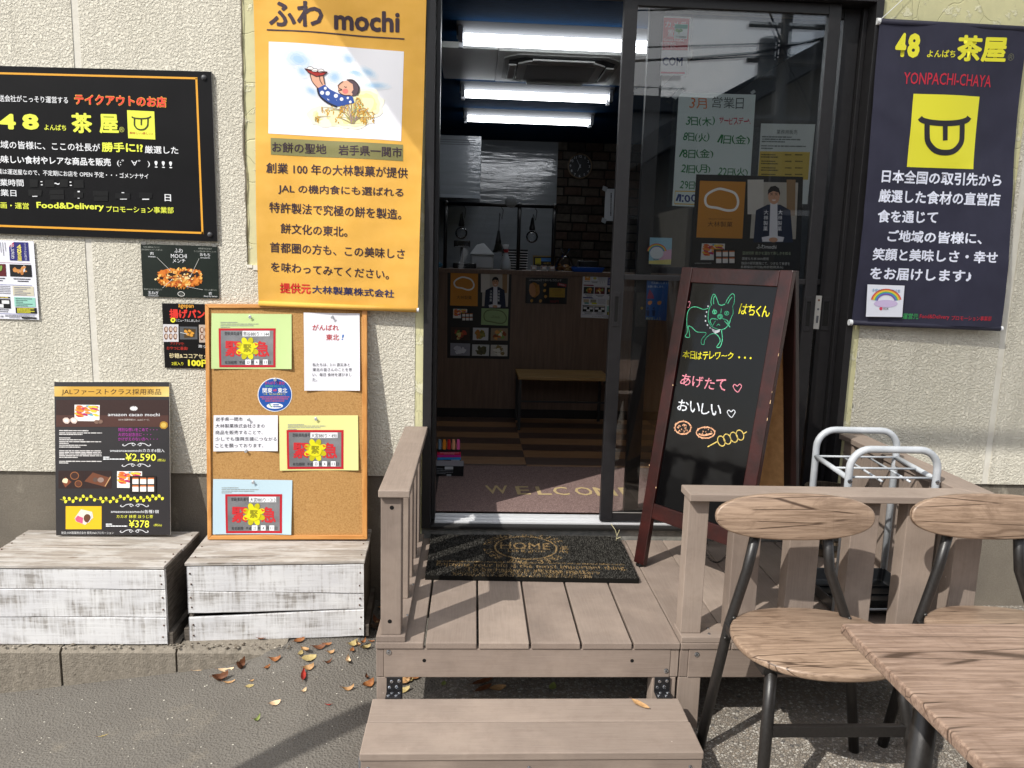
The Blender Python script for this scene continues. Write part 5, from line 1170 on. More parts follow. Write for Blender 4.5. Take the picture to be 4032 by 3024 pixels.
# --- big black sign on the left
BLKS = grainy('black_sign_plate', '0e0e10', '131315', 6, .5, .15)
s = Sheet((0, -.012, 0), (0, -1, 0), cr=A_)
s.slab('shop_sign', [(-210, 424), (1380, 468), (1420, 1578), (-205, 1519)], .0105, BLKS, 'large black shop sign with an orange border on the left stucco wall', 'sign', edge=flat('8f8f8f', .4))
BOR = flat('e0a030', .5)
for q in ([(-175, 474), (1290, 512)], [(1283, 512), (1323, 1528)], [(1328, 1522), (-170, 1469)], [(-172, 470), (-168, 1473)]): s.line('border', q, 13, BOR, .0007)
s.tx('運送会社がこっそり運営する', (-45, 640), (445, 655), 44, WHT, .02)
s.tx('テイクアウトのお店', (485, 648), (1090, 668), 74, flat('e9b23a', .5), .062, .0010); s.tx('テイクアウトのお店', (489, 648), (1086, 668), 68, flat('e23b35', .5), .035, .0014)
YG2 = flat('e2e94e', .5)
s.tx('4', (-5, 790), (105, 797), 102, YG2, .05); s.tx('8', (145, 795), (255, 797), 104, YG2, .05); s.tx('よんぱち', (290, 830), (433, 835), 38, YG2, .03)
s.tx('茶', (468, 803), (603, 806), 132, YG2, .035); s.tx('屋', (648, 807), (775, 810), 126, YG2, .035); s.tx('®', (779, 846), (813, 847), 36, flat('b9bd5a', .5), .0)
s.quad('emblem', [(830, 720), (1008, 728), (1015, 912), (838, 903)], YG2, .0008); tongue_logo(s, 'emblem', (924, 795), 54, flat('2c2c18', .5), 9); s.tx('美味しい♪楽しい♪', (847, 868), (998, 873), 17, flat('c23a2c', .5), .02)
s.tx('地域の皆様に、ここの社長が', (-50, 942), (655, 965), 52, WHT, .025); s.tx('勝手に!?', (665, 960), (935, 966), 64, YG2, .035); s.tx('厳選した', (946, 976), (1165, 983), 50, WHT, .03)
s.tx('美味しい食材やレアな商品を販売', (-44, 1038), (725, 1060), 52, WHT, .025); s.tx('(:゜∀゜)', (765, 1065), (980, 1070), 46, WHT, .01); s.tx('!!!', (1010, 1073), (1126, 1077), 44, WHT, .0)
s.tx('本業は運送屋なので、不定期にお店を OPEN 予定・・・ゴメンナサイ', (-50, 1118), (970, 1152), 36, WHT, .02)
s.tx('営業時間', (-50, 1190), (155, 1195), 46, WHT, .022); s.tx(':', (266, 1197), (280, 1197), 28, WHT, .04); s.tx('~', (352, 1200), (390, 1200), 14, WHT, .03); s.tx(':', (455, 1200), (470, 1200), 28, WHT, .04)
s.tx('営業日', (-50, 1255), (108, 1262), 44, WHT, .022); s.tx('日', (1076, 1291), (1118, 1293), 46, WHT, .03)
s.tx('企画・運営', (-46, 1338), (190, 1346), 42, YG2, .022); s.tx('Food&Delivery', (240, 1345), (680, 1356), 52, YG2, .03); s.tx('プロモーション事業部', (695, 1365), (1135, 1374), 42, YG2, .022)
TP = flat('060607', .35)
for q in ((195, 1172, 250, 1222), (295, 1174, 356, 1222), (393, 1172, 445, 1222), (484, 1176, 547, 1228), (185, 1240, 275, 1279), (325, 1240, 417, 1272), (328, 1270, 421, 1304), (483, 1256, 545, 1292), (607, 1247, 709, 1282), (614, 1280, 707, 1314), (754, 1262, 850, 1298), (907, 1258, 997, 1295)):
    a = random.uniform(-3, 3); s.quad('tape', [(q[0], q[1]+a), (q[2], q[1]-a), (q[2]+a, q[3]), (q[0]-a, q[3])], TP, .0016)
for q in ((212, 1277, 245, 1285), (508, 1247, 522, 1256), (508, 1292, 520, 1297), (785, 1298, 830, 1303), (930, 1298, 975, 1305), (795, 1256, 812, 1261)): s.quad('lettering', [(q[0], q[1]), (q[2], q[1]), (q[2], q[3]), (q[0], q[3])], WHT, .0012)
s.flush()
for q in ((1332, 507), (1372, 1532)):
    p = s.P(s.loc(q)); mb = MB(); mb.ball(p+Vector((0, -.002, 0)), .0088, flat('4c4d50', .35, .5), 16, 10, (1, .7, 1)); mb.build('bolt', s.obj, smooth=True)
    mb = MB(); mb.tube([p, p+Vector((0, -.002, 0))], .0102, flat('2b2b2d', .5), 16); mb.build('washer', s.obj)
# --- yellow cloth banner
def bend_y(u, v):
    cr_ = sum(a*math.exp(-((v+k*u-z)/w_)**2) for a, k, z, w_ in ((.0022, .04, 1.765, .022), (.0018, -.35, 1.55, .03), (-.002, .5, 1.98, .035), (.0016, -.2, 1.33, .03), (.002, .9, 2.05, .04)))
    return cr_+.010*math.sin((v-1.2)*5.2)+.006*math.sin(u*9+v*3)+.004*math.sin(u*17-v*6)
s = Sheet((0, -.030, 0), (0, -1, 0), cr=B_, bend=bend_y)
YB_ = NT('yellow_cloth'); _v = YB_.coord(); YBN = YB_.bump(YB_.noise(YB_.coord((2.2, 1, 6)), 1.3, 2, .5), .012, .5); YCL = YB_.done(YB_.mix(YB_.ramp(YB_.noise(_v, 14, 4), [(.3, 0.0), (.7, 1.0)]), lin('dca94c'), lin('e3b056')), .75, .2, normal=YB_.bump(YB_.noise(_v, 500, 2), .0004, .5, YBN))
s.slab('yellow_banner', [(118, -330), (1040, -260), (990, 1620), (157, 1583)], .0012, YCL, 'tall yellow cloth banner about rice cakes hanging left of the door', 'banner')
INK = flat('3a2b36', .6); INKB = flat('2c2c55', .6)
s.tx('ふわ', (205, 68), (495, 75), 135, INK, .03); s.tx('mochi', (550, 98), (893, 112), 112, INK, .035)
for i in range(8):
    a, b = i/8, (i+1)/8; s.line('underline', [(195+723*a, 150+50*a), (195+723*b, 150+50*b)], 7, INK, .0012)
s.quad('picture', [(205, 212), (915, 265), (902, 738), (207, 697)], flat('e9e9f0', .6), .0008)
q_ = lambda pts: [(150/.7533*0+(900+u*.36166-900)/.7533, (150+v*.36166)/.7533) for u, v in pts]
def qd(part, c, rx, ry, m, d, n=20, rot=0, jit=0, seed=1): s.disc(part, q_([c])[0], rx*.48, ry*.48, m, d, n, rot, jit, seed=seed)
def soft(part, c, rx, ry, cols, d, rot=0, seed=1):
    for k, col in enumerate(cols): qd(part, c, rx*(1.12-.2*k), ry*(1.12-.2*k), flat(col, .6), d+.00012*k, 26, rot, .10, seed+k)
for i, (c, rx, ry, rot) in enumerate((((760, 230), 190, 110, .35), ((800, 360), 90, 60, .9), ((1150, 420), 90, 85, .4), ((900, 575), 90, 50, .6), ((1300, 220), 80, 60, .7), ((1380, 370), 120, 55, .4), ((1520, 370), 110, 55, .5), ((1600, 515), 160, 45, .05))):
    soft('sky_wash', c, rx, ry, ('e2e6ef', 'd9e2ee', 'cddcec', 'bcd2e9', 'aac9e6'), .0011, rot, i*7+2)
for i, (c, rx, ry) in enumerate((((1480, 720), 190, 160), ((1100, 850), 220, 110), ((1350, 850), 220, 130))): soft('rice_field', c, rx, ry, ('e9e6d4', 'e6e0b8', 'ded79c'), .0016, 0, 40+i)
rr = random.Random(11)
for k in range(40):
    a = rr.uniform(.25, 2.9); L = rr.uniform(180, 400); ex, ey = 1345+L*math.cos(a)*(1.0 if math.cos(a) < 0 else .68), 920-L*math.sin(a)*.75; pts = [(1355+rr.uniform(-20, 20), 935), (1355+(ex-1355)*.45, 920-(920-ey)*.75), (ex, ey+20), (ex+(25 if math.cos(a) > 0 else -25), ey+70)]
    s.line('rice_stalk', q_(pts), 2.4, flat(rr.choice(('8a7a5a', '9a7a8a', 'a9964a', '7a8a4a')), .6), .0022+.00001*k, smooth=4)
    for j in range(5): qd('rice_ear', (ex+rr.uniform(-16, 26)*(1 if math.cos(a) > 0 else -1), ey+18+13*j), 7, 9, flat(rr.choice(('c9952f', 'b5822c', 'd6aa4a')), .6), .0030, 7, seed=j)
sk = flat('e0ab90', .6); ol = flat('33262a', .6)
s.poly('boy', q_([(885, 380), (905, 470), (960, 550), (1040, 520), (1050, 500), (1030, 400), (985, 395)]), sk, .0030)
s.line('boy', q_([(885, 380), (908, 470), (972, 545)]), 4, ol, .0036, smooth=4); s.line('boy', q_([(985, 400), (995, 460), (1020, 505)]), 4, ol, .0036); s.line('boy', q_([(1028, 405), (1045, 495)]), 4, ol, .0036)
s.poly('bowl', q_([(828, 330), (950, 345), (1076, 366), (1030, 405), (985, 420), (955, 418), (880, 382)]), flat('a8302a', .5), .0032); s.line('bowl', q_([(828, 330), (870, 376), (955, 418), (1030, 405), (1076, 366)]), 4, ol, .0038)
for c in ((888, 330), (938, 350), (1005, 356)): qd('rice_cake', c, 36, 22, ol, .0034, 16); qd('rice_cake', c, 31, 17, flat('f1efee', .5), .0038, 16)
s.poly('bowl', q_([(828, 328), (950, 352), (1076, 364), (1072, 376), (950, 370), (832, 342)]), flat('4a2220', .5), .0040)
s.poly('garment', q_([(968, 545), (1045, 505), (1100, 555), (1200, 605), (1350, 635), (1370, 705), (1240, 735), (1180, 745), (1090, 700), (1000, 640), (975, 590)]), flat('2f4f9a', .6), .0033)
s.line('garment', q_([(968, 545), (978, 600), (1010, 650), (1090, 708), (1180, 748)]), 9, flat('1d2136', .6), .0037, smooth=4)
for c, r_ in (((1052, 545), 16), ((1018, 594), 22), ((1078, 600), 24), ((1168, 627), 22), ((1092, 657), 20), ((1163, 682), 16), ((1230, 664), 20), ((1298, 651), 13), ((1326, 695), 15)): qd('garment_dot', c, r_, r_, flat('e8e9f2', .6), .0040, 14)
qd('boy', (1275, 545), 88, 84, sk, .0034, 24, .2); qd('boy', (1200, 515), 16, 14, sk, .0036, 10); qd('cheek', (1270, 577), 32, 28, flat('dc7a74', .6), .0038, 16)
s.poly('hair', q_([(1290, 455), (1340, 452), (1400, 500), (1420, 560), (1400, 620), (1350, 632), (1330, 600), (1358, 560), (1350, 500), (1310, 475)]), flat('54434b', .6), .0040); s.line('hair', q_([(1285, 455), (1350, 455), (1405, 505), (1420, 560), (1400, 615)]), 6, ol, .0043, smooth=4)
s.line('boy', q_([(1245, 470), (1215, 490), (1192, 520), (1205, 545), (1235, 562), (1195, 570), (1215, 600), (1265, 622), (1330, 622)]), 4, ol, .0042, smooth=3); s.line('boy', q_([(1258, 525), (1272, 535), (1285, 530)]), 4, ol, .0042); s.disc('boy', q_([(1330, 610)])[0], 9, 9, sk, .0041, 10)
s.quad('green_strip', [(220, 720), (912, 757), (912, 843), (222, 808)], flat('7f7c4f', .6), .0009)
s.tx('お餅の聖地', (228, 768), (512, 780), 54, INK, .018, .0016); s.tx('岩手県一関市', (576, 785), (908, 798), 54, INK, .018, .0016)
s.tx('創業 100 年の大林製菓が提供', (198, 877), (937, 906), 56, INK, .016); s.tx('JAL の機内食にも選ばれる', (260, 987), (915, 1011), 54, INK, .016); s.tx('特許製法で究極の餅を製造。', (215, 1083), (905, 1122), 56, INK, .016)
s.tx('餅文化の東北。', (272, 1193), (625, 1213), 54, INK, .016); s.tx('首都圏の方も、この美味しさ', (218, 1292), (922, 1328), 54, INK, .016); s.tx('を味わってみてください。', (222, 1394), (840, 1436), 52, INK, .016)
s.tx('提供元', (268, 1505), (430, 1510), 54, flat('cc2f28', .6), .03); s.tx('大林製菓株式会社', (437, 1512), (867, 1536), 42, INKB, .022)
s.flush()
rod = MB(); a, b = s.P(s.loc((157, 1580))), s.P(s.loc((984, 1614)))
rod.tube([a+Vector((0, .004, -.004)), b+Vector((0, .004, -.004))], .010, YCL, 12); rod.build('hem_rod', s.obj, smooth=True); mb = MB(); d_ = (b-a).normalized(); mb.tube([b+Vector((0, .004, -.004)), b+d_*.008+Vector((0, .004, -.004))], .0085, WHT, 12); mb.build('rod_cap', s.obj)
# --- navy banner on the right
def bend_n(u, v): return sum(a*math.exp(-((v+k*u-z)/w_)**2) for a, k, z, w_ in ((.0025, .5, 2.75, .05), (-.002, -.4, 1.05, .04), (.002, .25, 1.95, .03), (.002, -.8, .25, .05)))+ .012*math.sin((v-1.0)*4.3)+.008*math.sin(u*7-v*5)+.003*math.sin(u*21+v*4)
s = Sheet((0, -.034, 0), (0, -1, 0), cr=E_, bend=bend_n)
NV = NT('navy_cloth'); _v = NV.coord(); NVN = NV.bump(NV.noise(NV.coord((5, 1, 2.2), rot=(0, .3, 0)), 1.4, 2, .5), .02, .6); NCL = NV.done(NV.mix(NV.ramp(NV.noise(_v, 10, 4), [(.3, 0.0), (.7, 1.0)]), lin('2b2b3c'), lin('313143')), .6, .3, normal=NV.bump(NV.noise(_v, 500, 2), .0004, .5, NVN))
s.slab('navy_banner', [(212, 92), (925, 138), (780, 1585), (66, 1558)], .0012, NCL, 'dark navy cloth banner with yellow emblem hanging right of the door', 'banner')
YB2 = flat('e6e13a', .5)
s.tx('4', (287, 212), (340, 214), 118, YB2, .05); s.tx('8', (345, 216), (403, 218), 120, YB2, .05); s.tx('よんぱち', (435, 257), (567, 261), 36, YB2, .03); s.tx('茶屋', (576, 232), (823, 238), 126, YB2, .04); s.tx('®', (828, 273), (858, 275), 36, flat('6a6a5a', .6), .0)
s.tx('YONPACHI-CHAYA', (325, 375), (752, 391), 58, flat('c02a3e', .5), .006)
s.quad('emblem', [(370, 452), (695, 465), (660, 818), (332, 808)], YB2, .0008); tongue_logo(s, 'emblem_drawing', (520, 635), 106, flat('2a2830', .5), 26)
for tx_, l, r, h in (('日本全国の取引先から', (205, 853), (797, 872), 64), ('厳選した食材の直営店', (190, 948), (788, 967), 64), ('食を通じて', (183, 1047), (483, 1052), 62), ('ご地域の皆様に、', (230, 1142), (690, 1155), 58), ('笑顔と美味しさ・幸せ', (160, 1230), (760, 1247), 60), ('をお届けします♪', (150, 1323), (632, 1338), 58)): s.tx(tx_, l, r, h, flat('dfe3f4', .5), .03)
s.tx('運営元', (307, 1530), (383, 1531), 28, flat('3f9a5a', .5), .03); s.tx('Food&Delivery', (390, 1533), (527, 1536), 24, flat('b52c3c', .5), .012); s.tx('プロモーション事業部', (537, 1538), (728, 1541), 22, flat('b52c3c', .5), .02)
s.flush(); navy = s.obj
for q, nm in ((((214, 97), (925, 140)), 'top_rod'), (((70, 1562), (776, 1590)), 'bottom_rod')):
    a, b = s.P(s.loc(q[0])), s.P(s.loc(q[1])); d_ = (b-a).normalized(); o_ = Vector((0, .004, 0)); mb = MB(); mb.tube([a+o_, b+o_], .0105, NCL, 12); mb.build(nm, navy, smooth=True)
    mb = MB(); mb.tube([a+o_-d_*.012, a+o_], .012, WHT, 14); mb.tube([b+o_, b+o_+d_*.010], .010, WHT, 14); mb.build('rod_cap', navy)
mb = MB(); a = s.P(s.loc((214, 90))); mb.tube([a, onY(E_(310, 0), -.01), onY(E_(560, -230), -.004)], .0016, WHT, 6); mb.build('string', navy)
k_ = Sheet((0, -.052, 0), (0, -1, 0), cr=E_); k_.slab('rainbow_card', [(143, 1377), (322, 1383), (310, 1535), (135, 1533)], .0008, flat('dfe2ee', .5), 'white card with a rainbow pinned on the lower left of the navy banner', 'sticker', 'rainbow stickers')
rainbow(k_, (232, 1462), 72, None, .85, .14); k_.tx('多様な働き方実践企業', (165, 1405), (300, 1410), 16, flat('5a8fb5', .5), .006); k_.disc('pastel_ground', (230, 1470), 58, 18, flat('c9b8dc', .5), .0012, 18); k_.disc('red_ring', (207, 1494), 8, 8, flat('cf3a5a', .5), .001, 12); k_.tx('埼玉県', (217, 1495), (243, 1495), 11, flat('3f3f48', .5), .01); k_.flush()
# --- croquette poster
s = Sheet((0, -.006, 0), (0, -1, 0), cr=F_); DG = grainy('dark_green_print', '141c17', '1b241e', 9, .3, .5)
s.slab('croquette_poster', [(1360, 148), (2105, 172), (2120, 678), (1383, 655)], .0012, DG, 'dark poster of a giant minced croquette below the black sign', 'poster')
for q in ((1368, 128), (2052, 150)): s.quad('tape', [q, (q[0]+42, q[1]+1), (q[0]+44, q[1]+28), (q[0]+2, q[1]+27)], flat('6f6f6c', .4), .0012)
s.tx('ふわ', (1688, 212), (1770, 214), 44, WHT, .0); s.tx('MOCHI', (1655, 265), (1808, 267), 38, WHT, .0); s.tx('メンチ', (1672, 311), (1795, 313), 38, WHT, .0)
s.tx('肉', (1455, 240), (1487, 240), 30, WHT, .02); s.tx('meat', (1437, 270), (1507, 273), 12, WHT, 0); s.tx('おもち', (1937, 250), (2033, 255), 30, WHT, .02); s.tx('omochi', (1940, 281), (2032, 283), 13, WHT, 0)
s.tx('玉ねぎ', (1433, 619), (1535, 623), 32, WHT, .025); s.tx('onion', (1437, 647), (1533, 650), 12, WHT, 0); s.tx('衣', (2020, 627), (2052, 629), 32, WHT, .025); s.tx('deep fry batter', (1972, 654), (2106, 659), 18, WHT, .005)
for t_, l, r in (('牛肉と豚肉をブレンド', (1390, 178), (1545, 181)), ('肉の旨味がジュワッと感じる', (1371, 202), (1572, 207)), ('新食感を生み出す', (1920, 192), (2052, 196)), ('サイコロ型に食べやすく入った', (1876, 219), (2093, 224)), ('旨味を十分に引き出した', (1394, 585), (1567, 590)), ('サクッと揚がった', (1980, 592), (2098, 596))): s.tx(t_, l, r, 16, flat('9fa39c', .5), .004)
rf = random.Random(4)
pts = []
for k in range(90):
    a = 2*math.pi*k/90; ca, sa = math.cos(a), math.sin(a); e = (abs(ca)**4+abs(sa)**4)**(-.25); pts.append((1742+232*ca*e*.92*(1+rf.uniform(-.05, .05)), 475-(96 if sa > 0 else 88)*sa*e*.92*(1+rf.uniform(-.10, .10))-8*math.cos(2*a)))
s.poly('croquette', pts, flat('d0762a', .5), .0010)
for k in range(190):
    a = rf.uniform(0, 6.28); q = math.sqrt(rf.random())*.98; c = (1742+225*q*math.cos(a), 472-88*q*math.sin(a)); e = math.hypot((c[0]-1742)/225, (c[1]-472)/88)
    s.disc('croquette', c, rf.uniform(7, 20), rf.uniform(6, 14), flat(rf.choice(('e39a3e', 'edb45a', 'd98430', 'c2611f', 'a84c1a', 'f0c67a') if e > .45 else ('e8ae58', 'f1d090', 'c9742c', '9a4a1c')), .5), .0012+.000008*k, 8, rf.uniform(0, 3), .3, None, k)
for c, rx, ry in (((1655, 445), 42, 20), ((1700, 455), 30, 14), ((1790, 430), 52, 20), ((1850, 450), 45, 24), ((1650, 492), 26, 12), ((1565, 480), 18, 14), ((1905, 445), 20, 22)): s.disc('filling', c, rx, ry, flat('2b1a12', .5), .0030, 12, rf.uniform(-.3, .3), .25, None, rx)
for k in range(26): s.disc('filling', (1742+rf.gauss(0, 90), 465+rf.gauss(0, 22)), rf.uniform(6, 16), rf.uniform(5, 11), flat(rf.choice(('e8b25e', 'f0d8a0', 'd18a3a', 'c9712c')), .5), .0032+.00001*k, 8, 0, .3, None, k)
for k in range(40):
    a = rf.uniform(3.3, 6.1); c = (1742+215*math.cos(a), 480-86*math.sin(a)); s.poly('crumb', [(c[0]-7, c[1]-6), (c[0]+7, c[1]-4), (c[0]+rf.uniform(-8, 8), c[1]+rf.uniform(8, 26))], flat(rf.choice(('d9822e', 'c2611f', 'e6a348')), .5), .0034)
for q in ([(1522, 278), (1648, 402)], [(1930, 290), (1845, 465)], [(1577, 575), (1665, 495)], [(1967, 592), (1815, 562)]): s.line('pointer', q, 3, flat('d0d0cc', .5), .0040); s.disc('pointer', q[1], 5, 5, WHT, .0042, 10)
s.line('rice_emblem', [(1722, 628), (1735, 614), (1760, 612), (1785, 630), (1780, 648), (1755, 654), (1730, 645)], 6, flat('cfcfca', .5), .001, True, smooth=4); s.bars([(1738, 632, 1770, 634)], flat('8f8f8a', .5), 6); s.flush()
# --- fried bread poster, partly behind the cork board
s = Sheet((0, -.0055, 0), (0, -1, 0), cr=F_)
s.slab('fried_bread_poster', [(1567, 722), (2180, 736), (2187, 1357), (1595, 1347)], .0012, flat('0d0b0c', .35), 'black poster of fried bread half hidden by the cork board', 'poster')
s.tx('agepan', (1727, 754), (1875, 759), 42, flat('e6a53c', .5), .025); s.tx('揚げパン', (1640, 822), (1985, 828), 90, flat('d8362c', .5), .045); s.disc('heart_badge', (1675, 885), 24, 24, flat('e8e23a', .5), .001); s.poly('heart_badge', [(1675, 897), (1664, 884), (1665, 877), (1671, 876), (1675, 881), (1679, 876), (1685, 877), (1686, 884)], flat('2a2410', .5), .0014)
s.tx('リニューアルしました~!', (1703, 888), (1930, 891), 24, WHT, .02)
for q, b_, n_ in (((1578, 925, 1727, 1095), 'd0cdd0', 'bun'), ((1738, 948, 1910, 1072), '55585c', 'fry'), ((1925, 930, 2070, 1102), 'b9aca0', 'bun')):
    s.quad('photo', [(q[0], q[1]), (q[2], q[1]+2), (q[2]+2, q[3]), (q[0]+4, q[3])], flat(b_, .4), .0009)
    for i in range(3):
        for j in range(2):
            c = (q[0]+(q[2]-q[0])*(.2+.3*i), q[1]+(q[3]-q[1])*(.3+.4*j))
            if n_ == 'bun': s.disc('photo', c, 19, 30, flat('6d4326', .5), .0012, 14, 0, .08); s.disc('photo', (c[0]+2, c[1]-2), 12, 21, flat('cdb8a8', .5), .0015, 12, 0, .1)
    if n_ == 'fry':
        s.poly('photo', [(1778, 962), (1895, 972), (1885, 1052), (1785, 1058)], flat('4a3a22', .5), .0011)
        for c in ((1800, 995), (1838, 992), (1860, 1010), (1820, 1022), (1850, 1032)): s.disc('photo', c, 20, 13, flat('d99a3a', .5), .0014, 12, .4, .1, seed=c[0])
        s.line('photo', [(1745, 1005), (1815, 1020)], 6, flat('c9ccd0', .4), .0017)
RD = flat('cf3a2e', .5); s.tx('アツアツで!', (1650, 1113), (1780, 1115), 24, RD, .01); s.tx('おやつに最高!', (1615, 1155), (1818, 1160), 32, RD, .01); s.tx('激ウマ', (1920, 1136), (2040, 1150), 28, WHT, .02)
s.tx('砂糖&ココアセット', (1640, 1228), (2060, 1236), 48, flat('e8d9a8', .5), .012); s.tx('2個入り', (1662, 1305), (1775, 1307), 34, flat('e8e23a', .5), .02); s.tx('100円', (1820, 1298), (2035, 1306), 72, flat('e8e23a', .5), .05); s.flush()
# --- take-out menu at the left edge
s = Sheet((0, -.006, 0), (0, -1, 0), cr=N_); q = [(-900, -55), (685, 0), (800, 1605), (-800, 1560)]
s.slab('menu_sheet', q, .0012, flat('e4e5ee', .5), 'white take-out menu at the left edge below the black sign', 'menu', 'take-out menus'); menu(s, gridmap(q)); s.flush()

# ================================================================== BOARDS STANDING ON THE CRATES
def leaning(cr, bl, br, zb, ytop, height, yb):
    """plane through the bottom edge resting at (y=yb, z=zb) and touching the wall at the top"""
    dz = math.sqrt(height**2-(ytop-yb)**2); up = Vector((0, ytop-yb, dz)).normalized(); n = Vector((0, -dz, ytop-yb)).normalized()
    return Sheet((0, yb, zb), n, up, cr)
# dark product board
s = leaning(G_, None, None, .317, -.012, .56, -.118)
wb = Sheet(s.o, s.n, s.ev, G_)
s.slab('product_board', [(80, 128), (1152, 128), (1163, 1555), (97, 1560)], .006, grainy('board_print', '211e1f', '262224', 5, .38, .5), 'dark brown product board with gold heading leaning on the left crate', 'board', edge=flat('dad9d4', .5))
GOLD = NT('gold_band'); _v = GOLD.coord((1, 1, 1)); GLD = GOLD.done(GOLD.mix(GOLD.ramp(GOLD.noise(_v, 2.6, 1), [(.4, 0.0), (.6, 1.0)]), lin('c69a3c'), lin('ead58c')), .4, .4)
s.quad('gold_band', [(80, 170), (1152, 172), (1152, 265), (82, 263)], GLD, .0007); s.tx('JALファーストクラス採用商品', (150, 222), (1078, 224), 64, flat('3a2413', .5), .004)
s.quad('photo', [(97, 295), (1147, 295), (1147, 547), (97, 547)], flat('33201c', .4), .0006); s.quad('photo', [(97, 438), (1147, 440), (1147, 547), (97, 547)], flat('4a2e27', .4), .0008)
sweets(s, [(270, 340), (505, 343), (503, 495), (270, 492)], None); 
for c in ((195, 488), (265, 487)): s.disc('sweets_photo', c, 36, 28, flat('d9c3b8', .4), .0022, 8, .4, .08); s.disc('sweets_photo', c, 22, 15, flat('e8e2dc', .4), .0025, 8, .2, .1)
for c in ((478, 500), (512, 498)): s.disc('sweets_photo', c, 24, 19, flat('7a5f52', .5), .0022, 12)
for k in range(6):
    a = math.pi*k/6; s.line('flower_mark', [(823-36*math.cos(a), 375-22*math.sin(a)), (823+36*math.cos(a), 375+22*math.sin(a))], 9, flat('dcdcdc', .5), .001+.00005*k)
s.tx('amazon cacao mochi', (582, 431), (1065, 433), 30, WHT, .006); s.tx('カカオの旨味を味わう、mochiスイーツ。', (680, 480), (968, 481), 18, flat('cfc6c0', .5), .0)
s.disc('medal', (1102, 531), 38, 36, flat('b5892e', .4, .5, .4), .001, 18, 0, .06); s.disc('medal', (1102, 531), 24, 23, flat('d9b95a', .35, .5, .4), .0013, 18)
s.bars([(127, y, x, y+1) for y, x in ((582, 400), (603, 527), (617, 345), (650, 232), (667, 358), (685, 520), (700, 215), (718, 385), (735, 325), (770, 518), (785, 523), (800, 520), (816, 523), (831, 300), (868, 522), (883, 212))], flat('cfccca', .5), 10)
MG = flat('b03aa6', .5)
for y, t_, x in ((573, '特別な想いをこめて・・・', 1043), (618, '大切な記念日に・・・', 985), (660, 'かけがえのない方へ・・・', 1045)): s.tx(t_, (678, y), (x, y+1), 34, MG, .014)
def curl(c):
    for sx in (-1, 1):
        s.line('scroll_ornament', [(c[0]+sx*8, c[1]+4), (c[0]+sx*28, c[1]-12), (c[0]+sx*44, c[1]), (c[0]+sx*30, c[1]+12), (c[0]+sx*20, c[1]+2)], 5, flat('d9dade', .5), .001, smooth=5)
        s.line('scroll_ornament', [(c[0]+sx*30, c[1]-14), (c[0]+sx*75, c[1]-8), (c[0]+sx*110, c[1]+12), (c[0]+sx*132, c[1]+4), (c[0]+sx*122, c[1]-4)], 6, flat('d9dade', .5), .0012, smooth=5)
for c in ((850, 712), (845, 905), (830, 1280), (827, 1520)): curl(c)
s.tx('amazoncacaomochiカカオ6個入', (603, 766), (1110, 768), 32, WHT, .022); s.tx('¥2,590', (745, 834), (1030, 836), 80, YEL, .01); s.tx('(税込)', (1045, 858), (1117, 859), 28, YEL, .01); s.bars([(538, 830, 595, 830), (538, 847, 740, 848)], WHT, 12)
for x0, x1 in ((120, 358), (362, 615)): s.quad('photo', [(x0, 957), (x1, 957), (x1, 1122), (x0, 1122)], flat('2c1c19', .4), .0006)
s.poly('photo', [(155, 1060), (185, 1015), (242, 1060), (185, 1112)], flat('7a4128', .5), .0009); s.disc('photo', (183, 1050), 26, 24, flat('e0d6b0', .5), .0012, 12, 0, .15); s.disc('photo', (270, 1003), 42, 38, flat('8f5a34', .5), .0009, 18); s.disc('photo', (270, 1003), 34, 30, flat('3a221b', .5), .0012, 18); s.disc('photo', (306, 1078), 35, 33, flat('8f5a34', .5), .0009, 18); s.disc('photo', (306, 1078), 28, 26, flat('57301f', .5), .0012, 16)
s.poly('photo', [(362, 1055), (440, 972), (612, 1025), (560, 1108)], flat('6a3d27', .5), .0009); s.disc('photo', (465, 1040), 24, 22, flat('5a463d', .5), .0012, 14); s.disc('photo', (515, 1042), 30, 24, flat('8f7a70', .5), .0013, 14); s.line('photo', [(607, 1012), (555, 1102)], 7, flat('c9a070', .5), .0014)
sweets(s, [(667, 960), (900, 962), (900, 1118), (667, 1115)], (787, 1005, 248, 163))
lv = flat('e4df3a', .5)
s.line('garland', [(137, 1222), (190, 1235), (250, 1228), (310, 1212), (370, 1205), (430, 1205), (475, 1220), (540, 1235), (600, 1236), (660, 1222), (720, 1205), (780, 1205), (840, 1222), (900, 1222), (960, 1210), (1030, 1200), (1105, 1212)], 4, flat('c4b53a', .5), .001, smooth=4)
for k, (x, y) in enumerate(((175, 1212), (188, 1244), (222, 1216), (258, 1242), (285, 1212), (325, 1228), (352, 1194), (385, 1222), (424, 1196), (458, 1228), (515, 1214), (535, 1244), (565, 1214), (605, 1244), (632, 1212), (665, 1240), (698, 1195), (735, 1216), (768, 1194), (795, 1222), (830, 1212), (855, 1236), (890, 1208), (915, 1234), (950, 1204), (972, 1228), (1000, 1192), (1030, 1216), (1060, 1192), (1090, 1216))): s.disc('garland', (x, y), 13, 16, lv, .0013, 12, .5 if k % 2 else -.5)
s.quad('photo', [(187, 1287), (522, 1287), (522, 1502), (187, 1502)], flat('dfb41e', .4), .0006); s.poly('photo', [(270, 1400), (330, 1315), (435, 1340), (445, 1395), (370, 1462), (285, 1430)], flat('d6cfc4', .3), .0010); s.poly('photo', [(275, 1405), (300, 1375), (350, 1395), (345, 1450), (290, 1430)], flat('c4567a', .4), .0013); s.disc('photo', (390, 1400), 34, 40, flat('5f3a24', .5), .0014, 14); s.line('photo', [(418, 1360), (425, 1400), (400, 1440)], 6, WHT, .0017, smooth=4)
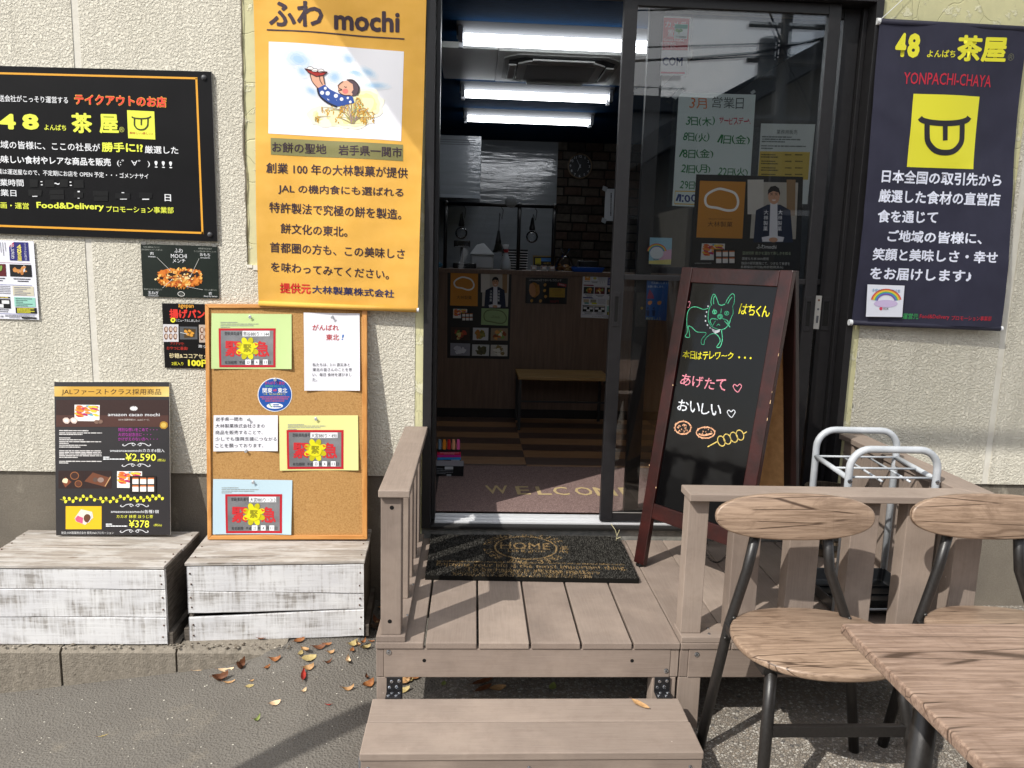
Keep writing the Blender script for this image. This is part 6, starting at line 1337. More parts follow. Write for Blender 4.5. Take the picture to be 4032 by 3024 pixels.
s.tx('amazoncacaomochi各種1個', (610, 1335), (1055, 1337), 32, WHT, .022); s.tx('カカオ 抹茶 ほうじ茶', (662, 1383), (1003, 1384), 32, YEL, .015); s.tx('¥378', (778, 1450), (967, 1452), 70, YEL, .01); s.tx('(税込)', (1010, 1464), (1085, 1465), 26, YEL, .01); s.bars([(563, 1455, 620, 1455), (563, 1472, 762, 1473)], WHT, 12)
s.tx('製造:大林製菓株式会社 販売:F&Dプロモーション', (148, 1535), (635, 1536), 25, flat('d0d0d0', .5), .006); s.flush()
# cork board
s = leaning(H_, None, None, .317, -.014, .90, -.130)
s.slab('cork_board', [(75, 55), (1110, 58), (1112, 1585), (92, 1588)], .008, CORK, 'cork board in a pine frame leaning on the right crate', 'board')
cb = s.obj; fq = [s.loc(p) for p in ((50, 28), (1139, 32), (1140, 1611), (67, 1613))]; fi = [s.loc(p) for p in ((77, 57), (1107, 60), (1109, 1583), (95, 1586))]
for k, mm in ((0, PINE_X), (1, PINE), (2, PINE_X), (3, PINE)):
    a, b, c, d = fq[k], fq[(k+1) % 4], fi[(k+1) % 4], fi[k]; mb = MB()
    mb.hexa([s.P(p, -.010) for p in (a, b, c, d)], [s.P(p, .008) for p in (a, b, c, d)], mm); mb.build('frame_rail', cb, bevel=.002)
def paper(q, col, label, curl=0, th=.0003):
    p = Sheet(s.o+s.n*.0012, s.n, s.ev, H_); L4 = [p.loc(x) for x in q]; uc = sum(x[0] for x in L4)/4; hw = abs(L4[1][0]-L4[0][0])/2; vt = L4[0][1]; hv = abs(L4[0][1]-L4[3][1]); sd = len(label)
    p.bend = lambda u, v: .0006+.0075*abs((u-uc)/hw)**2.5*(.25+.75*min(1, max(0, (vt-v)/hv)))+.0012*math.sin(u*31+v*23+sd)
    m_ = grainy('paper_'+col, col, col, 8, .35 if curl else .6, .4, .0012 if curl else .0, 5)
    p.slab('notice_paper', q, th, m_, label, 'notice'); return p
RD2 = flat('b5202c', .4); SIL = grainy('silver_foil', '77777a', '9b9b9d', 6, .3, .5, .002, 14, (1, 1, 1), metal=.35); FLW = flat('d9d220', .4)
def sticker(p, ox, oy, num):
    X = lambda u, v: (u+ox, v+oy)
    p.quad('red_frame', [X(140, 193), X(523, 193), X(523, 455), X(146, 455)], RD2, .0008); p.quad('foil', [X(155, 208), X(508, 208), X(508, 440), X(160, 440)], SIL, .0012)
    dk = flat('2c2c30', .5); p.tx('登録(車両)番号', X(180, 229), X(296, 230), 28, dk, .0, .0018)
    p.quad('number_strip', [X(300, 210), X(483, 210), X(483, 246), X(300, 248)], WHT, .0016); p.tx(num, X(306, 230), X(478, 231), 30, flat('17171c', .5), .006, .0020)
    p.tx('緊', X(185, 330), X(292, 332), 106, flat('c23035', .4), .03, .0018); p.tx('急', X(382, 330), X(482, 332), 106, flat('c23035', .4), .03, .0018)
    c = X(333, 328)
    for k in range(8):
        a = math.pi/8+math.pi*k/4; p.disc('flower_sticker', (c[0]+52*math.cos(a), c[1]+52*math.sin(a)), 27, 19, FLW if k % 2 else flat('bcb41a', .35), .0022+.0001*k, 12, a)
    p.disc('flower_sticker', c, 44, 44, FLW, .0034, 24); p.tx('緊', (c[0]-27, c[1]-2), (c[0]+27, c[1]-1), 54, flat('8f8a1c', .4), .03, .0038)
    for c_, m_ in (((262, 300), 'e0552a'), ((385, 298), 'e0552a'), ((270, 352), 'd94a2a')): p.poly('flower_sticker', [X(c_[0]-6, c_[1]-8), X(c_[0]+24, c_[1]+4), X(c_[0]+4, c_[1]+12)], flat(m_, .4), .0032)
    p.tx('有効期限', X(183, 423), X(263, 423), 22, dk, .0, .0018); p.tx('平成', X(278, 423), X(317, 423), 21, dk, 0, .0018)
    for x0, x1, t_ in ((319, 356, '23'), (379, 411, '4'), (437, 470, '11')): p.quad('number_strip', [X(x0, 403), X(x1, 403), X(x1, 438), X(x0, 438)], WHT, .0016); w2 = 9 if len(t_) == 2 else 5; p.tx(t_, X((x0+x1)/2-w2, 421), X((x0+x1)/2+w2, 421), 20, flat('17171c', .5), .01, .0020)
    for x0, t_ in ((358, '年'), (414, '月'), (473, '日')): p.tx(t_, X(x0, 422), X(x0+18, 422), 20, dk, 0, .0018)
FP = flat('8f9490', .6)
p = paper([(92, 92), (630, 97), (633, 467), (93, 465)], 'bdd292', 'light green laminated notice with a silver permit, top left of the cork board', 1); sticker(p, 0, 0, '熊谷880り・144'); p.bars([(152, 152, 265, 153), (152, 163, 408, 164), (152, 174, 375, 175), (152, 185, 215, 185)], FP, 5); p.flush()
p = paper([(547, 780), (1077, 778), (1082, 1147), (553, 1150)], 'd9d78f', 'pale yellow notice with a silver and red permit on the right of the cork board', 0); sticker(p, 457, 684, '大宮880り・490'); p.bars([(605, 841, 715, 841), (605, 850, 858, 850), (605, 861, 825, 861), (605, 873, 665, 873)], FP, 5); p.flush()
p = paper([(103, 1207), (635, 1215), (630, 1580), (103, 1578)], 'b4cbd6', 'light blue notice with a silver and red permit at the bottom of the cork board', 0); sticker(p, 44, 1116, '大宮880り・313'); p.bars([(160, 1266, 272, 1266), (160, 1277, 410, 1278), (160, 1288, 378, 1289), (160, 1299, 226, 1299)], FP, 5); p.flush()
p = paper([(712, 87), (1088, 93), (1092, 612), (718, 612)], 'dedee5', 'white notice with red heading at the top right of the cork board', 0)
p.tx('がんばれ', (771, 187), (947, 188), 40, flat('b5383a', .5), .022); p.tx('東北', (862, 253), (950, 253), 42, flat('b5383a', .5), .022); p.tx('!', (968, 252), (980, 252), 36, flat('3a6fb5', .5), .02, shear=.2)
DK = flat('34343c', .5)
for y, t_, x1 in ((438, '私たちは、3.11 震災あと', 1023), (471, '東北の皆さんのことを思', 1037), (505, 'い、毎日 食材を運びまし', 1035), (539, 'た。', 802)): p.tx(t_, (772, y), (x1, y), 23, DK, .010)
p.flush()
p = paper([(107, 778), (537, 778), (540, 1018), (107, 1020)], 'dedee4', 'white notice with five lines of text on the left of the cork board', 0)
for y, t_, x1 in ((804, '岩手県一関市', 300), (849, '大林製菓株式会社さまの', 450), (893, '商品を販売することで、', 436), (937, '少しでも復興支援につながる', 533), (982, 'ことを願っております。', 440)): p.tx(t_, (120, y), (x1, y), 27, DK, .006)
p.flush()
# round blue sticker
p = Sheet(s.o+s.n*.0012, s.n, s.ev, H_); cdisc = (517, 640); U = [p.loc((517+116*math.cos(a), 640-114*math.sin(a))) for a in [2*math.pi*k/40 for k in range(40)]]
mb = MB(); mb.prism([p.P(u) for u in U], p.n*-.0008, WHT); p.obj = tag(mb.build('round_sticker'), 'round blue sticker with white rim in the centre of the cork board', 'sticker')
p.disc('blue_field', cdisc, 111, 109, flat('1f4f9c', .4), .0006, 40); p.tx('がんばろう東北!', (450, 560), (583, 561), 21, flat('d23a6a', .5), .03); p.tx('復興支援プロジェクト', (452, 582), (585, 583), 14, flat('5fb57a', .5), .008); p.tx('関東', (435, 611), (500, 611), 34, WHT, .025); p.tx('⇒', (504, 611), (534, 611), 24, flat('d2466a', .5), .02); p.tx('東北', (537, 611), (600, 611), 34, WHT, .025); p.tx('いま、私たちに出来ること', (443, 635), (590, 636), 14, flat('d9d34a', .5), .012)
p.bars([(418, 655, 615, 655), (430, 668, 605, 668), (452, 682, 580, 682)], flat('a8506f', .5), 8); p.poly('white_pill', [(517+(55 if abs(math.cos(a)) > .2 else 40)*math.cos(a)*(1), 715+19*math.sin(a)) for a in [2*math.pi*k/24 for k in range(24)]], WHT, .0010); p.line('green_mark', [(478, 712), (485, 702), (492, 722), (500, 714)], 4, flat('4a9a5a', .5), .0016, smooth=3); p.bars([(505, 720, 560, 720), (505, 707, 545, 707)], flat('3f5f9c', .5), 9, d=.0016); p.flush()
# clear push pins
PIN = m_glass('clear_plastic', (.80, .82, .84), 1.5, .05); PINC = flat('c9cdd2', .2, .5)
for (u, v, lb) in ((350, 112, 'the green notice'), (902, 113, 'the white notice with red heading'), (519, 533, 'the round blue sticker'), (340, 800, 'the top of the five line notice'), (322, 1012, 'the bottom of the five line notice'), (793, 797, 'the yellow notice'), (371, 1222, 'the light blue notice')):
    c = s.P(s.loc((u, v)), .0018); t = thing('push_pin', c, 'clear plastic push pin holding '+lb+' on the cork board', 'push pin', 'clear push pins')
    d_ = (s.n+Vector((.25, 0, -.35))).normalized(); mb = MB(); mb.tube([c, c+d_*.003], .0052, PINC, 12); mb.tube([c+d_*.003, c+d_*.010], .0032, PINC, 12); mb.build('shaft', t, smooth=True); mb = MB(); mb.tube([c+d_*.010, c+d_*.0125], .0055, PINC, 12); mb.build('head', t)
# ================================================================== CHALKBOARD (A-frame)
MAHO2 = grainy('mahogany_rear', '170b0a', '221010', 8, .4, .4); MAHO = grainy('mahogany_paint', '230d0b', '371310', 8, .3, .5, .0006, 40, (2, 2, 2)); CHIP = flat('c9a982', .8)
BRD = NT('black_board'); _v = BRD.coord((1, 1, 1)); BBK = BRD.done(lin('060607'), .07, .3, normal=BRD.bump(BRD.noise(_v, 3.0, 3, .5), .008, .5))
ya, til = math.radians(54.2), math.radians(9.1); F0 = Vector((.620, -.247, .290)); eA = Vector((math.cos(ya), -math.sin(ya), 0)); bA_ = Vector((math.sin(ya), math.cos(ya), 0))
upA = bA_*math.sin(til)+Vector((0, 0, math.cos(til))); nA = eA.cross(upA).normalized(); 
if nA.dot(bA_) > 0: nA = -nA
Lb, Wb = 1.112, .452
ab = thing('chalkboard_sign', F0+eA*Wb/2+bA_*.2-Vector((0, 0, .01)), 'standing A-frame blackboard with a chalk dog and mahogany frame on the deck', 'chalkboard')
def obox(name, par, o, ex, ey, ez, x0, x1, y0, y1, z0, z1, mat, bev=.0025):
    mb = MB(); P = lambda x, y, z: o+ex*x+ey*y+ez*z
    mb.hexa([P(x0, y0, z0), P(x1, y0, z0), P(x1, y1, z0), P(x0, y1, z0)], [P(x0, y0, z1), P(x1, y0, z1), P(x1, y1, z1), P(x0, y1, z1)], mat)
    me = mb.build(name, par, bevel=bev); return me
upB = -bA_*math.sin(til)+Vector((0, 0, math.cos(til))); nB = -(eA.cross(upB).normalized())
if nB.dot(bA_) < 0: nB = -nB
oB = F0+bA_*(2*Lb*math.sin(til)+.035)
for (o, u_, n_, fr_n) in ((F0, upA, nA, 0), (oB, upB, nB, 1)):
    # y axis = inward (away from the visible face)
    iy = -n_
    for x0 in (0, Wb-.048): st = obox('stile', ab, o, eA, iy, u_, x0, x0+.048, 0, .022, 0, Lb, MAHO2 if fr_n else MAHO)
    obox('top_rail', ab, o, eA, iy, u_, .0485, Wb-.0485, .0005, .0215, Lb-.055, Lb-.001, MAHO); obox('bottom_rail', ab, o, eA, iy, u_, .0485, Wb-.0485, .0005, .0215, .180, .236, MAHO)
    obox('writing_panel' if fr_n == 0 else 'back_panel', ab, o, eA, iy, u_, .0487, Wb-.0487, .009, .0125, .2362, Lb-.0552, BBK, 0)
    if True:
        obox('hardboard_back', ab, o, eA, iy, u_, .0487, Wb-.0487, .0128, .0150, .2362, Lb-.0552, grainy('hardboard', 'c69c6a', 'd8ae7a', 40, .8, .2, .0005, 200), 0)
    for x0 in (.024, Wb-.024):
        c = o+eA*x0+iy*.011; mb = MB(); mb.tube([Vector((c.x, c.y, DT+.0005)), Vector((c.x, c.y, DT+.006))], .016, flat('151515', .5), 16); mb.tube([Vector((c.x, c.y, DT+.006)), Vector((c.x, c.y, .296))], .005, SCREW, 10); mb.build('levelling_foot', ab)
for x0 in (.06, Wb-.09): obox('hinge', ab, F0, eA, -nA, upA, x0, x0+.03, .0225, .034, Lb-.03, Lb+.002, flat('8a7a50', .4, .5, .7), 0)
mb = MB(); rc = random.Random(3)
for k in range(8):
    x = rc.choice((0.0, .048, Wb-.048, Wb)); zc_ = rc.uniform(.05, Lb); q = F0+eA*x+upA*zc_+nA*.0006; h = rc.uniform(.002, .007); w_ = rc.uniform(.0008, .002)
    mb.add([q-eA*w_-upA*h, q+eA*w_-upA*h, q+eA*w_*.6+upA*h, q-eA*w_*.7+upA*h*.8], [(0, 1, 2, 3)], CHIP)
mb.build('paint_chip', ab)
# chalk drawing
s = Sheet(F0-nA*.009, nA, upA, I8); s.obj = ab
CG, CY, CP, CW, CO, CB = (grainy('chalk_ink', c, ''.join('%02x' % int(int(c[i:i+2], 16)*.72) for i in (0, 2, 4)), 160, .85, .2) for c in ('5fd3a2', 'eee63c', 'e58fa0', 'e9eef6', 'eab08a', 'd9c06a'))
DOGL = lambda pts, w_=4.0, m_=None, cl=False: s.line('chalk_dog', pts, w_, m_ or CG, .0006, cl, smooth=4)
DOGL([(585, 420), (580, 395), (590, 355), (605, 348), (622, 385), (630, 412)]); DOGL([(598, 410), (598, 375), (605, 358)], 5); DOGL([(632, 412), (650, 418), (672, 410)], 5)
DOGL([(676, 405), (690, 375), (715, 345), (733, 352), (732, 400), (722, 425)]); DOGL([(690, 408), (705, 380), (718, 365)], 5)
DOGL([(576, 420), (565, 460), (562, 510), (575, 545), (600, 565), (640, 578), (672, 570), (690, 552)]); DOGL([(722, 425), (725, 470), (712, 500), (697, 545)])
DOGL([(585, 545), (575, 520), (590, 505), (625, 512)], 5); DOGL([(655, 505), (690, 520), (690, 550)], 5)
for c in ((604, 462), (683, 470)): s.line('chalk_dog', [(c[0]+14*math.cos(a), c[1]+12*math.sin(a)) for a in [2*math.pi*k/12 for k in range(12)]], 5, CG, .0006, True); s.disc('chalk_dog', c, 6, 7, CG, .0007, 10)
s.disc('chalk_dog', (640, 492), 19, 18, CG, .0006, 14); s.disc('chalk_dog', (636, 495), 6, 5, BLK, .0009, 8); DOGL([(600, 440), (590, 470)], 3); DOGL([(648, 440), (645, 470)], 4); DOGL([(618, 552), (628, 542), (640, 550)], 5)
DOGL([(610, 520), (585, 560)], 4); DOGL([(668, 520), (705, 560)], 4)
DOGL([(562, 438), (530, 445), (490, 430), (455, 432), (430, 460), (422, 520), (426, 590), (412, 622), (440, 626), (438, 590), (432, 555), (455, 562), (490, 592), (543, 596), (545, 610), (520, 640), (518, 670), (535, 672), (540, 645), (570, 612), (605, 603), (632, 625), (640, 655), (618, 690), (640, 690), (655, 640), (650, 590), (652, 575)])
s.poly('chalk_scarf', [(583, 568), (612, 582), (640, 575), (635, 592), (610, 604), (592, 590)], CW, .0007)
for c in ((562, 425), (552, 462), (545, 490), (545, 520), (558, 548), (575, 565)): s.poly('chalk_scarf', [(c[0]-4, c[1]-6), (c[0]+4, c[1]-4), (c[0]+3, c[1]+6), (c[0]-4, c[1]+5)], CW, .0007)
s.line('chalk_heart', [(428, 400), (440, 392), (445, 402), (436, 432), (420, 432), (422, 415)], 4, CP, .0006, True)
s.hand('はちくん', (765, 445), (968, 458), 70, CY, .010); s.hand('本日はテレワ~ク', (395, 742), (730, 752), 50, CY, .012)
for x in (765, 803, 840): s.disc('lettering', (x, 758+(x-765)*.07), 6, 7, CY, .0012, 10)
s.hand('あげたて', (380, 905), (685, 940), 74, CP, .008); s.hand('おいしい', (360, 1072), (652, 1105), 72, CW, .010)
def heart(c, r, m_): s.line('chalk_heart', [(c[0], c[1]-r*.35), (c[0]+r*.5, c[1]-r*.8), (c[0]+r*.95, c[1]-r*.35), (c[0]+r*.55, c[1]+r*.4), (c[0]+.1*r, c[1]+r*.95), (c[0]-r*.55, c[1]+r*.4), (c[0]-r*.9, c[1]-r*.35), (c[0]-r*.5, c[1]-r*.75)], 5, m_, .0006, True, smooth=3)
heart((752, 957), 30, CP); heart((712, 1124), 28, CW)
rr = random.Random(8)
for (c, rx, ry, hole) in (((397, 1218), 52, 42, 0), ((545, 1250), 60, 36, 1)):
    s.line('chalk_croquette', [(c[0]+rx*math.cos(a), c[1]+ry*math.sin(a)) for a in [2*math.pi*k/24 for k in range(24)]], 7, CO, .0006, True)
    for k in range(28 if not hole else 12):
        a = rr.uniform(0, 6.28); q = rr.uniform(.1, .85); p = (c[0]+rx*q*math.cos(a), c[1]+ry*q*math.sin(a)-(0 if not hole else ry*.3)); s.line('chalk_croquette', [p, (p[0]+rr.uniform(-9, 9), p[1]+rr.uniform(-9, 9))], 5, CO, .0007)
    for k in range(10): a = rr.uniform(0, 6.28); s.line('chalk_croquette', [(c[0]+rx*.95*math.cos(a), c[1]+ry*.95*math.sin(a)), (c[0]+rx*1.14*math.cos(a), c[1]+ry*1.18*math.sin(a))], 6, CO, .0007)
    if hole: s.line('chalk_croquette', [(c[0]-45, c[1]+8), (c[0]-10, c[1]+18), (c[0]+45, c[1]+4)], 9, CO, .0008, smooth=3)
s.line('chalk_skewer', [(558, 1343), (622, 1308)], 6, CB, .0006); s.line('chalk_skewer', [(795, 1256), (815, 1244)], 6, CB, .0006)
for c in ((648, 1305), (687, 1292), (730, 1280), (770, 1266)): s.line('chalk_skewer', [(c[0]+24*math.cos(a)+6*math.sin(a), c[1]+33*math.sin(a)) for a in [2*math.pi*k/18 for k in range(18)]], 6, CB, .0006, True)
s.flush()
# chain between the two halves
mb = MB(); p0 = F0+eA*(Wb-.03)+upA*.20-nA*.022; p1 = oB+eA*(Wb-.03)+upB*.20-nB*.022; p0 = onZ(C4(405, 672), .36); p1 = onZ(C4(660, 610), .36)
for k in range(26):
    t = k/25; q = p0*(1-t)+p1*t; q = Vector((q.x, q.y, .36-.055*4*t*(1-t))); d_ = (p1-p0).normalized(); sd = Vector((0, 0, 1)) if k % 2 else d_.cross(Vector((0, 0, 1)))
    mb.tube([q+d_*.0055*math.cos(a)+sd*.003*math.sin(a) for a in [2*math.pi*j/8 for j in range(8)]], .0009, flat('1a1a1a', .4, .5, .6), 5, closed=True)
mb.build('chain', ab, smooth=True)

# ================================================================== UMBRELLA STAND
WP = grainy('chalky_white_paint', 'a2a7ac', 'b8bcc1', 14, .42, .45, .0008, 40)
us = thing('umbrella_stand', (1.33, -.56, DT), 'white tubular umbrella stand with a black drip tray behind the railing', 'umbrella stand')
R0 = .0115
def hoop(x0, x1, y, zt, z0, name, r=.062):
    pts = [(x0, y, z0)]+[(x0+r-r*math.cos(a), y, zt-r+r*math.sin(a)) for a in [math.pi/2*k/7 for k in range(8)]]+[(x1-r+r*math.sin(a), y, zt-r+r*math.cos(a)) for a in [math.pi/2*k/7 for k in range(8)]]+[(x1, y, z0)]
    mb = MB(); mb.tube(pts, R0, WP, 14); mb.build(name, us, smooth=True)
fx0, fx1, fy = 1.180, 1.462, -.700; gx0, gx1, gy = 1.200, 1.487, -.420; ztop = .846
hoop(fx0, fx1, fy, ztop, DT+.004, 'front_hoop'); hoop(gx0, gx1, gy, ztop, DT+.004, 'rear_hoop')
zg = .752
for (a, b) in (((fx0, fy, zg), (gx0, gy, zg)), ((fx1, fy, zg), (gx1, gy, zg))): mb = MB(); mb.tube([a, b], .0085, WP, 10); mb.build('side_tube', us, smooth=True)
for k in (.03, .42, .96):
    y = fy+(gy-fy)*k; xa = fx0+(gx0-fx0)*k; xb = fx1+(gx1-fx1)*k; mb = MB(); mb.tube([(xa, y, zg+.002), (xb, y, zg+.002)], .0038, WP, 8); mb.build('grid_wire', us, smooth=True)
for k in (.36, .68): 
    xa = fx0+(fx1-fx0)*k; xb = gx0+(gx1-gx0)*k; mb = MB(); mb.tube([(xa, fy-.012, zg-.005), (xb, gy+.01, zg-.005)], .0038, WP, 8); mb.build('grid_wire', us, smooth=True)
for x in (fx0, fx1): screw(us, (x, fy-R0+.0015, zg-.006), (0, -1, 0), .0075)
mb = MB()
for (a, b) in (((fx0, fy, .318), (fx1, fy, .318)), ((gx0, gy, .318), (gx1, gy, .318))): mb.tube([a, b], .004, WP, 8)
mb.build('bottom_wire', us, smooth=True)
TR_ = flat('17191c', .35, .5); mb = MB(); x0, x1, y0, y1 = fx0+.002, fx1+.016, fy+.016, gy-.012
def ringz(e, z): return [(x0-e, y0-e, z), (x1+e, y0-e, z), (x1+e, y1+e, z), (x0-e, y1+e, z)]
vs = ringz(.0, .298)+ringz(.010, .345)+ringz(.004, .345)+ringz(-.006, .304); fs = [(0, 3, 2, 1)]
for r_ in range(3):
    for k in range(4): fs.append((r_*4+k, r_*4+(k+1) % 4, r_*4+4+(k+1) % 4, r_*4+4+k))
fs.append((12, 13, 14, 15)); mb.add(vs, fs, TR_); mb.build('drip_tray', us, bevel=.003)
mb = MB()
for k in range(1, 4): mb.box(x0+.01, x1-.01, y0+(y1-y0)*k/4-.004, y0+(y1-y0)*k/4+.004, .3045, .309, TR_)
mb.build('tray_rib', us)
# barrel planter beside the door
bc = onZ(C4(1500, 770), DT); bc = Vector((bc.x+.05, bc.y+.13, DT)); BW = grainy('barrel_stave', '4a4238', '6d6253', 14, .8, .2, .002, 60, (6, 6, 1)); 
brl = thing('barrel_planter', bc, 'small weathered wooden barrel planter standing on the deck behind the umbrella stand', 'planter')
for k in range(16):
    a0, a1 = 2*math.pi*k/16+.012, 2*math.pi*(k+1)/16-.012; mb = MB(); vs = []; H_l = ((.0, .088), (.06, .102), (.13, .110), (.20, .104), (.26, .092))
    for z, r_ in H_l: vs += [(bc.x+r_*math.cos(a0), bc.y+r_*math.sin(a0), bc.z+z+.001), (bc.x+r_*math.cos(a1), bc.y+r_*math.sin(a1), bc.z+z+.001), (bc.x+(r_-.012)*math.cos(a1), bc.y+(r_-.012)*math.sin(a1), bc.z+z+.001), (bc.x+(r_-.012)*math.cos(a0), bc.y+(r_-.012)*math.sin(a0), bc.z+z+.001)]
    fs = [(3, 2, 1, 0), (16, 17, 18, 19)]+[(4*i+j, 4*i+(j+1) % 4, 4*i+4+(j+1) % 4, 4*i+4+j) for i in range(4) for j in range(4)]; mb.add(vs, fs, BW); mb.build('stave', brl)
for z, r_ in ((.035, .0985), (.075, .1055), (.215, .1035)): mb = MB(); mb.lathe((bc.x, bc.y, bc.z), [(r_, z), (r_+.003, z+.001), (r_+.003, z+.02), (r_, z+.021)], flat('2f2f2e', .5, .5, .5), 32); mb.build('hoop', brl, smooth=False)
mb = MB(); mb.lathe((bc.x, bc.y, bc.z), [(.0, .235), (.082, .235)], flat('2c2218', .9), 24); mb.build('soil', brl)

# ================================================================== TABLE AND CHAIRS
LEG = grainy('black_powder_coat', '1d1b1a', '262423', 120, .38, .5, .0003, 300)
def oval(mb, c, rx, ry, z0, z1, mat, power=2.3, n=56, er=.006, ax='z', M=None):
    """rounded slab with softened rim; M maps local (x,y,z) to the world"""
    rings = []
    for (zz, inset) in ((z0, er), (z0+er*.35, er*.25), (z0+er, 0), (z1-er, 0), (z1-er*.35, er*.25), (z1, er)):
        r_ = []
        for k in range(n):
            a = 2*math.pi*k/n; ca, sa = math.cos(a), math.sin(a); q = (abs(ca)**power+abs(sa)**power)**(-1/power)
            r_.append((c[0]+(rx-inset)*ca*q, c[1]+(ry-inset)*sa*q, zz))
        rings.append(r_)
    vs = [p for r_ in rings for p in r_]
    if M is not None: vs = [M @ Vector(p) for p in vs]
    fs = [tuple(range(n))[::-1], tuple(range(5*n, 6*n))]
    for i in range(5):
        for k in range(n): fs.append((i*n+k, i*n+(k+1) % n, (i+1)*n+(k+1) % n, (i+1)*n+k))
    mb.add(vs, fs, mat)
CX, CY_, ZSEAT = .905, -1.095, .430
chair = thing('cafe_chair', (CX, CY_, 0), 'cafe chair with oval wooden back nearest the steps', 'chair', 'cafe chairs at the table')
mb = MB(); oval(mb, (CX+.02, CY_-.015, 0), .222, .187, ZSEAT-.020, ZSEAT, OAK, 2.25); mb.build('seat', chair, smooth=True)
# oval back, slightly reclined
zb = .722; yb_ = -.985; Mx = Matrix.Translation((CX-.012, yb_, zb)) @ Matrix.Rotation(math.radians(90-9), 4, 'X')
mb = MB(); oval(mb, (0, 0, 0), .222, .064, -.010, .010, OAK, 2.35, 64, .005, M=Mx); mb.build('backrest', chair, smooth=True)
for o in (chair.children if hasattr(chair, 'children') else []): pass
def leg(pts, r, name='leg'):
    mb = MB(); mb.tube(pts, r, LEG, 14); return mb.build(name, chair, smooth=True)
for sx in (-1, 1):
    l = leg([(CX-.012+sx*.100, yb_+.012, zb-.045), (CX-.012+sx*.118, yb_+.012, .56), (CX+sx*.172, yb_+.006, .40), (CX+.005+sx*.232, -.962, .0)], .0145)
    ex = .03 if sx > 0 else 0
    fl_ = leg([(CX+.015+sx*.150+ex, CY_-.105, ZSEAT-.021), (CX+.015+sx*.162+ex, CY_-.135, .30), (CX+.015+sx*.205+ex*.6, CY_-.235, 0)], [.0155, .0155, .014])
    mb = MB(); mb.hexa([(CX+.015+sx*.15-.03, CY_-.12, ZSEAT-.045), (CX+.015+sx*.15+.03, CY_-.12, ZSEAT-.045), (CX+.015+sx*.15+.03, CY_-.06, ZSEAT-.045), (CX+.015+sx*.15-.03, CY_-.06, ZSEAT-.045)], [(CX+.015+sx*.15-.03, CY_-.13, ZSEAT-.0205), (CX+.015+sx*.15+.03, CY_-.13, ZSEAT-.0205), (CX+.015+sx*.15+.03, CY_-.03, ZSEAT-.0205), (CX+.015+sx*.15-.03, CY_-.03, ZSEAT-.0205)], LEG); mb.build('leg_bracket', chair, bevel=.003)
    mb = MB(); mb.box(CX+sx*.172-.012 if sx > 0 else CX-.172-.012, CX+sx*.172+.012, yb_-.04, yb_+.012, ZSEAT-.045, ZSEAT-.021, LEG); mb.build('seat_bracket', chair)
    for z in (.43, .37):
        x_ = CX+sx*(.165 if z > .4 else .185); mb = MB(); mb.ball((x_-sx*0+.0, yb_-.010, z), .006, flat('3a3836', .3, .5, .6), 10, 6); mb.build('bolt', l, smooth=True)
    mb = MB(); mb.ball((CX+.015+sx*.176, CY_-.150, .262), .0075, flat('3a3836', .3, .5, .6), 10, 6); mb.build('bolt', fl_, smooth=True)
mb = MB(); mb.box(CX+.015-.168, CX+.015+.198, CY_-.158, CY_-.143, .238, .268, LEG); mb.build('stretcher', chair, bevel=.002)
chair2 = copy_tree(chair); chair2.location = (CX+.560, CY_+.020, 0); chair2.rotation_euler = (0, 0, math.radians(-1.5)); chair2['label'] = 'cafe chair with oval wooden back cut off by the right edge'
# table
ZT = .700; tbl = thing('cafe_table', (1.35, -2.0, 0), 'rustic wood topped table with black legs in the right foreground', 'table')
mb = MB(); mb.box(.742, 2.10, -2.52, -1.568, ZT-.022, ZT, OAK2); o = mb.build('tabletop', tbl, bevel=.005, seg=3)
for (x0, y0, sx) in ((.825, -1.72, 1), (1.98, -1.72, -1), (.86, -2.38, 1), (1.98, -2.38, -1)):
    mb = MB(); mb.box(x0-.03, x0+.09, y0-.04, y0+.04, ZT-.030, ZT-.0225, LEG); mb.build('leg_plate', tbl)
    mb = MB(); mb.tube([(x0+.03*sx, y0+.02, ZT-.030), (x0+.02*sx, y0+.022, .35), (x0-.012*sx, y0+.03, 0)], [.022, .023, .026], LEG, 16); mb.build('leg', tbl, smooth=True)
mb = MB(); mb.box(.93, 1.91, -1.735, -1.705, ZT-.052, ZT-.0305, LEG); mb.build('apron_bar', tbl)

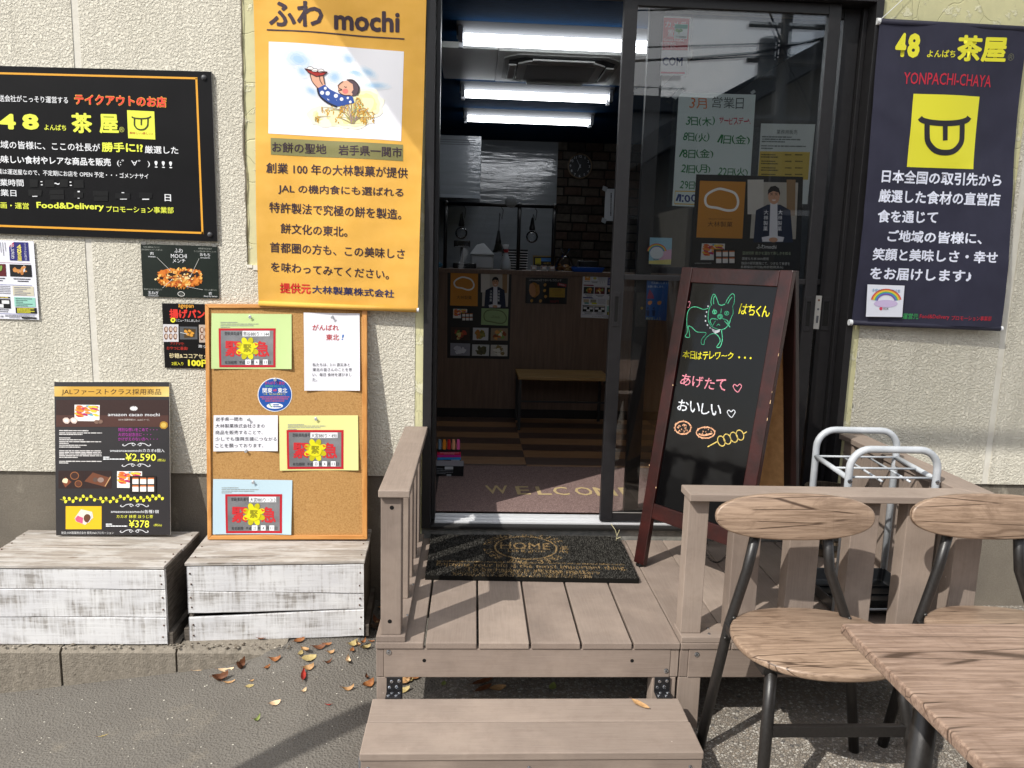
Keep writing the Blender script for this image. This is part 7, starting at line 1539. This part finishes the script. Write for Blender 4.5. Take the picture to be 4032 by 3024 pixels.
# ================================================================== FALLEN LEAVES
LC = {'tan': ('a07a50', 'c29c70'), 'brown': ('5c3824', '7d5034'), 'orange': ('865230', 'a47043'), 'yellow': ('a08e5c', 'b8a673'), 'red': ('7d1f1c', 'a8362a'), 'pale': ('cfae86', 'dfc6a4'), 'green': ('7d8a4a', '98a35f'), 'dark': ('3a2c1f', '4f3c2a')}
LM = {}
for k_, (a, b) in LC.items():
    t = NT('leaf_'+k_); v = t.coord((1, 1, 1)); n = t.noise(v, 90, 4); col = t.mix(t.ramp(n, [(.3, 0.0), (.7, 1.0)]), lin(a), lin(b)); col = t.mix(t.ramp(t.noise(v, 240, 2), [(.66, 0.0), (.72, .7)]), col, lin('4a2f1e')); LM[k_] = t.done(col, .6, .3, normal=t.bump(n, .001, .5))
def leaf_mesh(L, W, curl, fold, mat, sd):
    r = random.Random(sd); mb = MB(); n = 9; vs = []; fs = []
    for i in range(n+1):
        t = i/n; w_ = W*math.sin(math.pi*min(1, t*.93+.05))**.85*(1-.25*t)*(1+r.uniform(-.08, .08)); x = (t-.5)*L; z = curl*((t-.5)**2)*4*L*.5
        for j, s_ in enumerate((-1, -.5, 0, .5, 1)): vs.append((x, w_*s_/2*(1-abs(fold)*.3*abs(s_)), z+abs(s_)*abs(w_)*fold*.6+r.uniform(-.0008, .0008)+curl*.25*W*s_*t))
    for i in range(n):
        for j in range(4): fs.append((i*5+j, i*5+j+1, (i+1)*5+j+1, (i+1)*5+j))
    mb.add(vs, fs, mat); zmin = min(v[2] for v in vs); mb.v = [(v[0], v[1], v[2]-zmin) for v in mb.v]
    mb.tube([(-L*.5, 0, vs[2][2]-zmin), (-L*.66, .002, vs[2][2]-zmin+.002)], .0008, LM['brown'], 5); return mb
LEAVES = [ # u, v in the lower left crop, length, width, heading deg, kind, curl, fold, ground
 (1312, 358, .060, .030, 10, 'pale', .25, .2, 'flat tan leaf left of the curled leaf by the kerb end'), (1400, 345, .045, .040, 60, 'brown', .9, .9, 'curled upright brown leaf beside the flat tan leaf'),
 (1280, 415, .060, .042, 25, 'brown', .6, .7, 'folded dark brown leaf nearest the viewer on the left'), (1330, 428, .045, .014, 15, 'tan', .3, .3, 'narrow tan leaf touching the folded dark brown leaf'),
 (1595, 295, .045, .028, 15, 'orange', .5, .3, 'orange leaf pair member to the right, near the crate'), (1550, 322, .036, .020, 60, 'orange', .3, .4, 'small orange red leaf left of its orange partner'),
 (1795, 292, .058, .056, 20, 'yellow', .15, .1, 'broad yellow tan leaf at the middle of the leaf cluster'), (1768, 258, .048, .036, 140, 'tan', .3, .4, 'tan leaf on top of the broad yellow leaf'),
 (1745, 272, .040, .024, 80, 'yellow', .3, .2, 'pale leaf at the left rim of the leaf cluster'), (1852, 228, .055, .034, 20, 'brown', .4, .3, 'chestnut brown leaf above the cluster, near the crate corner'), (1900, 208, .036, .020, 10, 'orange', .3, .3, 'small orange leaf beside the chestnut brown leaf'),
 (1762, 395, .092, .028, 100, 'red', .2, .5, 'long narrow crimson leaf pointing at the viewer'), (1765, 478, .028, .018, 60, 'pale', .4, .3, 'tiny pale leaf at the tip of the crimson leaf'), (1790, 352, .046, .036, 30, 'tan', .5, .4, 'wrinkled tan leaf at the base of the crimson leaf'),
 (1920, 262, .030, .022, 20, 'tan', .5, .4, 'small broken tan leaf right of the cluster'), (1905, 315, .034, .014, 40, 'brown', .6, .6, 'small dark curled leaf right of the crimson leaf'), (2022, 308, .050, .028, 95, 'pale', .5, .4, 'pale boat shaped leaf alone between cluster and deck'),
 (1738, 190, .048, .036, 40, 'orange', .3, .4, 'brown orange leaf tucked in the broken kerb corner'), (1510, 172, .044, .016, 165, 'brown', .2, .2, 'thin brown leaf under the front edge of the right crate'),
 (2048, 210, .046, .036, 40, 'yellow', .5, .3, 'yellow leaf in the heap beside the mortar spill'), (2082, 222, .040, .028, 120, 'tan', .5, .5, 'tan leaf in the middle of the heap beside the mortar spill'), (2110, 205, .034, .018, 60, 'orange', .6, .5, 'small orange curled leaf on the heap by the mortar spill'), (2126, 228, .040, .026, 30, 'yellow', .4, .5, 'olive yellow leaf at the right end of the heap by the deck'), (2045, 242, .032, .024, 80, 'orange', .3, .3, 'orange leaf below the heap beside the mortar spill'),
 (2158, 190, .024, .012, 10, 'orange', .3, .5, 'little orange leaf touching the deck corner'), (2140, 445, .056, .042, 50, 'orange', .4, .3, 'spotted orange leaf leaning on the deck leg'), (2020, 470, .046, .022, 20, 'tan', .5, .4, 'thin dry tan leaf left of the spotted orange leaf'), (2130, 400, .030, .020, 100, 'brown', .6, .5, 'small curled leaf above the spotted orange leaf'),
 (1597, 552, .040, .034, 30, 'pale', .3, .2, 'single pale round leaf lying alone on the asphalt'), (1450, 448, .030, .026, 20, 'yellow', .1, .1, 'small round dull leaf lying alone left of the crimson leaf'), (1462, 418, .018, .012, 40, 'tan', .3, .3, 'tiny tan leaf scrap above the dull round leaf'),
 (1492, 648, .034, .016, 60, 'green', .7, .6, 'small olive green bud leaf on the open asphalt'), (1905, 558, .030, .010, 170, 'red', .3, .3, 'tiny dark red leaf near the dark shadow band'), (600, 735, .034, .006, 35, 'yellow', .1, .1, 'thin dry blade lying alone at the far left'), (1150, 356, .044, .004, 5, 'pale', 0, 0, 'straight straw stalk lying by the kerb end')]
crL = crop(0, 2400, .67812)
for i, (u, v, L, W, hd_, kd, cu, fo, lb) in enumerate(LEAVES):
    p = onZ(crL(u, v), 0); p = onZ(crL(u, v), gz(p.x, p.y)); p = onZ(crL(u, v), gz(p.x, p.y)); z = gz(p.x, p.y)
    if v < 195 and p.x < -.64: z = .024; p = onZ(crL(u, v), z)
    o = leaf_mesh(L*.86, W*.86, cu*1.5, fo*1.3, LM[kd], i).build('fallen_leaf', base=(0, 0, 0), smooth=True); o.location = (p.x, p.y, z+.0015+(.006 if i in (7, 20, 21) else 0)); o.rotation_euler = (0, 0, math.radians(hd_)); tag(o, lb, 'leaf', 'fallen leaves')
crB = crop(1380, 2480, .32787)
for i, (u, v, L, W, hd_, kd, cu, fo, lb) in enumerate((
 (640, 640, .050, .040, 40, 'tan', .4, .4, 'tan leaf under the deck beside the left bracket'), (705, 605, .048, .034, 80, 'yellow', .3, .3, 'pale yellow leaf under the deck near the left leg'), (770, 590, .050, .030, 30, 'orange', .4, .4, 'orange leaf under the deck right of the pale yellow one'), (625, 745, .048, .030, 20, 'yellow', .5, .3, 'yellow leaf just behind the step at its left end'), (1590, 630, .080, .030, 30, 'brown', .1, .2, 'long brown leaf in the shade under the deck'), (1600, 710, .070, .030, 40, 'brown', .1, .2, 'second long brown leaf in the shade under the deck, closer to the step'), (1770, 710, .056, .040, 20, 'tan', .2, .2, 'broad tan leaf in the shade under the deck'), (1120, 650, .030, .02, 80, 'green', .2, .2, 'small green leaf under the deck left of the long brown leaves'), (2430, 690, .046, .03, 70, 'green', .2, .2, 'green leaf deep in the shade under the deck, right of centre'))):
    p = onZ(crB(u, v), 0); o = leaf_mesh(L, W, cu, fo, LM[kd], 50+i).build('fallen_leaf', base=(0, 0, 0), smooth=True); o.location = (p.x, p.y, .0015); o.rotation_euler = (0, 0, math.radians(hd_)); tag(o, lb, 'leaf', 'fallen leaves')
p = onZ((2522, 2778), .122); o = leaf_mesh(.062, .026, .15, .25, LM['tan'], 90).build('fallen_leaf', base=(0, 0, 0), smooth=True); o.location = (p.x, p.y, .1235); o.rotation_euler = (0, 0, math.radians(-48)); tag(o, 'golden brown leaf lying on the step tread', 'leaf', 'fallen leaves')
rl = random.Random(5)
for i in range(10):
    x, y = rl.uniform(-.355, -.285), rl.uniform(-.36, -.06); kd = rl.choice(('brown', 'dark', 'dark', 'brown', 'tan')); o = leaf_mesh(rl.uniform(.04, .065), rl.uniform(.025, .04), rl.uniform(.2, .7), rl.uniform(.2, .6), LM[kd], 120+i).build('fallen_leaf', base=(0, 0, 0), smooth=True); o.location = (x, y, .004+.006*i*.5); o.rotation_euler = (rl.uniform(-.3, .3), rl.uniform(-.3, .3), rl.uniform(0, 6.28)); tag(o, 'dry leaf in the drift between the right crate and the deck', 'leaf', 'fallen leaves')
# dry grass sprig growing by the sill
mb = MB(); SP = flat('cfc69c', .8); g0 = onY((2405, 2062), -.031)
for pts in ([(0, 0, 0), (.016, -.012, -.02), (.024, -.02, -.045), (.020, -.022, -.062)], [(.024, -.02, -.042), (.03, -.022, -.024), (.032, -.02, -.018)], [(.022, -.022, -.055), (.034, -.03, -.046), (.036, -.03, -.044)]): mb.tube([g0+Vector(p) for p in pts], [.0012, .001, .0008, .0006][:len(pts)], SP, 5)
tag(mb.build('dry_sprig'), 'pale dry sprig at the door ledge by the corner of the doormat', 'plant')

# ================================================================== ACROSS THE STREET (seen only in the glass)
post = thing('signpost', (-1.80, -2.10, 0), 'slim grey post standing left of the viewer', 'post'); mb = MB(); mb.tube([(-1.80, -2.10, -.3), (-1.80, -2.10, 2.02)], .05, flat('77797a', .5), 18); mb.build('shaft', post, smooth=True); mb = MB(); mb.ball((-1.80, -2.10, 2.02), .051, flat('6c6e6f', .5), 18, 8, (1, 1, .5)); mb.build('cap', post, smooth=True)
def mirrored(p, d):                    # where a thing stands whose reflection in the door glass shows at p
    q = onY(p, d+.08); return Vector((q.x, -d, q.z))
HW, HR, HD = flat('8c8f92', .8), flat('3c4045', .6), flat('5a564f', .8)
a = mirrored(D_(285, 672), 11); b = mirrored(D_(900, 668), 11)
h1 = thing('house', ((a.x+b.x)/2, -13, 0), 'flat roofed grey house across the street', 'house')
mb = MB(); mb.box(a.x-9, b.x+1, -16, -11, -.3, a.z, HW); mb.build('wall', h1); mb = MB(); mb.box(a.x-9.2, b.x+1.2, -16.2, -10.8, a.z+.01, a.z+.25, HR); mb.build('roof', h1)
for k in range(5):
    x = a.x-7+k*2.2; mb = MB(); mb.box(x, x+1.2, -11.0, -10.94, 1.0, 2.2, flat('2a3036', .2)); f_ = mb.build('window', h1); mb = MB(); mb.box(x-.06, x+1.26, -10.939, -10.90, .92, .99, flat('c9cacb', .5)); mb.build('sill', f_)
p1, p2, p3 = mirrored(D_(520, 800), 7.5), mirrored(D_(870, 590), 7.5), mirrored(D_(1255, 385), 7.5); top = p3+(p3-p2)*1.8
h2 = thing('house', (p3.x, -9, 0), 'dark gabled house across the street', 'house')
def gab(y, pts): return [(x, y, z) for x, z in pts]
gp_ = [(p1.x, -.3), (top.x+6, -.3), (top.x+6, p1.z), (top.x, top.z), (p1.x, p1.z)]
mb = MB(); mb.prism(gab(-7.5, gp_), (0, -6, 0), HD); mb.build('wall', h2)
mb = MB(); mb.prism([(p1.x-.5, -7.2, p1.z-.25), (top.x, -7.2, top.z+.02), (top.x, -7.2, top.z+.3), (p1.x-.6, -7.2, p1.z+.02)], (0, -6.6, 0), HR); mb.build('roof', h2); mb = MB(); mb.prism([(top.x+.01, -7.2, top.z+.02), (top.x+6.5, -7.2, p1.z-.25), (top.x+6.6, -7.2, p1.z+.02), (top.x+.01, -7.2, top.z+.3)], (0, -6.6, 0), HR); mb.build('roof', h2)
for k in range(3):
    x = p1.x+1+k*1.5; mb = MB(); mb.box(x, x+.9, -7.5, -7.44, 1.0, 2.1, flat('20262c', .2)); f_ = mb.build('window', h2); mb = MB(); mb.box(x-.05, x+.95, -7.439, -7.41, 2.11, 2.18, flat('b9babb', .5)); mb.build('lintel', f_)
q0 = mirrored(D_(1050, 180), 6.5); up_ = thing('utility_pole', (q0.x, -6.5, 0), 'concrete utility pole with transformer and wires across the street', 'utility pole'); PC = flat('5d5e5e', .7)
mb = MB(); mb.tube([(q0.x, -6.5, -.3), (q0.x, -6.5, q0.z+2.5)], [.075, .06], PC, 14); mb.build('pole', up_, smooth=True)
for dz in (.05, -.35, -1.0): mb = MB(); mb.box(q0.x-.45, q0.x+.5, -6.53, -6.47, q0.z+dz-.025, q0.z+dz+.025, PC); mb.build('crossarm', up_)
mb = MB(); mb.tube([(q0.x-.2, -6.5, q0.z-.55), (q0.x-.2, -6.5, q0.z-.1)], .11, flat('70757a', .5), 16); mb.build('transformer', up_)
for (s0, s1, r_) in (((470, 345), (1250, 232), .016), ((330, 60), (1300, -40), .010), ((900, 260), (1480, 190), .010), ((1000, 330), (1500, 260), .010), ((1040, 300), (1120, 480), .012)):
    a, b = mirrored(D_(*s0), 6.3), mirrored(D_(*s1), 6.3); d_ = b-a; mb = MB(); mb.tube([a-d_*1.2+Vector((0, 0, d_.length*.1)), a, (a+b)/2+Vector((0, 0, -.05)), b, b+d_*1.0], r_, flat('1b1c1e', .6), 6); mb.build('wire', up_, smooth=True)
q0 = mirrored(D_(405, 410), 10); an = thing('antenna', (q0.x, -11.2, a.z), 'thin television antenna on the flat roofed house', 'antenna'); mb = MB(); mb.tube([(q0.x, -11.2, 2), (q0.x, -11.2, q0.z)], .02, flat('8b8d8f', .4), 8); mb.build('mast', an); mb = MB()
for k in range(6): mb.tube([(q0.x-.6+.2*k, -11.35, q0.z-.04), (q0.x-.6+.2*k, -11.05, q0.z-.04)], .008, flat('8b8d8f', .4), 6)
mb.tube([(q0.x-.65, -11.2, q0.z-.04), (q0.x+.5, -11.2, q0.z-.04)], .01, flat('8b8d8f', .4), 6); mb.build('rods', an)
# tiny joined details are stuff, not single pieces
for o in bpy.data.objects:
    if o.parent is not None and o.name.split('.')[0] in ('paint_chip', 'flaking_edge', 'crack', 'small_print', 'label_print', 'nail', 'bread_pieces', 'crumb', 'rice_ear'): o['kind'] = 'stuff'
